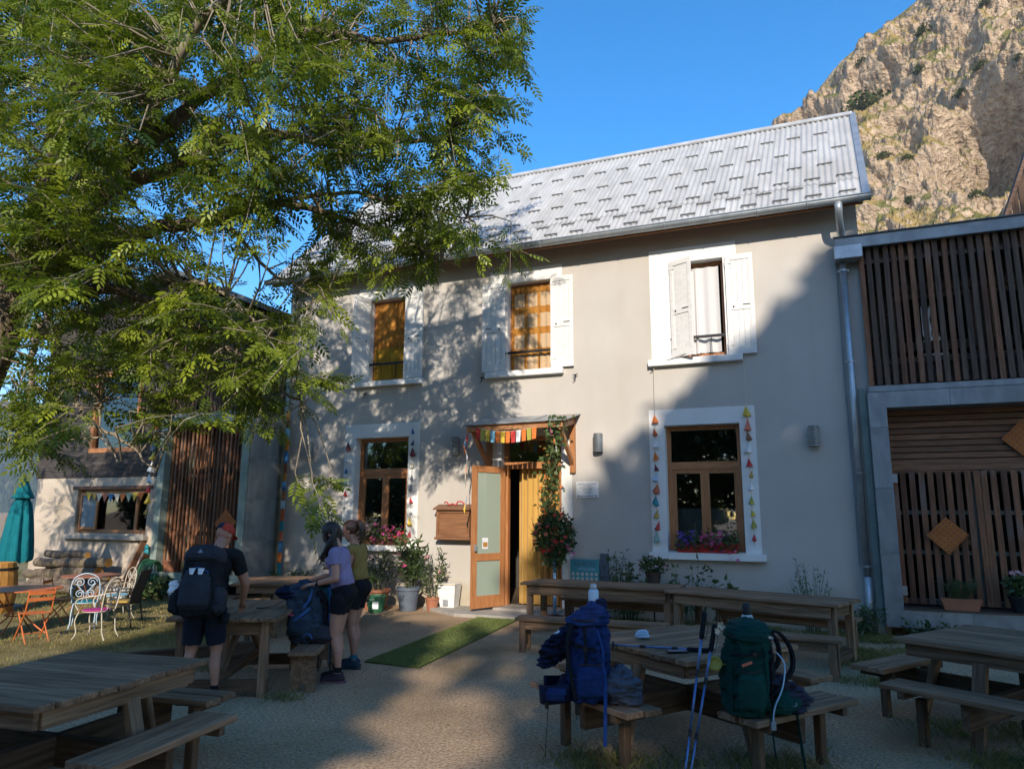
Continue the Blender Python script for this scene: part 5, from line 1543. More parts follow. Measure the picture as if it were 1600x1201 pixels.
def ribbon(mb, pts, w, t=.004, side=(0, 1, 0)):
    o, _ = smooth_path(pts, [0] * len(pts), 5)
    V = []; F = []
    s = np.array(side, float); s /= np.linalg.norm(s)
    for i, p in enumerate(o):
        tn = o[min(i + 1, len(o) - 1)] - o[max(i - 1, 0)]; tn /= max(np.linalg.norm(tn), 1e-6)
        nr = np.cross(tn, s); nr /= max(np.linalg.norm(nr), 1e-6)
        sd = np.cross(nr, tn)
        for (a, b_) in ((-1, -1), (1, -1), (1, 1), (-1, 1)): V.append(p + sd * a * w / 2 + nr * b_ * t / 2)
    for i in range(len(o) - 1):
        for k in range(4): F.append((i * 4 + k, i * 4 + (k + 1) % 4, (i + 1) * 4 + (k + 1) % 4, (i + 1) * 4 + k))
    F.append((3, 2, 1, 0)); n = len(o) - 1; F.append((n * 4, n * 4 + 1, n * 4 + 2, n * 4 + 3))
    mb.add(V, F); return mb
for nm, c in dict(pack_blue=(.014, .035, .125), pack_blue_light=(.025, .07, .25), pack_navy=(.010, .016, .045), pack_green=(.005, .05, .04), pack_green_dark=(.008, .035, .035), pack_grey=(.085, .10, .13), pack_black=(.020, .022, .026), pack_charcoal=(.040, .043, .050), pack_slate=(.040, .062, .092), pack_teal=(.010, .085, .095), strap_black=(.014, .015, .018), strap_blue=(.05, .14, .34), fleece=(.035, .035, .055)).items():
    fabric(nm, c, .72)
mk("buckle", (.012, .012, .014), rough=.35)

def hang(mb, p, L, w=.022, sway=(.01, 0, 0)):
    ribbon(mb, [p, (p[0] + sway[0] * .5, p[1] + sway[1] * .5, p[2] - L * .5), (p[0] + sway[0], p[1] + sway[1], p[2] - L)], w)
# local frame of a pack: x to the back panel side, y across, z up
def blue_pack():
    t = thing("backpack", "big royal blue hiking backpack on the bench with its lid flopped open", "backpack", (-1.47, -7.02, .425), math.radians(196))
    S = fine_secs([((0, 0, 0), .10, .13), ((0, 0, .03), .155, .175), ((.01, 0, .16), .175, .19), ((.0, 0, .34), .165, .185), ((-.01, 0, .52), .150, .17), ((-.02, 0, .64), .12, .145), ((-.035, 0, .70), .075, .10), ((-.04, 0, .715), .02, .03)])
    loft(MB(), S, 60, 2.7, .030, 3).build("main_sack", "pack_blue", t, smooth=True)
    lid = MB(); loft(lid, fine_secs([((.0, 0, .60), .13, .15), ((.0, 0, .63), .165, .175), ((-.03, 0, .69), .14, .16), ((-.06, .02, .74), .06, .09), ((-.06, .02, .75), .01, .02)]), 30, 2.4, .035, 9); lid.build("lid", "pack_blue", t, smooth=True)
    r = MB(); loft(r, fine_secs([((-.11, -.03, .70), .03, .04), ((-.12, -.03, .74), .055, .06), ((-.12, -.03, .79), .045, .05), ((-.12, -.03, .80), .01, .01)]), 18, 2.2, .02, 4); r.build("rolled_top", "pack_navy", t, smooth=True)
    # the open top pocket drooping off the back, with a folded map
    d = MB(); loft(d, fine_secs([((.34, 0, .27), .02, .10), ((.33, 0, .285), .07, .14), ((.29, 0, .36), .10, .155), ((.25, .01, .44), .105, .15), ((.20, 0, .50), .09, .13), ((.13, 0, .58), .06, .12), ((.06, 0, .62), .03, .10)]), 30, 3.0, .05, 5); d.build("top_pocket", "pack_navy", t, smooth=True)
    w_ = MB(); loft(w_, [((.27, .03, .44), .07, .06), ((.25, .03, .50), .06, .05), ((.22, .03, .545), .03, .02)], 14, 3, .01, 2); w_.build("white_cloth", "white", t, smooth=True)
    hb_ = MB(); loft(hb_, fine_secs([((.17, 0, .01), .05, .12), ((.19, 0, .05), .06, .14), ((.19, 0, .15), .05, .13), ((.17, 0, .20), .02, .10)]), 22, 3.0, .02, 7)
    ribbon(hb_, [(.15, .15, .09), (.26, .17, .07), (.36, .12, .05), (.40, .03, .04)], .14, .035, side=(0, .2, 1)); ribbon(hb_, [(.15, -.15, .09), (.26, -.17, .08), (.38, -.10, .09)], .13, .035, side=(0, -.2, 1))
    hb_.build("hip_belt", "pack_navy", t, smooth=True)
    hp_ = MB(); loft(hp_, fine_secs([((.27, .175, .02), .07, .01), ((.27, .19, .04), .085, .025), ((.26, .19, .10), .08, .022), ((.25, .18, .125), .05, .008)]), 18, 3.2, .012, 8); hp_.build("belt_pocket", "pack_blue", t, smooth=True)
    fp = MB(); loft(fp, fine_secs([((-.02, .165, .05), .09, .02), ((-.02, .175, .10), .11, .04), ((-.02, .178, .24), .11, .035), ((-.02, .17, .30), .09, .012)]), 20, 3.2, .014, 6); fp.build("side_pocket", "pack_blue", t, smooth=True)
    st = MB()
    ribbon(st, [(.14, .15, .62), (.17, .19, .45), (.14, .195, .22), (.10, .185, .03)], .035, side=(1, 0, 0)); ribbon(st, [(.03, .165, .62), (.02, .19, .50), (.015, .20, .36), (.02, .19, .30)], .025, side=(1, 0, 0)); hang(st, (.09, .19, .05), .16, .02)
    hang(st, (.33, .13, .03), .44, .038, (.03, 0, 0)); hang(st, (.16, .20, .0), .10)
    st.build("strap", "strap_black", t)
    s2 = MB(); ribbon(s2, [(-.11, .17, .36), (-.14, .19, .20), (-.14, .20, .05), (-.13, .20, -.30)], .030, side=(1, 0, 0)); ribbon(s2, [(-.08, .17, .58), (-.12, .175, .45), (-.13, .18, .36)], .02, side=(1, 0, 0)); s2.build("strap", "pack_blue_light", t)
    MB().box((.018, .205, .43), (.035, .012, .05), ch=.003).build("buckle", "buckle", t); MB().box((.345, .13, -.02), (.03, .05, .05), ch=.004).build("buckle", "buckle", t)
    g_ = MB(); loft(g_, fine_secs([((-.29, .06, .0), .06, .06), ((-.29, .06, .02), .12, .12), ((-.28, .06, .11), .145, .145), ((-.27, .06, .20), .12, .12), ((-.26, .06, .245), .05, .05), ((-.26, .06, .25), .01, .01)]), 30, 2.2, .045, 12); g_.build("stuff_sack", "pack_grey", t, smooth=True)
    for z, w_ in ((.20, .20), (.44, .19)):
        a = MB(); ribbon(a, [(.15, .14, z + .03), (.08, w_ - .005, z + .01), (-.06, w_ + .002, z - .01), (-.15, .13, z - .02)], .020, .004, side=(0, 0, 1)); a.build("compression_strap", "strap_black", t)
        MB().box((.02, w_ + .008, z), (.04, .014, .03), ch=.004).build("buckle", "buckle", t)
    a = MB(); ribbon(a, [(.13, .14, .655), (.03, .185, .645), (-.10, .15, .66), (-.16, .05, .67)], .012, .006, side=(0, 0, 1)); a.build("zip", "buckle", t)
    a = MB(); ribbon(a, [(.08, .195, .31), (-.03, .215, .315), (-.12, .195, .305)], .010, .005, side=(0, 0, 1)); a.build("zip", "buckle", t)
    t.scale = (.80, .84, .82)
    return t
blue_pack()
def bottle(name, label, M, r, h, body, cap_):
    t = thing(name, label, "bottle", M=M)
    MB().lathe([(r * .9, 0), (r, .008), (r, h * .72), (r * .8, h * .80)], n=18).build("bottle_body", body, t, smooth=True)
    c = MB(); c.lathe([(r * .62, h * .80), (r * .66, h * .84), (r * .66, h * .95), (r * .5, h)], n=16); c.build("bottle_cap", cap_, t, smooth=True)
    return t
mk("bottle_clear", (.55, .58, .52), (.62, .64, .58), rough=.2, trans=.3)
bottle("water_bottle", "light blue bottle sticking up behind the blue backpack's lid", Matrix.Translation((-1.445, -6.95, .99)), .036, .19, "light_blue", "galvanised")
def green_pack():
    t = thing("backpack", "dark green hiking backpack standing on the bench beside blue trekking poles", "backpack", (-.45, -6.93, .425), math.radians(28))
    Mt = Matrix.Rotation(.06, 4, 'Y')
    S = fine_secs([((-.02, 0, 0), .10, .12), ((-.02, 0, .03), .145, .16), ((-.03, 0, .18), .155, .175), ((-.02, 0, .36), .15, .17), ((.0, 0, .50), .145, .165), ((.01, 0, .60), .125, .145), ((.01, 0, .66), .08, .10), ((.01, 0, .675), .02, .03)])
    loft(MB(), S, 60, 2.8, .026, 23, Mt).build("main_sack", "pack_green", t, smooth=True)
    lid = MB(); loft(lid, fine_secs([((-.01, 0, .53), .12, .14), ((-.01, 0, .555), .165, .18), ((.0, 0, .62), .15, .165), ((.01, 0, .675), .09, .11), ((.01, 0, .69), .02, .03)]), 30, 2.5, .02, 29, Mt); lid.build("lid", "pack_green", t, smooth=True)
    fp = MB(); loft(fp, fine_secs([((-.04, -.165, .05), .08, .02), ((-.04, -.178, .09), .10, .035), ((-.04, -.18, .26), .105, .032), ((-.03, -.17, .32), .09, .012)]), 20, 3.2, .012, 26, Mt); fp.build("side_pocket", "pack_green", t, smooth=True)
    lo = MB(); lo.bar((-.10, -.186, .375), (-.02, -.186, .40), .004, .020); lo.build("badge", "coral", t)
    pd = MB(); loft(pd, fine_secs([((.14, 0, .10), .03, .12), ((.165, 0, .20), .03, .13), ((.175, 0, .40), .03, .12), ((.17, 0, .56), .02, .09)]), 20, 2.6, .006, 3); pd.build("back_panel", "pack_black", t, smooth=True)
    for s in (-1, 1):
        sp = MB(); ribbon(sp, [(.13, s * .08, .60), (.24, s * .10, .60), (.33, s * .11, .48), (.33, s * .12, .34), (.24, s * .13, .24), (.15, s * .13, .16)], .055, .018, side=(0, 1, 0))
        sp.build("shoulder_strap", "strap_black", t)
    hb_ = MB()
    for s in (-1, 1):
        loft(hb_, fine_secs([((.22, s * .12, .02), .06, .03), ((.25, s * .13, .06), .11, .045), ((.27, s * .13, .12), .10, .04), ((.24, s * .12, .17), .04, .015)]), 18, 2.4, .012, 5)
    hb_.build("hip_belt", "pack_green", t, smooth=True)
    fl_ = MB(); loft(fl_, fine_secs([((.34, -.02, .02), .05, .09), ((.35, -.02, .07), .10, .13), ((.33, -.02, .16), .10, .12), ((.26, -.02, .22), .09, .11), ((.18, -.02, .25), .05, .07)]), 24, 2.3, .045, 31); fl_.build("fleece", "fleece", t, smooth=True)
    st = MB(); hang(st, (.33, -.14, .05), .46, .034, (.05, 0, 0)); hang(st, (.10, -.18, .12), .40, .022, (.03, 0, 0)); hang(st, (-.17, -.13, .45), .40, .022, (.0, 0, 0)); hang(st, (.37, -.08, .1), .40, .006); ribbon(st, [(.08, -.165, .60), (.10, -.18, .45), (.10, -.185, .25), (.08, -.18, .1)], .022, side=(1, 0, 0)); st.build("strap", "pack_green", t)
    tb = MB(); o_, rr = smooth_path([(.20, -.14, .46), (.24, -.18, .38), (.21, -.19, .22), (.14, -.19, .08), (.12, -.19, -.02)], [.006] * 5); tb.tube([tuple(p) for p in o_], rr, 8); tb.build("drinking_tube", "light_blue", t, smooth=True)
    MB().box((.12, -.19, -.05), (.04, .018, .06), ch=.004).build("buckle", "grey", t); MB().box((.30, -.165, .09), (.05, .02, .03), ch=.004).build("buckle", "grey", t)
    fw_ = MB(); ribbon(fw_, [(.10, -.16, .56), (.14, -.17, .575), (.18, -.14, .56)], .018, side=(0, 0, 1)); fw_.build("reflective_strip", "galvanised", t)
    for z in (.16, .45):
        a = MB(); ribbon(a, [(.12, -.13, z + .02), (.04, -.178, z + .01), (-.08, -.182, z), (-.16, -.12, z - .01)], .018, .004, side=(0, 0, 1)); a.build("compression_strap", "strap_black", t)
        MB().box((.0, -.192, z + .005), (.036, .012, .028), ch=.003).build("buckle", "buckle", t)
    a = MB(); ribbon(a, [(.13, -.13, .585), (.03, -.178, .575), (-.10, -.15, .58), (-.155, -.06, .58)], .011, .006, side=(0, 0, 1)); a.build("zip", "buckle", t)
    a = MB(); ribbon(a, [(.06, -.188, .335), (-.04, -.205, .33), (-.13, -.182, .335)], .010, .005, side=(0, 0, 1)); a.build("zip", "buckle", t)
    t.scale = (.82, .82, .83)
    return t
green_pack()
def mug(): 
    t = thing("camp_mug", "olive mug tied to the left side of the green backpack", "mug", M=Matrix.Translation((-.63, -7.01, .72)) @ Matrix.Rotation(1.35, 4, 'X') @ Matrix.Rotation(.3, 4, 'Y'))
    MB().lathe([(.036, -.05), (.042, -.045), (.046, .03), (.044, .032), (.044, .036), (.030, .037), (.030, .034), (.014, .034)], n=20).build("mug_body", "olive", t, smooth=True)
    MB().tube([(.045, 0, -.03), (.07, 0, -.02), (.07, 0, .01), (.045, 0, .02)], .005, 6).build("handle", "olive", t)
mug()
bottle("water_bottle", "clear bottle with black spout standing behind the green backpack", Matrix.Translation((-.42, -6.76, .70)) @ Matrix.Rotation(-.05, 4, 'Y'), .042, .38, "bottle_clear", "black")
dz = thing("artificial_flowers", "white cloth flowers tied at the green backpack's upper left edge", "flowers", (-.60, -7.02, .92))
flowers("petals", "cream", dz, [(0, -.02, 0), (.02, -.04, .03), (-.02, -.04, -.05), (-.015, -.03, -.08), (.03, -.03, .045), (0, -.05, .01)], .026)
# trekking poles
def pole(label, tip, top, group="trekking poles", col="strap_blue"):
    tip, top = Vector(tip), Vector(top); d = (top - tip).normalized(); L = (top - tip).length
    t = thing("trekking_pole", label, "trekking pole", tuple(tip), group=group)
    P = lambda s: tuple(d * s)
    sh_ = MB(); sh_.tube([P(.03), P(L * .35)], .0065, 10); sh_.tube([P(L * .34), P(L * .66)], .0078, 10); sh_.tube([P(L * .65), P(L - .14)], .009, 10); sh_.build("shaft", "pole_blue", t, smooth=True)
    g_ = MB(); g_.tube([P(L - .17), P(L - .15), P(L - .05), P(L - .02), P(L)], [.013, .016, .015, .019, .012], 10); g_.build("grip", "strap_black", t, smooth=True)
    e = MB(); e.tube([P(-.0), P(.035)], [.003, .006], 8); e.tube([P(.045), P(.05)], [.028, .028], 12); e.build("tip", "black", t)
    c = MB(); 
    for s in (.35, .66): c.tube([P(L * s - .02), P(L * s + .02)], .0115, 10)
    c.build("lock_collar", "black", t)
    x = d.cross(Vector((0, 0, 1))); x = x.normalized() if x.length > .1 else Vector((1, 0, 0))
    l_ = MB(); a = Vector(P(L - .02)); ribbon(l_, [tuple(a), tuple(a + x * .035 - d * .06), tuple(a + x * .03 - d * .15), tuple(a + x * .005 - d * .10)], .012, .002); l_.build("wrist_loop", "strap_black", t)
    return t
mk("pole_blue", (.07, .14, .30), (.14, .24, .44), rough=.3, metal=.5, scale=3)
pole("blue trekking pole leaning upright, taller of the pair left of the green backpack", (-.80, -7.42, 0), tuple(on_wall(1101, 955, -7.10)))
pole("blue trekking pole crossing behind the taller one beside the green backpack", (-.78, -7.38, 0), tuple(on_wall(1117, 975, -7.04)))
q0, q1 = on_ground(948, 1006, .715), on_ground(1112, 1016, .715)
pole("trekking pole lying flat across the boards of the middle picnic table", tuple(q0), tuple(q1))
ph = thing("phone", "dark smartphone lying on the middle picnic table", "phone", tuple(on_ground(1058, 1018, .706)), .5)
MB().box((0, 0, .005), (.15, .072, .009), ch=.003).build("phone_body", "black", ph); MB().box((0, 0, .0102), (.135, .064, .001)).build("screen", "slate_blue", ph)
cu_ = thing("cloth_pouch", "small crumpled pale blue pouch on the middle picnic table", "pouch", tuple(on_ground(1003, 996, .705)))
c = MB(); loft(c, fine_secs([((0, 0, 0), .03, .025), ((0, 0, .01), .048, .036), ((.004, 0, .04), .044, .034), ((.01, 0, .058), .02, .015), ((.01, 0, .06), .005, .005)]), 20, 2.2, .02, 3); c.build("pouch_body", "light_blue", cu_, smooth=True); c = MB(); c.tube([(.01, 0, .055), (.03, .01, .06), (.045, 0, .045)], .004, 6); c.build("drawstring", "white", cu_)

# the man's own pack
mp = thing("backpack", "large black hiking backpack worn by the man leaning on the table", "backpack", M=man_th.matrix_basis @ Matrix.Translation((-.12, 0, .82)) @ Matrix.Rotation(.22, 4, 'Y'))
S = fine_secs([((-.10, 0, .0), .06, .10), ((-.10, 0, .03), .115, .165), ((-.115, 0, .20), .135, .180), ((-.115, 0, .40), .130, .175), ((-.10, 0, .54), .12, .165), ((-.09, 0, .60), .09, .14), ((-.09, 0, .62), .03, .05)])
loft(MB(), S, 56, 2.9, .018, 43).build("main_sack", "pack_black", mp, smooth=True)
lid = MB(); loft(lid, fine_secs([((-.11, 0, .50), .10, .15), ((-.12, 0, .53), .15, .19), ((-.12, 0, .60), .145, .18), ((-.11, 0, .665), .10, .14), ((-.10, 0, .685), .03, .05)]), 30, 2.6, .016, 47); lid.build("lid", "pack_charcoal", mp, smooth=True)
fp = MB(); loft(fp, fine_secs([((-.235, 0, .05), .02, .11), ((-.25, 0, .10), .045, .14), ((-.255, 0, .25), .045, .145), ((-.25, 0, .37), .03, .12), ((-.245, 0, .40), .01, .08)]), 22, 3.2, .012, 51); fp.build("front_pocket", "pack_charcoal", mp, smooth=True)
for s in (-1, 1):
    sp = MB(); loft(sp, fine_secs([((-.12, s * .19, .02), .05, .02), ((-.13, s * .205, .06), .085, .055), ((-.13, s * .21, .20), .085, .055), ((-.12, s * .20, .27), .06, .03)]), 18, 2.6, .014, 53); sp.build("side_pocket", "pack_black" if s > 0 else "pack_charcoal", mp, smooth=True)
wb = MB(); loft(wb, fine_secs([((-.15, .235, .18), .04, .035), ((-.15, .24, .22), .055, .045), ((-.14, .24, .31), .05, .04), ((-.13, .235, .34), .02, .02)]), 14, 2.4, .02, 3); wb.build("side_pouch", "white", mp, smooth=True)
tg_ = MB(); tg_.add([(-.292, -.075, .435), (-.292, -.01, .435), (-.295, -.02, .375), (-.295, -.06, .375)], [(0, 1, 2, 3)]); tg_.add([(-.292, .01, .435), (-.292, .075, .435), (-.295, .06, .375), (-.295, .03, .375)], [(0, 1, 2, 3)]); tg_.build("white_shoes_print", "white", mp)
em = MB(); em.add([(-.276, -.035, .575), (-.276, .035, .575), (-.268, .0, .625)], [(0, 1, 2)]); em.build("emblem", "grey", mp)
st = MB()
for s in (-1, 1):
    ribbon(st, [(-.02, s * .08, .60), (.10, s * .10, .62), (.20, s * .12, .50), (.16, s * .15, .25), (.02, s * .17, .08)], .05, .014, side=(0, 1, 0)); ribbon(st, [(-.25, s * .12, .52), (-.265, s * .13, .42), (-.26, s * .13, .30)], .018, side=(0, 1, 0))
st.build("strap", "strap_black", mp)
be = MB(); ribbon(be, [(.0, -.17, .06), (.14, -.20, .07), (.24, -.12, .08), (.27, 0, .08), (.24, .12, .08), (.14, .20, .07), (.0, .17, .06)], .07, .016, side=(0, 0, 1)); be.build("hip_belt", "pack_black", mp)
MB().box((.02, -.235, .0), (.10, .07, .11), ch=.02).build("belt_pocket", "pack_black", mp)
cd = MB(); ribbon(cd, [(-.262, -.11, .40), (-.275, 0, .445), (-.262, .11, .40)], .010, side=(0, 0, 1)); cd.build("blue_piping", "strap_blue", mp)

# two packs on the notched bench
dk = thing("backpack", "slate blue hiking backpack being packed on the notched bench", "backpack", (-4.82, -5.71, .38), math.radians(20))
S = fine_secs([((0, 0, 0), .12, .10), ((0, 0, .03), .17, .145), ((-.01, 0, .18), .18, .155), ((-.02, 0, .34), .165, .145), ((-.06, 0, .48), .14, .12), ((-.08, 0, .56), .07, .07), ((-.08, 0, .58), .02, .02)])
loft(MB(), S, 56, 2.6, .035, 63).build("main_sack", "pack_slate", dk, smooth=True)
a = MB(); loft(a, fine_secs([((-.12, -.02, .40), .05, .06), ((-.17, -.03, .44), .13, .10), ((-.20, -.04, .49), .13, .09), ((-.17, -.03, .54), .06, .05)]), 20, 2.4, .03, 65); a.build("lid", "pack_navy", dk, smooth=True)
a = MB(); loft(a, fine_secs([((.13, -.08, .0), .08, .05), ((.16, -.09, .05), .13, .07), ((.14, -.09, .14), .11, .06), ((.09, -.08, .18), .05, .03)]), 20, 2.4, .02, 66); a.build("hip_belt", "pack_charcoal", dk, smooth=True)
a = MB(); loft(a, fine_secs([((-.05, -.135, .06), .10, .02), ((-.05, -.155, .12), .12, .035), ((-.04, -.155, .24), .11, .03), ((-.03, -.14, .29), .08, .01)]), 20, 3, .015, 67); a.build("side_pocket", "pack_slate", dk, smooth=True)
a = MB(); ribbon(a, [(-.15, -.165, .18), (-.05, -.19, .25), (.06, -.17, .34)], .022, side=(0, 0, 1)); ribbon(a, [(-.02, -.14, .34), (.04, -.15, .42), (.06, -.12, .52)], .028, side=(0, 0, 1)); ribbon(a, [(.0, -.17, .07), (.06, -.18, .10), (.10, -.17, .05)], .016, side=(0, 0, 1)); a.build("strap", "strap_blue", dk)
a = MB(); ribbon(a, [(.13, -.05, .50), (.20, -.07, .38), (.20, -.08, .22), (.12, -.08, .14)], .06, .016, side=(0, 1, 0)); a.build("shoulder_strap", "strap_black", dk)
for q_ in ((.10, .05, .0), (.22, .06, .0)):
    a = MB(); hang(a, q_, .30, .03); a.build("hanging_strap", "strap_black", dk)
a = MB(); ribbon(a, [(-.20, -.1, .42), (-.32, -.12, .36), (-.42, -.12, .335), (-.50, -.14, .335)], .04, side=(0, 1, 0)); a.build("shoulder_strap", "strap_black", dk)
a = MB(); a.box((-.13, -.165, .275), (.06, .012, .02)); a.build("pink_cloth", "pink", dk)
tl_ = thing("backpack", "teal backpack half hidden behind the slate blue one before the woman", "backpack", (-4.96, -5.27, .38), math.radians(20))
S = fine_secs([((0, 0, 0), .10, .09), ((0, 0, .03), .13, .12), ((0, 0, .25), .135, .125), ((0, 0, .45), .12, .11), ((0, 0, .56), .05, .05), ((0, 0, .57), .01, .01)])
loft(MB(), S, 28, 2.7, .025, 73).build("main_sack", "pack_teal", tl_, smooth=True)
a = MB(); ribbon(a, [(.08, -.12, .50), (.10, -.13, .30), (.08, -.125, .10)], .02, side=(1, 0, 0)); hang(a, (.10, -.08, .02), .3, .03); a.build("strap", "strap_blue", tl_)
a = MB(); loft(a, [((0, 0, .50), .11, .10), ((0, 0, .55), .12, .11), ((0, 0, .60), .05, .05)], 20, 2.4, .02, 8); a.build("lid", "pack_green_dark", tl_, smooth=True)

# ================================================================== THINGS ON AND ALONG THE HOUSE
def wall_lamp(x, z, lab, y=-.0):
    t = thing("wall_lamp", lab, "wall lamp", (x, y, z), group="ribbed lamps on the house wall")
    m_ = MB()
    for i in range(9):
        zz = -.15 + i * .034
        m_.lathe([(.055, zz), (.084, zz + .004), (.086, zz + .022), (.070, zz + .029)], (0, -.085, 0), 18)
    m_.build("ribbed_shade", "galvanised", t)
    MB().box((0, -.025, .0), (.12, .05, .28)).build("back_plate", "grey", t)
    MB().lathe([(.075, .155), (.08, .16), (.02, .168)], (0, -.085, 0), 18).build("lamp_cap", "grey", t)
    return t
wall_lamp(-9.35, 2.93, "ribbed grey wall lamp at the far left of the house wall")
wall_lamp(-6.04, 2.91, "ribbed grey wall lamp between the left window and the door canopy")
l3 = wall_lamp(-3.29, 2.88, "ribbed grey wall lamp just right of the door canopy")
MB().tube([(.06, -.085, -.16), (.065, -.085, -.23)], .003, 5).build("pull_chain", "iron", l3)
wall_lamp(.13, 2.87, "ribbed grey wall lamp between the right window and the downpipe")

def text_mesh(s, size, ext=.001):
    cu_ = bpy.data.curves.new("txt", 'FONT'); cu_.body = s; cu_.size = size; cu_.align_x = 'CENTER'; cu_.align_y = 'CENTER'; cu_.extrude = ext
    o = bpy.data.objects.new("txt", cu_); COL.objects.link(o)
    me = bpy.data.meshes.new_from_object(o.evaluated_get(bpy.context.evaluated_depsgraph_get()))
    bpy.data.objects.remove(o); bpy.data.curves.remove(cu_)
    return me
FACE = Matrix.Rotation(PI / 2, 4, 'X')
pq = thing("wall_plaque", "white printed information plaque on the wall right of the door", "sign", (-3.515, -.012, 2.09))
MB().box((0, 0, 0), (.40, .012, .27), ch=.002).build("panel", "white", pq)
r_ = MB()
for k, (w_, z) in enumerate(((.34, .105), (.30, .085), (.14, .065), (.26, .035), (.16, .01), (.16, -.012), (.14, -.034), (.12, -.056))):
    r_.box((0, -.0075, z), (w_, .002, .007 if k else .010))
r_.build("printed_lines", "grey", pq)
r_ = MB()
for k in range(6): r_.box((-.15 + k * .06, -.0075, -.105), (.04, .002, .014 if k else .02))
r_.build("printed_logos", "slate_blue", pq)

gl = thing("ice_cream_sign", "teal ice cream sign reading GLACES beside a dark panel by the door", "sign", (-3.56, -.06, .72))
mk("sign_teal", (.06, .28, .32), (.08, .33, .36), rough=.5, scale=6)
MB().box((0, 0, 0), (.50, .02, .42)).build("panel", "sign_teal", gl)
link("lettering", text_mesh("GLACES", .105), "slate_blue", gl, Matrix.Translation((0, -.0125, .13)) @ FACE)
link("lettering", text_mesh("artisanales", .072), "light_blue", gl, Matrix.Translation((.03, -.0125, .055)) @ FACE)
r_ = MB()
for i in range(6):
    for j in range(2):
        r_.lathe([(.026, 0), (.026, .002)], (0, 0, 0), 14)
        n = 28
        for q in range(len(r_.V) - 28, len(r_.V)):
            v = r_.V[q]; r_.V[q] = (v[0] - .20 + i * .08, -.0125 + v[2] * -1, v[1] - .03 - j * .075)
o = r_.build("printed_scoops", "cream", gl); tag(o, kind="stuff")
MB().box((.34, .01, .03), (.15, .02, .56)).build("side_panel", "slate_blue", gl)
MB().box((0, .03, -.46), (.04, .03, .52)).build("post", "iron", gl); MB().box((.30, .03, -.46), (.04, .03, .52)).build("post", "iron", gl); MB().box((.15, .03, -.705), (.55, .30, .02)).build("foot", "iron", gl)

bx = thing("menu_case", "brown wooden menu case on the wall left of the open door", "display case", (-6.0, -.002, 1.24))
mk("wood_case", (.17, .075, .032), (.28, .13, .06), rough=.5, scale=3, stretch=(1, 10, 10), bump=.1)
m_ = MB(); m_.span((-.33, -.15, .03), (.33, 0, .50)); m_.build("case", "wood_brown", bx)
m_ = MB(); frame(m_, -.335, .335, .02, .50, -.185, .05, .035); m_.build("door_frame", "wood_case", bx)
MB().span((-.285, -.165, .07), (.285, -.152, .45)).build("door_panel", "wood_case", bx)
m_ = MB(); m_.add([(-.38, -.24, .50), (.38, -.24, .50), (.38, 0, .58), (-.38, 0, .58), (-.38, -.24, .525), (.38, -.24, .525), (.38, 0, .605), (-.38, 0, .605)], [(0, 3, 2, 1), (4, 5, 6, 7), (0, 1, 5, 4), (1, 2, 6, 5), (2, 3, 7, 6), (3, 0, 4, 7)]); m_.build("roof", "wood_brown", bx)
MB().span((-.36, -.20, -.03), (.36, 0, .018)).build("bottom_rail", "wood_brown", bx)
rb = thing("red_ribbon", "red ribbon ornament lying on the menu case roof", "ribbon", (-5.98, -.14, 1.83))
m_ = MB(); o_, rr = smooth_path([(-.22, 0, .04), (-.16, -.02, .05), (-.12, 0, .0), (-.04, -.02, .02), (.02, 0, .0), (.06, -.01, .055), (.12, 0, .06), (.18, -.01, .03), (.20, 0, .0)], [.012] * 9); m_.tube([tuple(p) for p in o_], rr, 8); m_.build("ribbon_loop", "red", rb, smooth=True)

# ---- bunting and garlands
def flag_strip(t, pts, cols, w, h, shape="tab", seed=0):
    o_, _ = smooth_path(pts, [0] * len(pts), 8)
    MB().tube([tuple(p) for p in o_], .003, 5).build("cord", "cream", t)
    s = np.concatenate([[0], np.cumsum(np.linalg.norm(np.diff(o_, axis=0), axis=1))]); tot = s[-1]
    for i, c in enumerate(cols):
        u = tot * (i + .5) / len(cols)
        p = np.array([np.interp(u, s, o_[:, k]) for k in range(3)])
        pa = np.array([np.interp(min(u + .02, tot), s, o_[:, k]) for k in range(3)]); d = pa - p; d[2] *= .7; d /= max(np.linalg.norm(d), 1e-6)
        j = rnd.uniform(-.02, .02)
        a = p - d * w / 2; b_ = p + d * w / 2
        if shape == "tab":
            V = [a, b_, b_ - d * w * .08 + np.array([0, j, -h]), a + d * w * .08 + np.array([0, j, -h])]
            F = [(0, 1, 2, 3)]
        else:
            V = [a, b_, (a + b_) / 2 + np.array([rnd.uniform(-.01, .01), j, -h])]
            F = [(0, 1, 2)]
        V2 = [v + np.array([.0, .003, 0]) for v in V]; n = len(V)
        MB().add([tuple(v) for v in V] + [tuple(v) for v in V2], F + [tuple(reversed([q + n for q in F[0]]))] + [(i_, i_ + n, (i_ + 1) % n + n, (i_ + 1) % n) for i_ in range(n)]).build("flag", c, t)
bt_ = thing("bunting", "row of coloured rectangular flags hung below the door canopy's front beam", "bunting")
flag_strip(bt_, [(-5.24, -.87, 3.14), (-4.95, -.88, 3.07), (-4.55, -.88, 3.05), (-4.12, -.87, 3.11)], ["red", "olive", "yellow", "sky_blue", "orange", "yellow", "orange", "red", "white", "orange", "olive", "orange"], .085, .20)
bt_ = thing("bunting", "string of small pennants hanging down left of the canopy to the door leaf", "bunting")
flag_strip(bt_, [(-5.42, -.80, 3.08), (-5.50, -.78, 2.86), (-5.46, -.74, 2.66), (-5.50, -.72, 2.40), (-5.47, -.72, 2.0), (-5.52, -.72, 1.75)], ["red", "blue", "orange", "white", "sage", "orange", "cream", "charcoal", "white", "pale_pink", "blue", "yellow"], .12, .14, "tri")
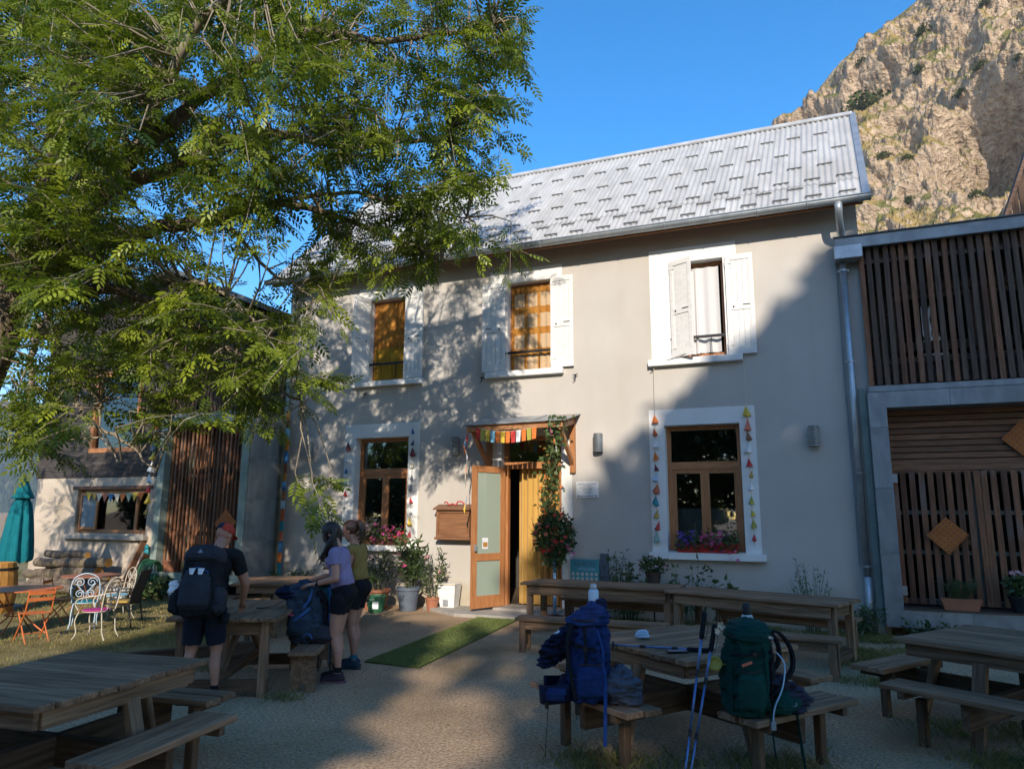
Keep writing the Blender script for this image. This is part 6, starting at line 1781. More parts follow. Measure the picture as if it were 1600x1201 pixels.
bt_ = thing("bunting", "string of small pennants hanging down right of the canopy through the vine", "bunting")
flag_strip(bt_, [(-3.90, -.84, 3.12), (-3.86, -.78, 2.95), (-3.82, -.70, 2.70), (-3.86, -.62, 2.45), (-3.90, -.55, 2.20)], ["pink", "orange", "white", "yellow", "coral", "orange", "yellow"], .11, .12, "tri")
bt_ = thing("bunting", "little zigzag pennants across the annex kitchen window", "bunting")
flag_strip(bt_, [(-14.75, -.78, 2.10), (-14.2, -.79, 2.06), (-13.6, -.79, 2.06), (-13.0, -.78, 2.10)], ["yellow", "mustard", "cream", "coral", "blue", "cream", "orange", "sage", "yellow", "orange"], .19, .19, "tri")

def cone_garland(label, top, bot, cols, size, y=-.045, zstart=None):
    """paper cones threaded on a cord"""
    t = thing("garland", label, "garland", group="cone garlands beside the windows")
    top, bot = Vector(top), Vector(bot)
    MB().tube([tuple(top), tuple(bot)], .004, 5).build("cord", "cream", t)
    z0 = zstart if zstart is not None else top.z
    n = len(cols)
    for i, c in enumerate(cols):
        z = z0 + (bot.z - z0) * (i + .5) / n
        f = (z - top.z) / (bot.z - top.z)
        p = top.lerp(bot, f) + Vector((rnd.uniform(-.014, .014), 0, rnd.uniform(-.02, .02))); s = size * rnd.uniform(.68, 1.22)
        b_ = MB(); V = [(0, 0, s)]
        a0 = rnd.uniform(0, 6)
        for k in range(4):
            V.append((s * .50 * math.cos(a0 + k * PI / 2), s * .36 * math.sin(a0 + k * PI / 2), -s * .25 + rnd.uniform(-.02, .02)))
        V.append((0, 0, -s * .45))
        b_.add(V, [(0, 1, 2), (0, 2, 3), (0, 3, 4), (0, 4, 1), (5, 2, 1), (5, 3, 2), (5, 4, 3), (5, 1, 4)])
        b_.build("paper_cone", c, t, M=Matrix.Translation(p) @ Euler((rnd.uniform(-.15, .15), rnd.uniform(-.30, .30), 0)).to_matrix().to_4x4())
    return t
cone_garland("garland of coloured paper cones hanging left of the right ground floor window", (-2.30, -.06, 4.12), (-2.33, -.06, 1.18), ["orange", "rust", "white", "orange", "maroon", "light_blue", "rust", "teal", "mustard", "red", "sage"], .125, zstart=3.30)
cone_garland("garland of coloured paper cones hanging right of the right ground floor window", (-.84, -.06, 4.15), (-.83, -.06, 1.22), ["yellow", "coral", "brown", "white", "red", "mustard", "white", "olive", "yellow", "olive", "red"], .125, zstart=3.35)
cone_garland("garland of small paper cones hanging left of the left ground floor window", (-8.42, -.06, 3.35), (-8.46, -.06, 1.45), ["maroon", "white", "blue", "light_blue", "red", "grey", "white"], .12, zstart=3.05)
cone_garland("garland of small paper cones hanging right of the left ground floor window", (-6.95, -.06, 3.35), (-6.97, -.06, 1.15), ["blue", "slate_blue", "maroon", "cream", "slate_blue", "grey", "red", "white", "yellow", "red"], .12, zstart=3.32)
cone_garland("garland of coloured cones and tabs hanging before the left annex's clapboard", (-12.62, -.98, 4.4), (-12.66, -.98, 1.55), ["white", "blue", "red", "orange", "grey", "yellow", "white", "light_blue", "red", "yellow", "mustard"], .15, zstart=4.0)

tp = thing("painted_pole", "upright pole of stacked coloured blocks at the house's left corner", "ornament", (-9.86, -.16, 0))
z = .30; cols = ["sage", "teal", "orange", "blue", "coral", "teal", "rust", "light_blue", "brown", "blue", "ochre", "brown", "blue", "orange", "sky_blue", "brown", "ochre"]
MB().tube([(0, 0, -.05), (0, 0, 3.75)], .012, 6).build("rod", "iron", tp)
for i, c in enumerate(cols):
    h_ = rnd.uniform(.15, .26)
    MB().box((rnd.uniform(-.008, .008), 0, z + h_ / 2), (.085, .03, h_ - .012), ch=.003).build("block", c, tp)
    z += h_

# ---- flowers and pots
def pot(parent, r, h, mat, c=(0, 0, 0), name="pot"):
    m_ = MB(); m_.lathe([(r * .70, 0), (r * .74, .01), (r * .96, h * .86), (r * 1.05, h * .87), (r * 1.06, h), (r * .93, h), (r * .88, h * .9), (.01, h * .88)], c, 22)
    return m_.build(name, mat, parent, smooth=False)
def stems(parent, n, r, h, z0, c=(0, 0), rad=.006, spread=.8, mat="plant_stem"):
    m_ = MB(); tips = []
    for k in range(n):
        a = rnd.uniform(0, 2 * PI); q = r * math.sqrt(rnd.random())
        x, y = c[0] + q * .3 * math.cos(a), c[1] + q * .3 * math.sin(a)
        tx, ty = c[0] + q * spread * math.cos(a) * 1.3, c[1] + q * spread * math.sin(a) * 1.3; hh = h * rnd.uniform(.65, 1.08)
        m_.tube([(x, y, z0), ((x * .6 + tx * .4), (y * .6 + ty * .4), z0 + hh * .55), (tx, ty, z0 + hh)], [rad, rad * .8, rad * .4], 5, cap=False)
        tips.append(((x, y, z0), (tx, ty, z0 + hh)))
    m_.build("stems", mat, parent, smooth=True)
    return tips
mk("plant_stem", (.06, .075, .03), (.11, .11, .05), rough=.8)
def oleander(t, n, r, h, z0, leaf=.13, c=(0, 0), dens=26):
    tips = stems(t, n, r, h, z0, c)
    P = []; D = []
    for (a, b_) in tips:
        a, b_ = np.array(a), np.array(b_)
        for k in range(dens):
            f = .18 + .82 * rnd.random() ** .8
            P.append(a + (b_ - a) * f + npr.normal(0, .02, 3)); d = npr.normal(0, 1, 3); d[2] = abs(d[2]) * .6 + .25; D.append(d)
    P = np.array(P); D = np.array(D); D /= np.linalg.norm(D, axis=1)[:, None]
    y = npr.normal(size=D.shape); y -= (y * D).sum(1)[:, None] * D; y /= np.linalg.norm(y, axis=1)[:, None]
    V, F = leaf_cloud(P, leaf, .22, R=np.stack([D, y, np.cross(D, y)], 2))
    link("foliage", fast_mesh("foliage", V, F, attr=np.repeat(np.clip(npr.normal(.42, .22, len(P)), 0, 1), 4)), "plant_leaf", t)
    return tips
def potted(label, x, y, pr, ph_, pmat, n, r, h, leaf, fcol=None, nf=0, fr=.028, dens=26):
    t = thing("potted_plant", label, "potted plant", (x, y, 0), group="potted plants under the left window")
    pot(t, pr, ph_, pmat); MB().lathe([(.005, ph_ * .86), (pr * .88, ph_ * .87)], n=16, cap=False).build("soil", "dark_brown", t)
    tips = oleander(t, n, r, h, ph_ * .86, leaf, dens=dens)
    if nf:
        for q in range(nf):
            b_ = np.array(rnd.choice(tips)[1]) * np.array([1, 1, rnd.uniform(.75, 1.02)])
            flowers("blossom", fcol, t, [b_ + npr.normal(0, .022, 3) for _ in range(6)], fr)
    return t
potted("oleander with a few pale blooms in a dark brown pot, leftmost under the window", -8.05, -.55, .21, .36, "dark_brown", 15, .40, .66, .11, "pale_pink", 4)
potted("oleander with pale pink blooms in a wide terracotta pot under the left window", -7.30, -.62, .26, .34, "terracotta", 20, .46, .68, .11, "pale_pink", 7)
potted("tall dense oleander with a red bloom in a grey blue pot", -6.62, -.62, .20, .40, "slate_blue", 15, .32, .85, .14, "pink", 2, dens=34)
potted("loose oleander with one big pink bloom leaning right of the grey blue pot", -6.25, -.42, .12, .22, "terracotta", 8, .32, .80, .12, "pale_pink", 2, .035)
gbk = thing("bucket", "dark green bucket with a white label before the terracotta pot", "bucket", (-7.02, -1.02, 0))
MB().lathe([(.12, 0), (.125, .01), (.165, .25), (.18, .255), (.18, .28), (.165, .28), (.15, .10), (.01, .09)], n=22).build("pail", "green", gbk); MB().box((.075, -.135, .13), (.10, .01, .12), rz=.5).build("label", "white", gbk); MB().tube([(-.17, 0, .26), (-.13, -.1, .24), (0, -.185, .22), (.13, -.1, .24), (.17, 0, .26)], .004, 5).build("handle", "galvanised", gbk)
bi = thing("plastic_bin", "off white plastic bin standing against the wall left of the door", "bin", (-6.0, -.24, .056), .05)
m_ = MB(); V = [(-.13, -.11, 0), (.13, -.11, 0), (.13, .10, 0), (-.13, .10, 0), (-.19, -.16, .40), (.17, -.16, .40), (.17, .13, .40), (-.19, .13, .40)]; m_.add(V, [(3, 2, 1, 0), (0, 1, 5, 4), (1, 2, 6, 5), (2, 3, 7, 6), (3, 0, 4, 7), (4, 5, 6, 7)]); m_.build("bin_body", "white", bi); m_ = MB(); frame(m_, -.20, .18, .385, .41, -.172, .012, .02); m_.build("rim", "cream", bi)
MB().box((-.02, -.137, .08), (.10, .004, .10)).build("faded_print", "grey", bi)

def flower_box(label, x0, x1, y, z, leafn, groups, boxmat="maroon", spill=.12, lsize=.05, name="flower_box"):
    t = thing(name, label, "flower box", ((x0 + x1) / 2, y, z))
    w = (x1 - x0); m_ = MB(); V = [(-w / 2 + .02, -.07, 0), (w / 2 - .02, -.07, 0), (w / 2 - .02, .07, 0), (-w / 2 + .02, .07, 0), (-w / 2, -.09, .15), (w / 2, -.09, .15), (w / 2, .09, .15), (-w / 2, .09, .15)]
    m_.add(V, [(3, 2, 1, 0), (0, 1, 5, 4), (1, 2, 6, 5), (2, 3, 7, 6), (3, 0, 4, 7), (4, 5, 6, 7)]); m_.build("box", boxmat, t)
    P = np.stack([npr.uniform(-w / 2, w / 2, leafn), npr.normal(-.04, .08, leafn), .13 + np.abs(npr.normal(0, .11, leafn)) - spill * npr.random(leafn)], 1)
    foliage("foliage", t, P, lsize, width=.7, dark=.1)
    for (col, n, xa, xb, za, zb, r) in groups:
        Q = np.stack([npr.uniform(xa, xb, n) * w / 2, npr.uniform(-.17, -.02, n), npr.uniform(za, zb, n)], 1)
        flowers("blossom", col, t, Q, r)
    return t
flower_box("window box of purple and pink petunias on the right window's sill", -2.02, -1.06, -.02, 1.085, 900, [("violet", 46, -.95, -.35, .10, .34, .026), ("pink", 30, -.2, .5, .12, .34, .030), ("magenta", 14, -.6, 1.0, .02, .30, .026), ("pink", 8, .2, 1.05, -.10, .06, .03)], "red")
flower_box("window box of pink geraniums on the left window's sill", -8.15, -7.02, -.02, 1.085, 900, [("pale_pink", 26, -1, -.3, .05, .36, .030), ("pink", 22, -.3, .6, .05, .38, .032), ("magenta", 18, -.2, 1.0, .05, .36, .028), ("red", 10, .5, 1.05, .1, .30, .03)], "brown")

# flowering tub on a stand at the right door jamb
hbk = thing("flower_stand", "large red flowering plant in a basket on a pole right of the door", "potted plant", (-3.93, -.55, .0))
MB().tube([(0, 0, .05), (0, 0, 1.05)], .028, 10).build("stand_pole", "light_blue", hbk, smooth=True); MB().lathe([(.16, .045), (.15, .06), (.03, .08)], n=18).build("stand_foot", "iron", hbk)
MB().lathe([(.10, 1.0), (.17, 1.08), (.20, 1.20), (.19, 1.22), (.02, 1.20)], n=18).build("basket", "dark_brown", hbk)
P = ball(1500, (0, -.02, 1.34), (.36, .30, .40), .35); P = np.concatenate([P, ball(350, (.02, -.05, 1.02), (.22, .2, .25), .2)])
foliage("foliage", hbk, P, .062, width=.75, dark=.18)
Q = ball(60, (0, -.08, 1.36), (.36, .30, .36), .75); Q = Q[Q[:, 1] < .05]
flowers("blossom", "flower_red", hbk, Q[:34], .034); flowers("blossom", "coral", hbk, Q[34:], .032)
flowers("blossom", "pink", hbk, np.array([[.34, -.18, 1.10], [.38, -.16, 1.05], [.30, -.2, 1.16], [.36, -.2, .98]]), .036)
m_ = MB()
for k in range(10):
    a = rnd.uniform(0, 6.28); m_.tube([(.1 * math.cos(a), .1 * math.sin(a), 1.2), (.3 * math.cos(a), .25 * math.sin(a) - .05, 1.3), (.42 * math.cos(a), .3 * math.sin(a) - .05, 1.2 + rnd.uniform(-.3, .5))], [.006, .005, .003], 5, cap=False)
m_.build("stems", "plant_stem", hbk)
vn = thing("climbing_vine", "yellow green vine climbing beside the door up to the canopy", "vine", (-3.96, -.55, 0))
path, _ = smooth_path([(0, 0, 1.4), (-.06, -.02, 1.8), (.02, -.05, 2.1), (-.02, -.10, 2.45), (.06, -.16, 2.8), (.10, -.22, 3.08), (.18, -.24, 3.16)], [0] * 7, 8)
m_ = MB(); m_.tube([tuple(p) for p in path], .008, 6); m_.tube([tuple(p + np.array([.05 * math.sin(i * .5), .02, 0])) for i, p in enumerate(path)], .005, 6); m_.build("stems", "plant_stem", vn)
idx = npr.integers(0, len(path), 520); P = path[idx] + npr.normal(0, 1, (520, 3)) * np.array([.085, .06, .06])
foliage("foliage", vn, P, .075, width=.8, dark=-.28)
idx = npr.integers(0, 30, 26); flowers("blossom", "orange", vn, path[idx] + npr.normal(0, .09, (26, 3)) * np.array([1, .5, .8]), .034)

# wild plants along the wall behind the long tables
def weed(label, x, y, n, r, h, leaf, width, dark=0.0, dens=22, cat="plant"):
    t = thing("wild_plant", label, cat, (x, y, 0), group="wild plants along the house wall")
    tips = stems(t, n, r, h, 0, rad=.005)
    P = []
    for a, b_ in tips:
        a, b_ = np.array(a), np.array(b_)
        for k in range(dens): P.append(a + (b_ - a) * (.25 + .75 * rnd.random()) + npr.normal(0, .025, 3))
    foliage("foliage", t, np.array(P), leaf, width=width, up=.35, dark=dark)
    return t
weed("tall slender weed against the wall just right of the ice cream sign", -2.92, -.35, 16, .30, 1.05, .09, .25)
weed("bushy green plant behind the left long table", -2.72, -.42, 22, .32, .72, .08, .5, -.1)
weed("loose leafy shrub under the right window's sill, middle of the wall", -1.75, -.35, 14, .42, .92, .10, .45, .15, 12)
weed("low broad leaved plant under the right corner of the window", -1.22, -.32, 9, .34, .72, .13, .45, .1, 9)
weed("dry stalky weed by the wall behind the right long table's end", -.05, -.30, 22, .34, .98, .035, .5, -.05, 20)
weed("low fern like plant at the foot of the downpipe", .55, -.40, 18, .36, .40, .11, .25, .1, 16)
weed("small green plant below the annex frame", 1.35, -.35, 16, .4, .26, .09, .35, .15, 14)
weed("low wild plant below the house's left corner", -9.4, -.35, 20, .5, .55, .09, .4, .0, 18)
weed("leafy plant before the left annex's hose", -11.85, -1.25, 22, .35, .42, .10, .6, -.1, 18)
hk = thing("potted_plant", "small pot of pink flowers on a stake below the right window", "potted plant", (-2.32, -.50, 0))
MB().tube([(0, 0, 0), (0, 0, .62)], .012, 8).build("stake", "iron", hk); pot(hk, .13, .18, "dark_brown", (0, 0, .62)); foliage("foliage", hk, ball(360, (0, -.02, .90), (.24, .2, .15), .2), .055, width=.7, dark=.15); flowers("blossom", "pale_pink", hk, ball(12, (0, -.08, .88), (.24, .18, .14), .8), .03)
# planters before the right annex
pw = thing("planter_box", "terracotta trough of green herbs on the annex ledge", "planter", (1.84, -.20, .408))
m_ = MB(); V = [(-.20, -.07, 0), (.20, -.07, 0), (.20, .07, 0), (-.20, .07, 0), (-.24, -.09, .15), (.24, -.09, .15), (.24, .09, .15), (-.24, .09, .15)]; m_.add(V, [(3, 2, 1, 0), (0, 1, 5, 4), (1, 2, 6, 5), (2, 3, 7, 6), (3, 0, 4, 7), (4, 5, 6, 7)]); m_.build("trough", "terracotta", pw); m_ = MB(); frame(m_, -.245, .245, .125, .155, -.096, .012, .012); m_.build("rim", "terracotta", pw)
oleander(pw, 46, .24, .27, .13, .045, dens=16)
pb = thing("potted_plant", "black pot with pink flowers on the annex ledge at the right frame edge", "potted plant", (2.55, -.20, .408))
pot(pb, .15, .22, "black"); foliage("foliage", pb, ball(420, (0, 0, .34), (.19, .17, .16), .2), .07, width=.5, dark=.05); flowers("blossom", "pale_pink", pb, ball(12, (-.02, -.05, .44), (.14, .12, .10), .7), .035)

# ================================================================== LEFT GARDEN
um = thing("parasol", "closed teal parasol tied at the top by the lawn's far edge", "parasol", tuple(on_ground(14, 950)))
m_ = MB(); m_.tube([(0, 0, 0), (0, 0, 2.62)], .022, 10); m_.build("pole", "galvanised", um, smooth=True)
V = []; F = []; n = 40
prof = [(.30, .92), (.31, 1.0), (.285, 1.35), (.235, 1.8), (.18, 2.1), (.115, 2.24), (.13, 2.28), (.235, 2.20), (.225, 2.235), (.14, 2.42), (.06, 2.58), (.02, 2.64)]
for j, (r, z) in enumerate(prof):
    for k in range(n):
        a = 2 * PI * k / n
        rr = r * (1 + (.22 if j < 5 else .08) * math.sin(a * 8 + .25 * j) * (1 if j < 9 else .3)); V.append((rr * math.cos(a), rr * math.sin(a), z + (.03 * math.sin(a * 8) if j < 2 else 0)))
for j in range(len(prof) - 1):
    for k in range(n): F.append((j * n + k, j * n + (k + 1) % n, (j + 1) * n + (k + 1) % n, (j + 1) * n + k))
um.scale = (.72, .72, .86)
fabric("parasol_teal", (.008, .16, .20)); MB().add(V, F).build("canopy", "parasol_teal", um, smooth=True)
MB().lathe([(.28, 0), (.27, .06), (.05, .10), (.04, .3)], n=20).build("base", "concrete", um)
ba = thing("barrel", "old yellowish wooden barrel at the left frame edge behind the parasol pole", "barrel", tuple(on_ground(-14, 958)))
for k in range(18):
    a = 2 * PI * k / 18
    m_ = MB(); P_ = [(.27, 0), (.315, .22), (.325, .42), (.31, .62), (.265, .82)]
    a0, a1 = a + .01, a + 2 * PI / 18 - .01
    V = [(r * math.cos(x), r * math.sin(x), z) for (r, z) in P_ for x in (a0, a1)] + [((r - .025) * math.cos(x), (r - .025) * math.sin(x), z) for (r, z) in P_ for x in (a0, a1)]
    F = [(2 * i, 2 * i + 1, 2 * i + 3, 2 * i + 2) for i in range(4)] + [(10 + 2 * i, 10 + 2 * i + 2, 10 + 2 * i + 3, 10 + 2 * i + 1) for i in range(4)] + [(8, 9, 19, 18)]
    m_.add(V, F); m_.build("stave", "ochre", ba)
for z, r in ((.12, .300), (.70, .300)): MB().lathe([(r, z), (r + .006, z + .002), (r + .006, z + .04), (r, z + .042)], n=24, cap=False).build("hoop", "iron", ba)
MB().lathe([(.01, .78), (.27, .78)], n=20, cap=False).build("barrel_head", "wood_grey", ba)
# log pile, each log its own thing
lp = 0; names = ("longest", "lowest left", "lowest right", "pale split", "upper thick", "topmost", "short dark", "rear", "front left", "front middle", "front right", "bent", "thin", "far left")
spots = [(-14.6, 0.16, 1.8, .13), (-15.3, .12, 1.1, .11), (-13.5, .13, 1.1, .12), (-13.9, .36, 1.2, .10), (-14.5, .42, 1.7, .13), (-14.1, .62, 1.5, .11), (-15.1, .36, .9, .10), (-14.9, .60, 1.2, .09), (-15.2, .12, .9, .10), (-14.3, .11, 1.0, .10), (-13.4, .11, .9, .10), (-14.7, .78, 1.3, .08), (-13.6, .30, 1.0, .07), (-15.6, .34, .8, .09)]
for k, (x, z, L, r) in enumerate(spots):
    y = -1.10 - (.26 if 8 <= k <= 10 else 0) + rnd.uniform(-.06, .06)
    t = thing("log", "old brown log in the pile below the annex window, " + names[k] + " one", "log", (x, y, z), rnd.uniform(-.12, .12), group="log pile below the annex window")
    o_, rr = smooth_path([(-L / 2, 0, 0), (-L / 6, rnd.uniform(-.03, .03), rnd.uniform(-.02, .03)), (L / 6, rnd.uniform(-.03, .03), rnd.uniform(-.02, .02)), (L / 2, 0, rnd.uniform(-.03, .03))], [r, r * 1.05, r * .95, r * .85], 4)
    MB().tube([tuple(p) for p in o_], rr, 10, cap=False).build("bark", "bark", t, smooth=True)
    e = MB(); e.tube([tuple(o_[0] - np.array([.002, 0, 0])), tuple(o_[0] + np.array([.01, 0, 0]))], rr[0] * .97, 10); e.tube([tuple(o_[-1] - np.array([.01, 0, 0])), tuple(o_[-1] + np.array([.002, 0, 0]))], rr[-1] * .97, 10); e.build("cut_end", "ochre", t)
    tag(t.children[-1], kind="stuff")
for k, (x, rot, L, lab) in enumerate(((-12.95, .14, 1.15, "old plank leaning on the annex wall right of the log pile"), (-12.72, .05, .9, "shorter plank leaning on the annex wall beside the spider"))):
    t = thing("leaning_plank", lab, "plank", (x, -1.22, 0))
    plank("board", "wood_brown", t, (0, 0, .0), (rot * L, .36, L * .92), .14, .03, up=(1, 0, 0))
for k, (x, y, h_, lab) in enumerate(((-16.9, -1.0, 1.55, "weathered fence post at the annex's left corner"), (-17.6, -1.4, 1.35, "second weathered fence post behind the parasol"))):
    t = thing("fence_post", lab, "post", (x, y, 0)); plank("post", "wood_grey", t, (0, 0, -.05), (.04, 0, h_), .13, .11, up=(0, 1, 0), ch=.012); MB().lathe([(.015, 0), (.05, .03), (.05, .04), (.01, .06)], (.04, 0, h_), 8).build("post_cap", "wood_grey_dark", t)
sp = thing("metal_spider", "black metal spider ornament on the annex wall", "ornament", (-12.72, -.82, .88))
m_ = MB(); ellipsoid(m_, (0, 0, -.04), (.07, .05, .10)); ellipsoid(m_, (0, -.01, .08), (.05, .04, .05)); m_.build("spider_body", "teal", sp, smooth=True)
for s in (-1, 1):
    for k in range(4):
        a = -.9 + k * .62
        MB().tube([(s * .04, 0, .04 - k * .03), (s * (.16 + .02 * k), -.05, .04 + .14 * math.sin(a + .6)), (s * .24, 0, .02 + .26 * math.sin(a) * 1.0)], .008, 6).build("spider_leg", "iron", sp)
hr = thing("hose_reel", "coiled green garden hose standing beside the left annex's bay", "hose", (-12.25, -1.10, .38), .3)
m_ = MB()
for k in range(5):
    m_.tube([(.05 * (k - 2) + .0 * a_, (.28 - .01 * k) * math.cos(a_ * PI / 12), (.36 - .01 * k) * math.sin(a_ * PI / 12)) for a_ in range(25)], .022, 7)
m_.build("hose_coil", "green", hr, smooth=True); MB().tube([(-.14, 0, 0), (.14, 0, 0)], .09, 12).build("drum", "green", hr)
wbk = thing("bucket", "small white bucket on the grass below the annex wall", "bucket", tuple(on_ground(187, 936)))
MB().lathe([(.10, 0), (.13, .20), (.14, .21), (.125, .21), (.10, .05), (.01, .05)], n=18).build("pail", "white", wbk); MB().tube([(-.13, 0, .2), (0, -.12, .13), (.13, 0, .2)], .004, 5).build("handle", "grey", wbk)
for (x, mat, r, h_, lab) in ((-12.0, "terracotta", .15, .22, "terracotta pot on the floor of the left annex's bay"), (-11.5, "ochre", .15, .30, "ochre vase on the floor of the left annex's bay")):
    t = thing("clay_pot", lab, "pot", (x, -.86, .492))
    if mat == "ochre": MB().lathe([(.07, 0), (.13, .08), (.15, .17), (.11, .25), (.09, .28), (.105, .30), (.08, .30), (.07, .26), (.01, .24)], n=20).build("vase", mat, t, smooth=True); MB().tube([(.12, 0, .22), (.17, 0, .2), (.15, 0, .12)], .012, 6).build("handle", mat, t)
    else: pot(t, r, h_, mat); MB().lathe([(.005, h_ * .86), (r * .88, h_ * .87)], n=16, cap=False).build("soil", "dark_brown", t)
# jars on the kitchen sill
for k in range(7):
    t = thing("jar", "small glass jar in the annex kitchen window, " + ("first", "second", "third", "fourth", "fifth", "sixth", "seventh")[k] + " from the left", "jar", (-14.2 + k * .135, -.54, 1.222), group="jars in the kitchen window")
    h_ = rnd.uniform(.10, .17); MB().lathe([(.035, 0), (.04, .01), (.04, h_ * .8), (.03, h_ * .9)], n=12).build("jar_body", "bottle_clear", t, smooth=True); MB().lathe([(.032, h_ * .9), (.032, h_)], n=12).build("lid", ("galvanised", "red", "charcoal")[k % 3], t)
# carton on the back picnic table's bench
ct = thing("juice_carton", "white and red printed carton on the bench of the rear picnic table", "carton", tuple(on_ground(486, 935, .42)), .3)
MB().box((0, 0, .10), (.20, .12, .20), ch=.003).build("carton_box", "white", ct); MB().box((.03, -.062, .08), (.08, .003, .12)).build("red_print", "red", ct); MB().box((-.02, -.061, .02), (.16, .003, .03)).build("red_band", "orange", ct)

# ---- garden furniture
def scroll_chair(name, label, pos, rz, col, seat_col, arms=True):
    t = thing(name, label, "garden chair", (pos[0], pos[1], 0), rz, "scrolled metal garden chairs")
    r = .011
    def tube(nm, pts, rad=r, k=6, c=col):
        o_, rr = smooth_path(pts, [rad] * len(pts), k); return MB().tube([tuple(p) for p in o_], rr, 7).build(nm, c, t, smooth=True)
    for sx in (-1, 1):
        tube("leg", [(.19, sx * .17, .45), (.23, sx * .20, .30), (.20, sx * .19, .12), (.25, sx * .21, 0)]); tube("leg", [(-.19, sx * .17, .45), (-.22, sx * .19, .28), (-.24, sx * .19, .12), (-.30, sx * .21, 0)])
        if arms: tube("arm", [(-.20, sx * .20, .72), (-.02, sx * .26, .70), (.16, sx * .26, .66), (.22, sx * .25, .58), (.17, sx * .22, .47)])
    tube("back_frame", [(-.20, -.20, .45), (-.24, -.23, .70), (-.27, -.18, .90), (-.28, 0, .98), (-.27, .18, .90), (-.24, .23, .70), (-.20, .20, .45)])
    def spiral(nm, cy, cz, s, turns=1.6, R0=.085):
        pts = []
        for i in range(26):
            u = i / 25; a = u * turns * 2 * PI; rr = R0 * (1 - .82 * u)
            pts.append((-.255 - .02 * (cz - .7), cy + s * rr * math.cos(a), cz + rr * math.sin(a)))
        MB().tube(pts, .008, 6).build(nm, col, t, smooth=True)
    for s in (-1, 1):
        spiral("scroll", s * .095, .82, s); spiral("scroll", s * .085, .62, -s, R0=.075)
        tube("scroll_stem", [(-.20, s * .05, .46), (-.235, s * .02, .60), (-.265, s * .10, .74), (-.27, s * .16, .80)], .008)
    m_ = MB(); m_.lathe([(.01, .452), (.20, .452), (.215, .465), (.20, .478), (.01, .478)], n=22); m_.build("seat", seat_col, t)
    tube("seat_ring", [(.21 * math.cos(k * PI / 4), .21 * math.sin(k * PI / 4), .447) for k in range(9)], .009, 3)
    return t
mk("metal_cream", (.42, .37, .28), (.56, .50, .40), rough=.5, scale=12); mk("metal_paleblue", (.36, .47, .58), (.50, .58, .66), rough=.45, scale=12); mk("metal_orange", (.50, .12, .03), (.62, .17, .05), rough=.45, scale=12)
scroll_chair("scroll_chair", "pale blue scrolled metal chair beside the orange table", (-9.95, -4.25), 2.4, "metal_paleblue", "teal")
scroll_chair("scroll_chair", "cream scrolled metal armchair with a magenta seat, nearest on the lawn", (-8.95, -4.85), 3.5, "metal_cream", "magenta")
scroll_chair("scroll_chair", "cream scrolled metal chair with a blue seat before the small red table", (-10.3, -3.45), 4.4, "metal_cream", "sky_blue")
def round_table(label, pos, r, h, col, name="garden_table"):
    t = thing(name, label, "garden table", (pos[0], pos[1], 0))
    MB().lathe([(.01, h - .022), (r * .97, h - .022), (r, h - .018), (r, h - .003), (r * .985, h), (.01, h)], n=36).build("tabletop", col, t)
    for k in range(4):
        a = k * PI / 2 + .5; ca, sa = math.cos(a), math.sin(a)
        o_, rr = smooth_path([(r * .72 * ca, r * .72 * sa, h - .02), (r * .42 * ca, r * .42 * sa, h * .66), (r * .20 * ca, r * .20 * sa, h * .42), (r * .50 * ca, r * .50 * sa, h * .16), (r * .78 * ca, r * .78 * sa, 0)], [.013] * 5, 5)
        MB().tube([tuple(p) for p in o_], rr, 7).build("leg", col, t, smooth=True)
    MB().lathe([(r * .30, h * .40), (r * .32, h * .415), (r * .30, h * .43)], n=24, cap=False).build("ring", col, t)
    return t
round_table("orange round metal table cut by the left frame edge", (-10.3, -5.0), .62, .72, "metal_orange")
round_table("small reddish metal table in front of the log pile", (-11.6, -2.9), .55, .70, "terracotta")
# folding orange chair under the table
def folding_chair(label, pos, rz, col):
    t = thing("folding_chair", label, "garden chair", (pos[0], pos[1], 0), rz)
    for s in (-1, 1):
        MB().tube([(.22, s * .19, 0), (-.14, s * .19, .50), (-.22, s * .19, .85)], .011, 7).build("leg", col, t); MB().tube([(-.22, s * .17, 0), (.18, s * .17, .46)], .011, 7).build("leg", col, t)
    for k in range(6): MB().box((-.14 + k * .06, 0, .455), (.045, .36, .012), ch=.002).build("seat_slat", col, t)
    for z in (.68, .78): MB().box((-.19 - (z - .68) * .3, 0, z), (.012, .38, .055), ch=.002).build("back_slat", col, t)
    MB().tube([(.13, -.17, .12), (.13, .17, .12)], .008, 6).build("cross_bar", col, t)
    return t
folding_chair("orange folding metal chair under the edge of the orange table", (-9.45, -5.35), 2.9, "metal_orange")
folding_chair("orange folding metal chair behind the pale blue chair", (-10.6, -4.2), .6, "metal_orange")
sl = thing("sling_chair", "dark taupe sling armchair with a mustard seat cushion on the lawn", "garden chair", (-9.55, -3.95, 0), 3.6)
fabric("sling", (.075, .062, .05))
for s in (-1, 1):
    for nm, pts in (("leg", [(.24, s * .25, 0), (.22, s * .25, .42), (.20, s * .25, .62)]), ("leg", [(-.30, s * .25, 0), (-.20, s * .25, .42)]), ("arm", [(.22, s * .25, .62), (.10, s * .26, .65), (-.15, s * .26, .64), (-.28, s * .25, .66)]), ("side_rail", [(.24, s * .23, .44), (-.18, s * .23, .40), (-.24, s * .23, .60), (-.38, s * .23, 1.0)])):
        o_, rr = smooth_path(pts, [.013] * len(pts), 4); MB().tube([tuple(p) for p in o_], rr, 8).build(nm, "iron", sl, smooth=True)
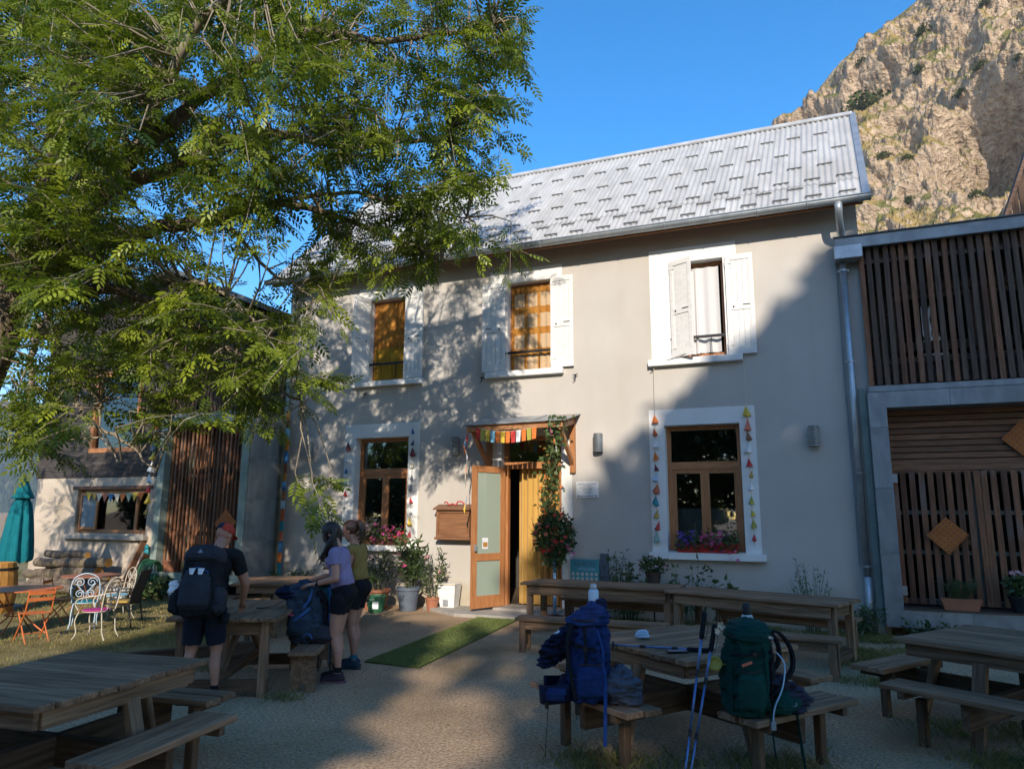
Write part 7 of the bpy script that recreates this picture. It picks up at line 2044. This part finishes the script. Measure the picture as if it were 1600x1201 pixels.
m_ = MB(); ribbon(m_, [(.24, 0, .445), (.05, 0, .425), (-.17, 0, .41), (-.25, 0, .62), (-.32, 0, .84), (-.40, 0, 1.02)], .45, .008, side=(0, 1, 0)); m_.build("sling_seat", "sling", sl)
MB().box((.03, 0, .452), (.40, .40, .04), ch=.015).build("cushion", "mustard", sl)

for o in list(COL.objects):
    if o.parent is None and o.get("category") == "garden chair": o.scale = (.80, .80, .80)
    if o.parent is None and o.get("category") == "garden table": o.scale = (.84, .84, .84)

# ================================================================== TREES
def compound_leaf():
    V = []
    def leaflet(base, d, L, w, droop):
        d = np.array([math.cos(d), math.sin(d), -droop]); d /= np.linalg.norm(d)
        s = np.array([-d[1], d[0], 0]); s /= np.linalg.norm(s)
        nrm = np.cross(d, s)
        for (a, b_) in ((0, 0), (.30, -.5), (.66, -.42), (1, 0), (.66, .42), (.30, .5)):
            V.append(np.array(base) + d * a * L + s * b_ * w + nrm * abs(b_) * w * .35)
    xs = (.24, .43, .62, .80)
    for i, x in enumerate(xs):
        z = -.10 * x * x
        L = (.30, .35, .35, .31)[i]
        leaflet((x, .006, z), .95, L, L * .34, .22); leaflet((x, -.006, z), -.95, L, L * .34, .22)
    leaflet((.93, 0, -.09), 0, .34, .12, .30)
    return np.array(V)
CL = compound_leaf()          # unit rachis; 9 leaflets of 6 points
def compound_cloud(P, D, size):
    """compound leaves at P pointing along D, blades held roughly level"""
    n = len(P)
    x = D / np.linalg.norm(D, axis=1)[:, None]
    up = np.array([0, 0, 1.0]) + npr.normal(0, .42, (n, 3))
    z = up - (up * x).sum(1)[:, None] * x; z /= np.linalg.norm(z, axis=1)[:, None]
    y = np.cross(z, x)
    Rm = np.stack([x, y, z], 2)
    V = np.einsum('nij,kj->nki', Rm, CL) * (size * npr.uniform(.55, 1.22, n))[:, None, None] + P[:, None, :]
    return V.reshape(-1, 3), np.arange(n * len(CL)).reshape(-1, 6)

def T(px, py, y):
    return np.array(on_wall(px, py, y))
ash = thing("ash_tree", "large leafy ash tree overhanging the yard from the left edge", "tree", (-9.7, -6.7, 0))
base = np.array([-9.7, -6.7, 0])
fork = np.array([-9.05, -6.42, 4.2])
limbs = [
    ([(-9.92, -6.7, -.1), (-9.85, -6.68, .5), (-9.72, -6.62, 1.6), (-9.45, -6.52, 3.0), tuple(fork)], [.44, .36, .31, .28, .25]),
    ([fork, T(75, 300, -6.1), T(95, 200, -6.0), T(122, 80, -5.85), T(150, -60, -5.7), T(170, -260, -5.5)], [.19, .16, .14, .13, .11, .06]),
    ([fork, T(130, 330, -6.2), T(200, 252, -6.0), T(290, 172, -5.7), T(380, 112, -5.4), T(480, 52, -5.2), T(620, 62, -4.9), T(770, 40, -4.5)], [.15, .13, .11, .09, .075, .06, .04, .02]),
    ([T(150, 305, -6.15), T(265, 262, -5.7), T(400, 212, -5.3), T(560, 225, -4.8), T(700, 215, -4.3)], [.12, .09, .07, .05, .02]),
    ([fork, T(120, 400, -6.1), T(232, 358, -5.7), T(290, 350, -5.5), T(345, 340, -5.3), T(440, 318, -5.0), T(560, 350, -4.6), T(690, 410, -4.2)], [.15, .12, .095, .085, .07, .055, .035, .015]),
    ([fork, T(140, 455, -6.2), T(240, 470, -5.8), T(350, 540, -5.4), T(470, 625, -5.0)], [.12, .08, .05, .035, .012]),
    ([T(60, 470, -6.4), T(95, 545, -6.3), T(118, 605, -6.2), T(130, 655, -6.1), T(180, 680, -6.0), T(245, 735, -5.9)], [.06, .04, .035, .028, .018, .008]),
    ([T(60, 500, -6.4), T(50, 570, -6.5), T(40, 640, -6.5), T(20, 700, -6.5)], [.05, .035, .025, .01]),
    ([T(150, -60, -5.7), T(300, -110, -5.2), T(560, -150, -4.7), T(790, -110, -4.2)], [.10, .08, .055, .02]),
    ([fork, T(-150, 250, -6.9), T(-350, 120, -7.3), T(-520, 60, -7.6)], [.16, .12, .08, .03]),
    ([(-9.45, -6.52, 3.0), (-10.4, -6.6, 4.2), (-11.6, -6.7, 4.6), (-12.8, -6.8, 4.6)], [.12, .09, .06, .02]),
    ([T(150, -60, -5.7), T(20, -200, -6.0), T(-120, -330, -6.3)], [.11, .08, .03]),
    ([T(200, 252, -6.0), T(300, 60, -6.2), T(420, -60, -6.3), T(540, -140, -6.2)], [.08, .06, .045, .02]),
    ([T(345, 340, -5.3), T(420, 420, -5.0), T(500, 470, -4.8)], [.03, .022, .008]),
    ([T(240, 470, -5.8), T(300, 440, -5.7), T(400, 500, -5.4), T(430, 560, -5.2)], [.035, .025, .018, .008]),
    ([T(118, 605, -6.2), T(150, 620, -6.2), T(165, 690, -6.2), T(190, 720, -6.2)], [.02, .014, .01, .006]),
    ([T(440, 318, -5.0), T(520, 300, -4.6), T(640, 320, -4.2), T(730, 340, -4.0)], [.04, .03, .02, .008]),
]
LP = []
for i, (pts, rad) in enumerate(limbs):
    o, rr = smooth_path(pts, rad)
    if i > 0:
        o[1:-1] += npr.normal(0, .012, o[1:-1].shape) + .03 * np.stack([np.sin(np.arange(len(o) - 2) * .9 + i), np.cos(np.arange(len(o) - 2) * .7 + i), np.sin(np.arange(len(o) - 2) * 1.1)], 1) * min(1, 5 * rad[-1] + .6)
    MB().tube([tuple(p - base) for p in o], rr, 12 if i < 3 else 8).build("trunk" if i == 0 else "limb", "bark" if rad[0] > .1 else "twig", ash, smooth=True)
    if i > 0: LP.append(o)
LPA = np.concatenate(LP)
clumps = [(110, 110, 190, 170, 150, -6.9, -4.9), (380, 110, 200, 160, 165, -6.6, -4.2), (610, 105, 170, 140, 120, -5.6, -3.9), (745, 55, 75, 70, 26, -5.0, -3.8), (735, 225, 55, 75, 24, -4.7, -3.7),
          (560, 265, 170, 85, 62, -5.6, -3.8), (300, 265, 200, 95, 70, -6.3, -4.6), (80, 345, 140, 120, 70, -6.9, -5.2), (200, 445, 160, 70, 54, -6.6, -5.0), (320, 535, 160, 60, 56, -6.2, -4.8), (440, 600, 70, 50, 20, -5.5, -4.6),
          (120, 555, 120, 70, 40, -6.8, -5.6), (50, 650, 75, 60, 24, -6.9, -6.1), (690, 385, 55, 45, 15, -4.6, -3.8), (600, 365, 110, 45, 24, -4.9, -3.9), (480, 470, 60, 55, 12, -5.2, -4.2), (250, 640, 110, 40, 18, -6.3, -5.6),
          (490, 765, 36, 22, 4, -5.2, -4.8), (790, 378, 22, 12, 2, -4.1, -3.9), (660, 300, 90, 40, 16, -4.8, -3.8), (520, 395, 60, 40, 10, -5.0, -4.2),
          (400, -160, 430, 150, 90, -6.6, -3.6), (-200, 180, 230, 280, 110, -8.0, -5.6), (-190, 420, 140, 150, 70, -7.6, -6.0), (70, 150, 130, 170, 80, -7.6, -6.5), (60, 370, 110, 110, 55, -7.4, -6.4), (300, 330, 160, 70, 40, -6.2, -4.8), (300, 60, 200, 100, 60, -6.8, -5.2), (730, -110, 120, 90, 26, -5.0, -3.4)]
SP = []; SD = []; ST = []; tw = MB(); ntw = 0
LPv = []; LPd = []; LPt = []
for (cx, cy, rx, ry, n, y0, y1) in clumps:
    for k in range(int(n * (.98 if cy < 330 else 1.05))):
        while True:
            u, v = rnd.uniform(-1, 1), rnd.uniform(-1, 1)
            if u * u + v * v < 1: break
        p = T(cx + u * rx, cy + v * ry, rnd.uniform(y0, y1))
        dd = np.linalg.norm(LPA - p, axis=1)
        j = int(np.argmin(dd)); q = LPA[j]
        out = p - q; L = np.linalg.norm(out)
        out = out / max(L, .05)
        ax = out * .8 + npr.normal(0, .45, 3); ax[2] -= .18; ax /= np.linalg.norm(ax)
        tl = rnd.uniform(.4, .75)
        a0 = p - ax * tl * .5
        sag = np.array([0, 0, -.10 * tl])
        if L > .12 and L < 2.4:
            m1 = q + (a0 - q) * .5 + np.array([0, 0, .07 * L]) + npr.normal(0, .03, 3)
            tw.tube([tuple(x - base) for x in (q, m1, a0, a0 + ax * tl * .5, a0 + ax * tl + sag)], [.012 + .004 * L, .010, .007, .005, .003], 5, cap=False)
        else:
            tw.tube([tuple(x - base) for x in (a0, a0 + ax * tl * .5, a0 + ax * tl + sag)], [.006, .005, .003], 5, cap=False)
        nl = rnd.randint(11, 15)
        t_s = rnd.gauss(.42, .24)
        side = np.cross(ax, [0, 0, 1.0]); side /= max(np.linalg.norm(side), 1e-3)
        for m in range(nl):
            t = (m + .6) / nl
            pos = a0 + ax * tl * t + sag * t * t
            sg = 1 if m % 2 else -1
            d = ax * .55 + side * sg * (1.0 - .5 * t) + npr.normal(0, .28, 3); d[2] -= .22
            if m == nl - 1: d = ax + sag * 2
            LPv.append(pos); LPd.append(d); LPt.append(t_s + rnd.gauss(0, .14))
def spray(p, Lmax=3.0):
    dd = np.linalg.norm(LPA - p, axis=1); q = LPA[int(np.argmin(dd))]; out = p - q; L = np.linalg.norm(out); out = out / max(L, .05)
    ax = out * .8 + npr.normal(0, .45, 3); ax[2] -= .18; ax /= np.linalg.norm(ax); tl = rnd.uniform(.4, .75)
    a0 = p - ax * tl * .5; sag = np.array([0, 0, -.10 * tl])
    if L < Lmax: tw.tube([tuple(x - base) for x in (q, q + (a0 - q) * .5 + np.array([0, 0, .07 * L]), a0, a0 + ax * tl + sag)], [.016, .010, .007, .003], 5, cap=False)
    side = np.cross(ax, [0, 0, 1.0]); side /= max(np.linalg.norm(side), 1e-3); nl = rnd.randint(11, 15); t_s = rnd.gauss(.42, .24)
    for m in range(nl):
        t = (m + .6) / nl; d = ax * .55 + side * (1 if m % 2 else -1) * (1.0 - .5 * t) + npr.normal(0, .28, 3); d[2] -= .22
        LPv.append(a0 + ax * tl * t + sag * t * t); LPd.append(d); LPt.append(t_s + rnd.gauss(0, .14))
for (c3, r3, n3) in (((-12.3, -6.7, 4.3), (1.7, 1.2, .9), 70), ((-11.2, -7.2, 5.4), (1.5, 1.2, .9), 50)):
    for k in range(n3): spray(ball(1, c3, r3, .1)[0])
LPv = np.array(LPv); LPd = np.array(LPd)
V, F = compound_cloud(LPv - base, LPd, .252)
t = np.repeat(np.clip(np.array(LPt), 0, 1), len(CL)) + npr.normal(0, .0, len(V))
crown = link("crown", fast_mesh("ash_crown", V, F, attr=np.clip(t, 0, 1)), "ash_leaf", ash)
tw.build("twigs", "twig", ash, smooth=True)

# trees on the other side of the yard, behind the viewer: they cast the wide shade
def big_tree_mesh(seed, R_, H, nleaf):
    r_ = np.random.default_rng(seed)
    cl = r_.normal(size=(150, 3)); cl /= np.linalg.norm(cl, axis=1)[:, None]
    cl = cl * (r_.random(150) ** .45)[:, None] * np.array([R_ * .82, R_ * .82, H * .36]) + np.array([0, 0, H * .60])
    k = r_.integers(0, 150, nleaf)
    P = cl[k] + r_.normal(size=(nleaf, 3)) * np.array([R_ * .13, R_ * .13, H * .055])
    return P, cl
def big_tree(label, x, y, R_, H, nleaf, seed, lsz=.42, keep=None):
    t = thing("broadleaf_tree", label, "tree", (x, y, 0), group="trees across the yard")
    P, cl = big_tree_mesh(seed, R_, H, nleaf)
    if keep is not None:
        P = P[keep(P + np.array([x, y, 0]))]; nleaf = len(P)
    V, F = leaf_cloud(P, lsz, .6, 0)
    link("crown", fast_mesh("broadleaf_crown", V, F, attr=np.repeat(np.clip(npr.normal(.5, .25, nleaf), 0, 1), 4)), "tree_leaf", t)
    b_ = MB(); b_.tube([(0, 0, -.2), (.1, 0, H * .2), (0, .1, H * .5), (.1, 0, H * .85)], [H * .026, H * .02, H * .014, H * .004], 10)
    for i in range(0, 150, 6):
        z0 = H * (.28 + .3 * rnd.random()); c = cl[i]
        b_.tube([(0, 0, min(z0, c[2])), tuple(np.array([0, 0, min(z0, c[2])]) * .4 + c * .6 + [0, 0, .3]), tuple(c)], [H * .008, H * .005, H * .002], 6, cap=False)
    b_.build("trunk", "bark", t, smooth=True)
    return t
def slanting(P):
    """one sided crowns, grown away from the gap: the outline climbs to the right"""
    xw = P[:, 0] + .364 * P[:, 1]; zw = P[:, 2] + .496 * P[:, 1]
    nz_ = .25 * fbm(P / 1.6, 3, 5) + .2 * fbm(P / 5.0, 2, 8)
    gap = (((xw + .28) / .26) ** 2 + ((zw - 2.9) / .33) ** 2 < 1) | (((xw + .5) / .18) ** 2 + ((zw - 3.75) / .18) ** 2 < 1) | (((xw - .05) / .17) ** 2 + ((zw - 2.4) / .2) ** 2 < 1)
    return ~gap & (zw < 5.38 + (xw - .2) * .90 + nz_) & (xw > -4.9 + nz_ * 3.0 - .06 * zw - 1.9 * np.exp(-((zw + 1.4) / .6) ** 2))  # unseen leaves culled to shape the shade on the house; holes make sun spots
def low_left(P):
    xw = P[:, 0] + .364 * P[:, 1]; zw = P[:, 2] + .496 * P[:, 1]; nz_ = .6 * fbm(P / 1.5, 3, 15)
    return (xw < -6.35 + nz_ * 1.6) & (xw > -10.2 + nz_) & (zw < -1.0 + nz_)  # unseen crown trimmed so its shade stops short of the sunlit strip
# placed so that their shade falls over the right of the house and most of the yard
big_tree("tall broadleaf tree across the yard behind the viewer, rightmost", 26.0, -31.0, 8.0, 29.0, 30000, 1, .45, slanting)
big_tree("tall broadleaf tree across the yard behind the viewer, second from right", 14.0, -30.0, 9.2, 21.5, 70000, 2, .5, slanting)
big_tree("broadleaf tree across the yard behind the viewer, left of the sunny gap", 2.4, -29.0, 4.6, 14.2, 30000, 3, .45, low_left)
big_tree("broadleaf tree across the yard behind the viewer, leftmost of the row", -8.5, -30.0, 5.6, 12.2, 20000, 4)
hm = None
for k in range(11):
    x = -46 + k * 6.4 + rnd.uniform(-1, 1); y = -34 + rnd.uniform(-3, 3)
    t = thing("hedge_tree", "low bushy tree in the hedge far behind the viewer, " + ("first", "second", "third", "fourth", "fifth", "sixth", "seventh", "eighth", "ninth", "tenth", "eleventh")[k] + " from the left", "tree", (x, y, 0), rnd.uniform(0, 6), group="hedge behind the viewer")
    if hm is None:
        P = ball(9000, (0, 0, 3.6), (3.9, 3.9, 3.8), .35); P += .6 * np.stack([vnoise(P * .8, s_) for s_ in (1, 2, 3)], 1)
        V, F = leaf_cloud(P, .40, .6, 0)
        hm = fast_mesh("hedge_crown", V, F, attr=np.repeat(np.clip(npr.normal(.5, .3, len(P)), 0, 1), 4)); hm.materials.append(MATS["tree_leaf"])
        tm = MB().tube([(0, 0, -.2), (.1, 0, 2.5), (0, 0, 5.5)], [.2, .14, .03], 8).mesh("hedge_trunk"); tm.materials.append(MATS["bark"])
    sc_ = rnd.uniform(.95, 1.2)
    t.scale = (sc_, sc_, sc_)
    link("crown", hm, None, t); link("trunk", tm, None, t)

# ================================================================== AIR
hz = MB(); hz.span((-3600, -760, -9), (1560, 2200, float(max(MP[:, 2].max(), HP[:, 2].max() + 26)) + 4))
ho = hz.build("haze", None)
hm_ = bpy.data.materials.new("haze_air"); hm_.use_nodes = True
hn = hm_.node_tree; hn.nodes.remove(hn.nodes["Principled BSDF"])
pv = hn.nodes.new("ShaderNodeVolumePrincipled"); pv.inputs["Color"].default_value = (.72, .84, 1, 1); pv.inputs["Density"].default_value = .00017; pv.inputs["Anisotropy"].default_value = 0.0
hn.links.new(pv.outputs[0], hn.nodes["Material Output"].inputs["Volume"])
ho.data.materials.append(hm_)
tag(ho, "thin bluish mountain haze", "haze", kind="stuff")
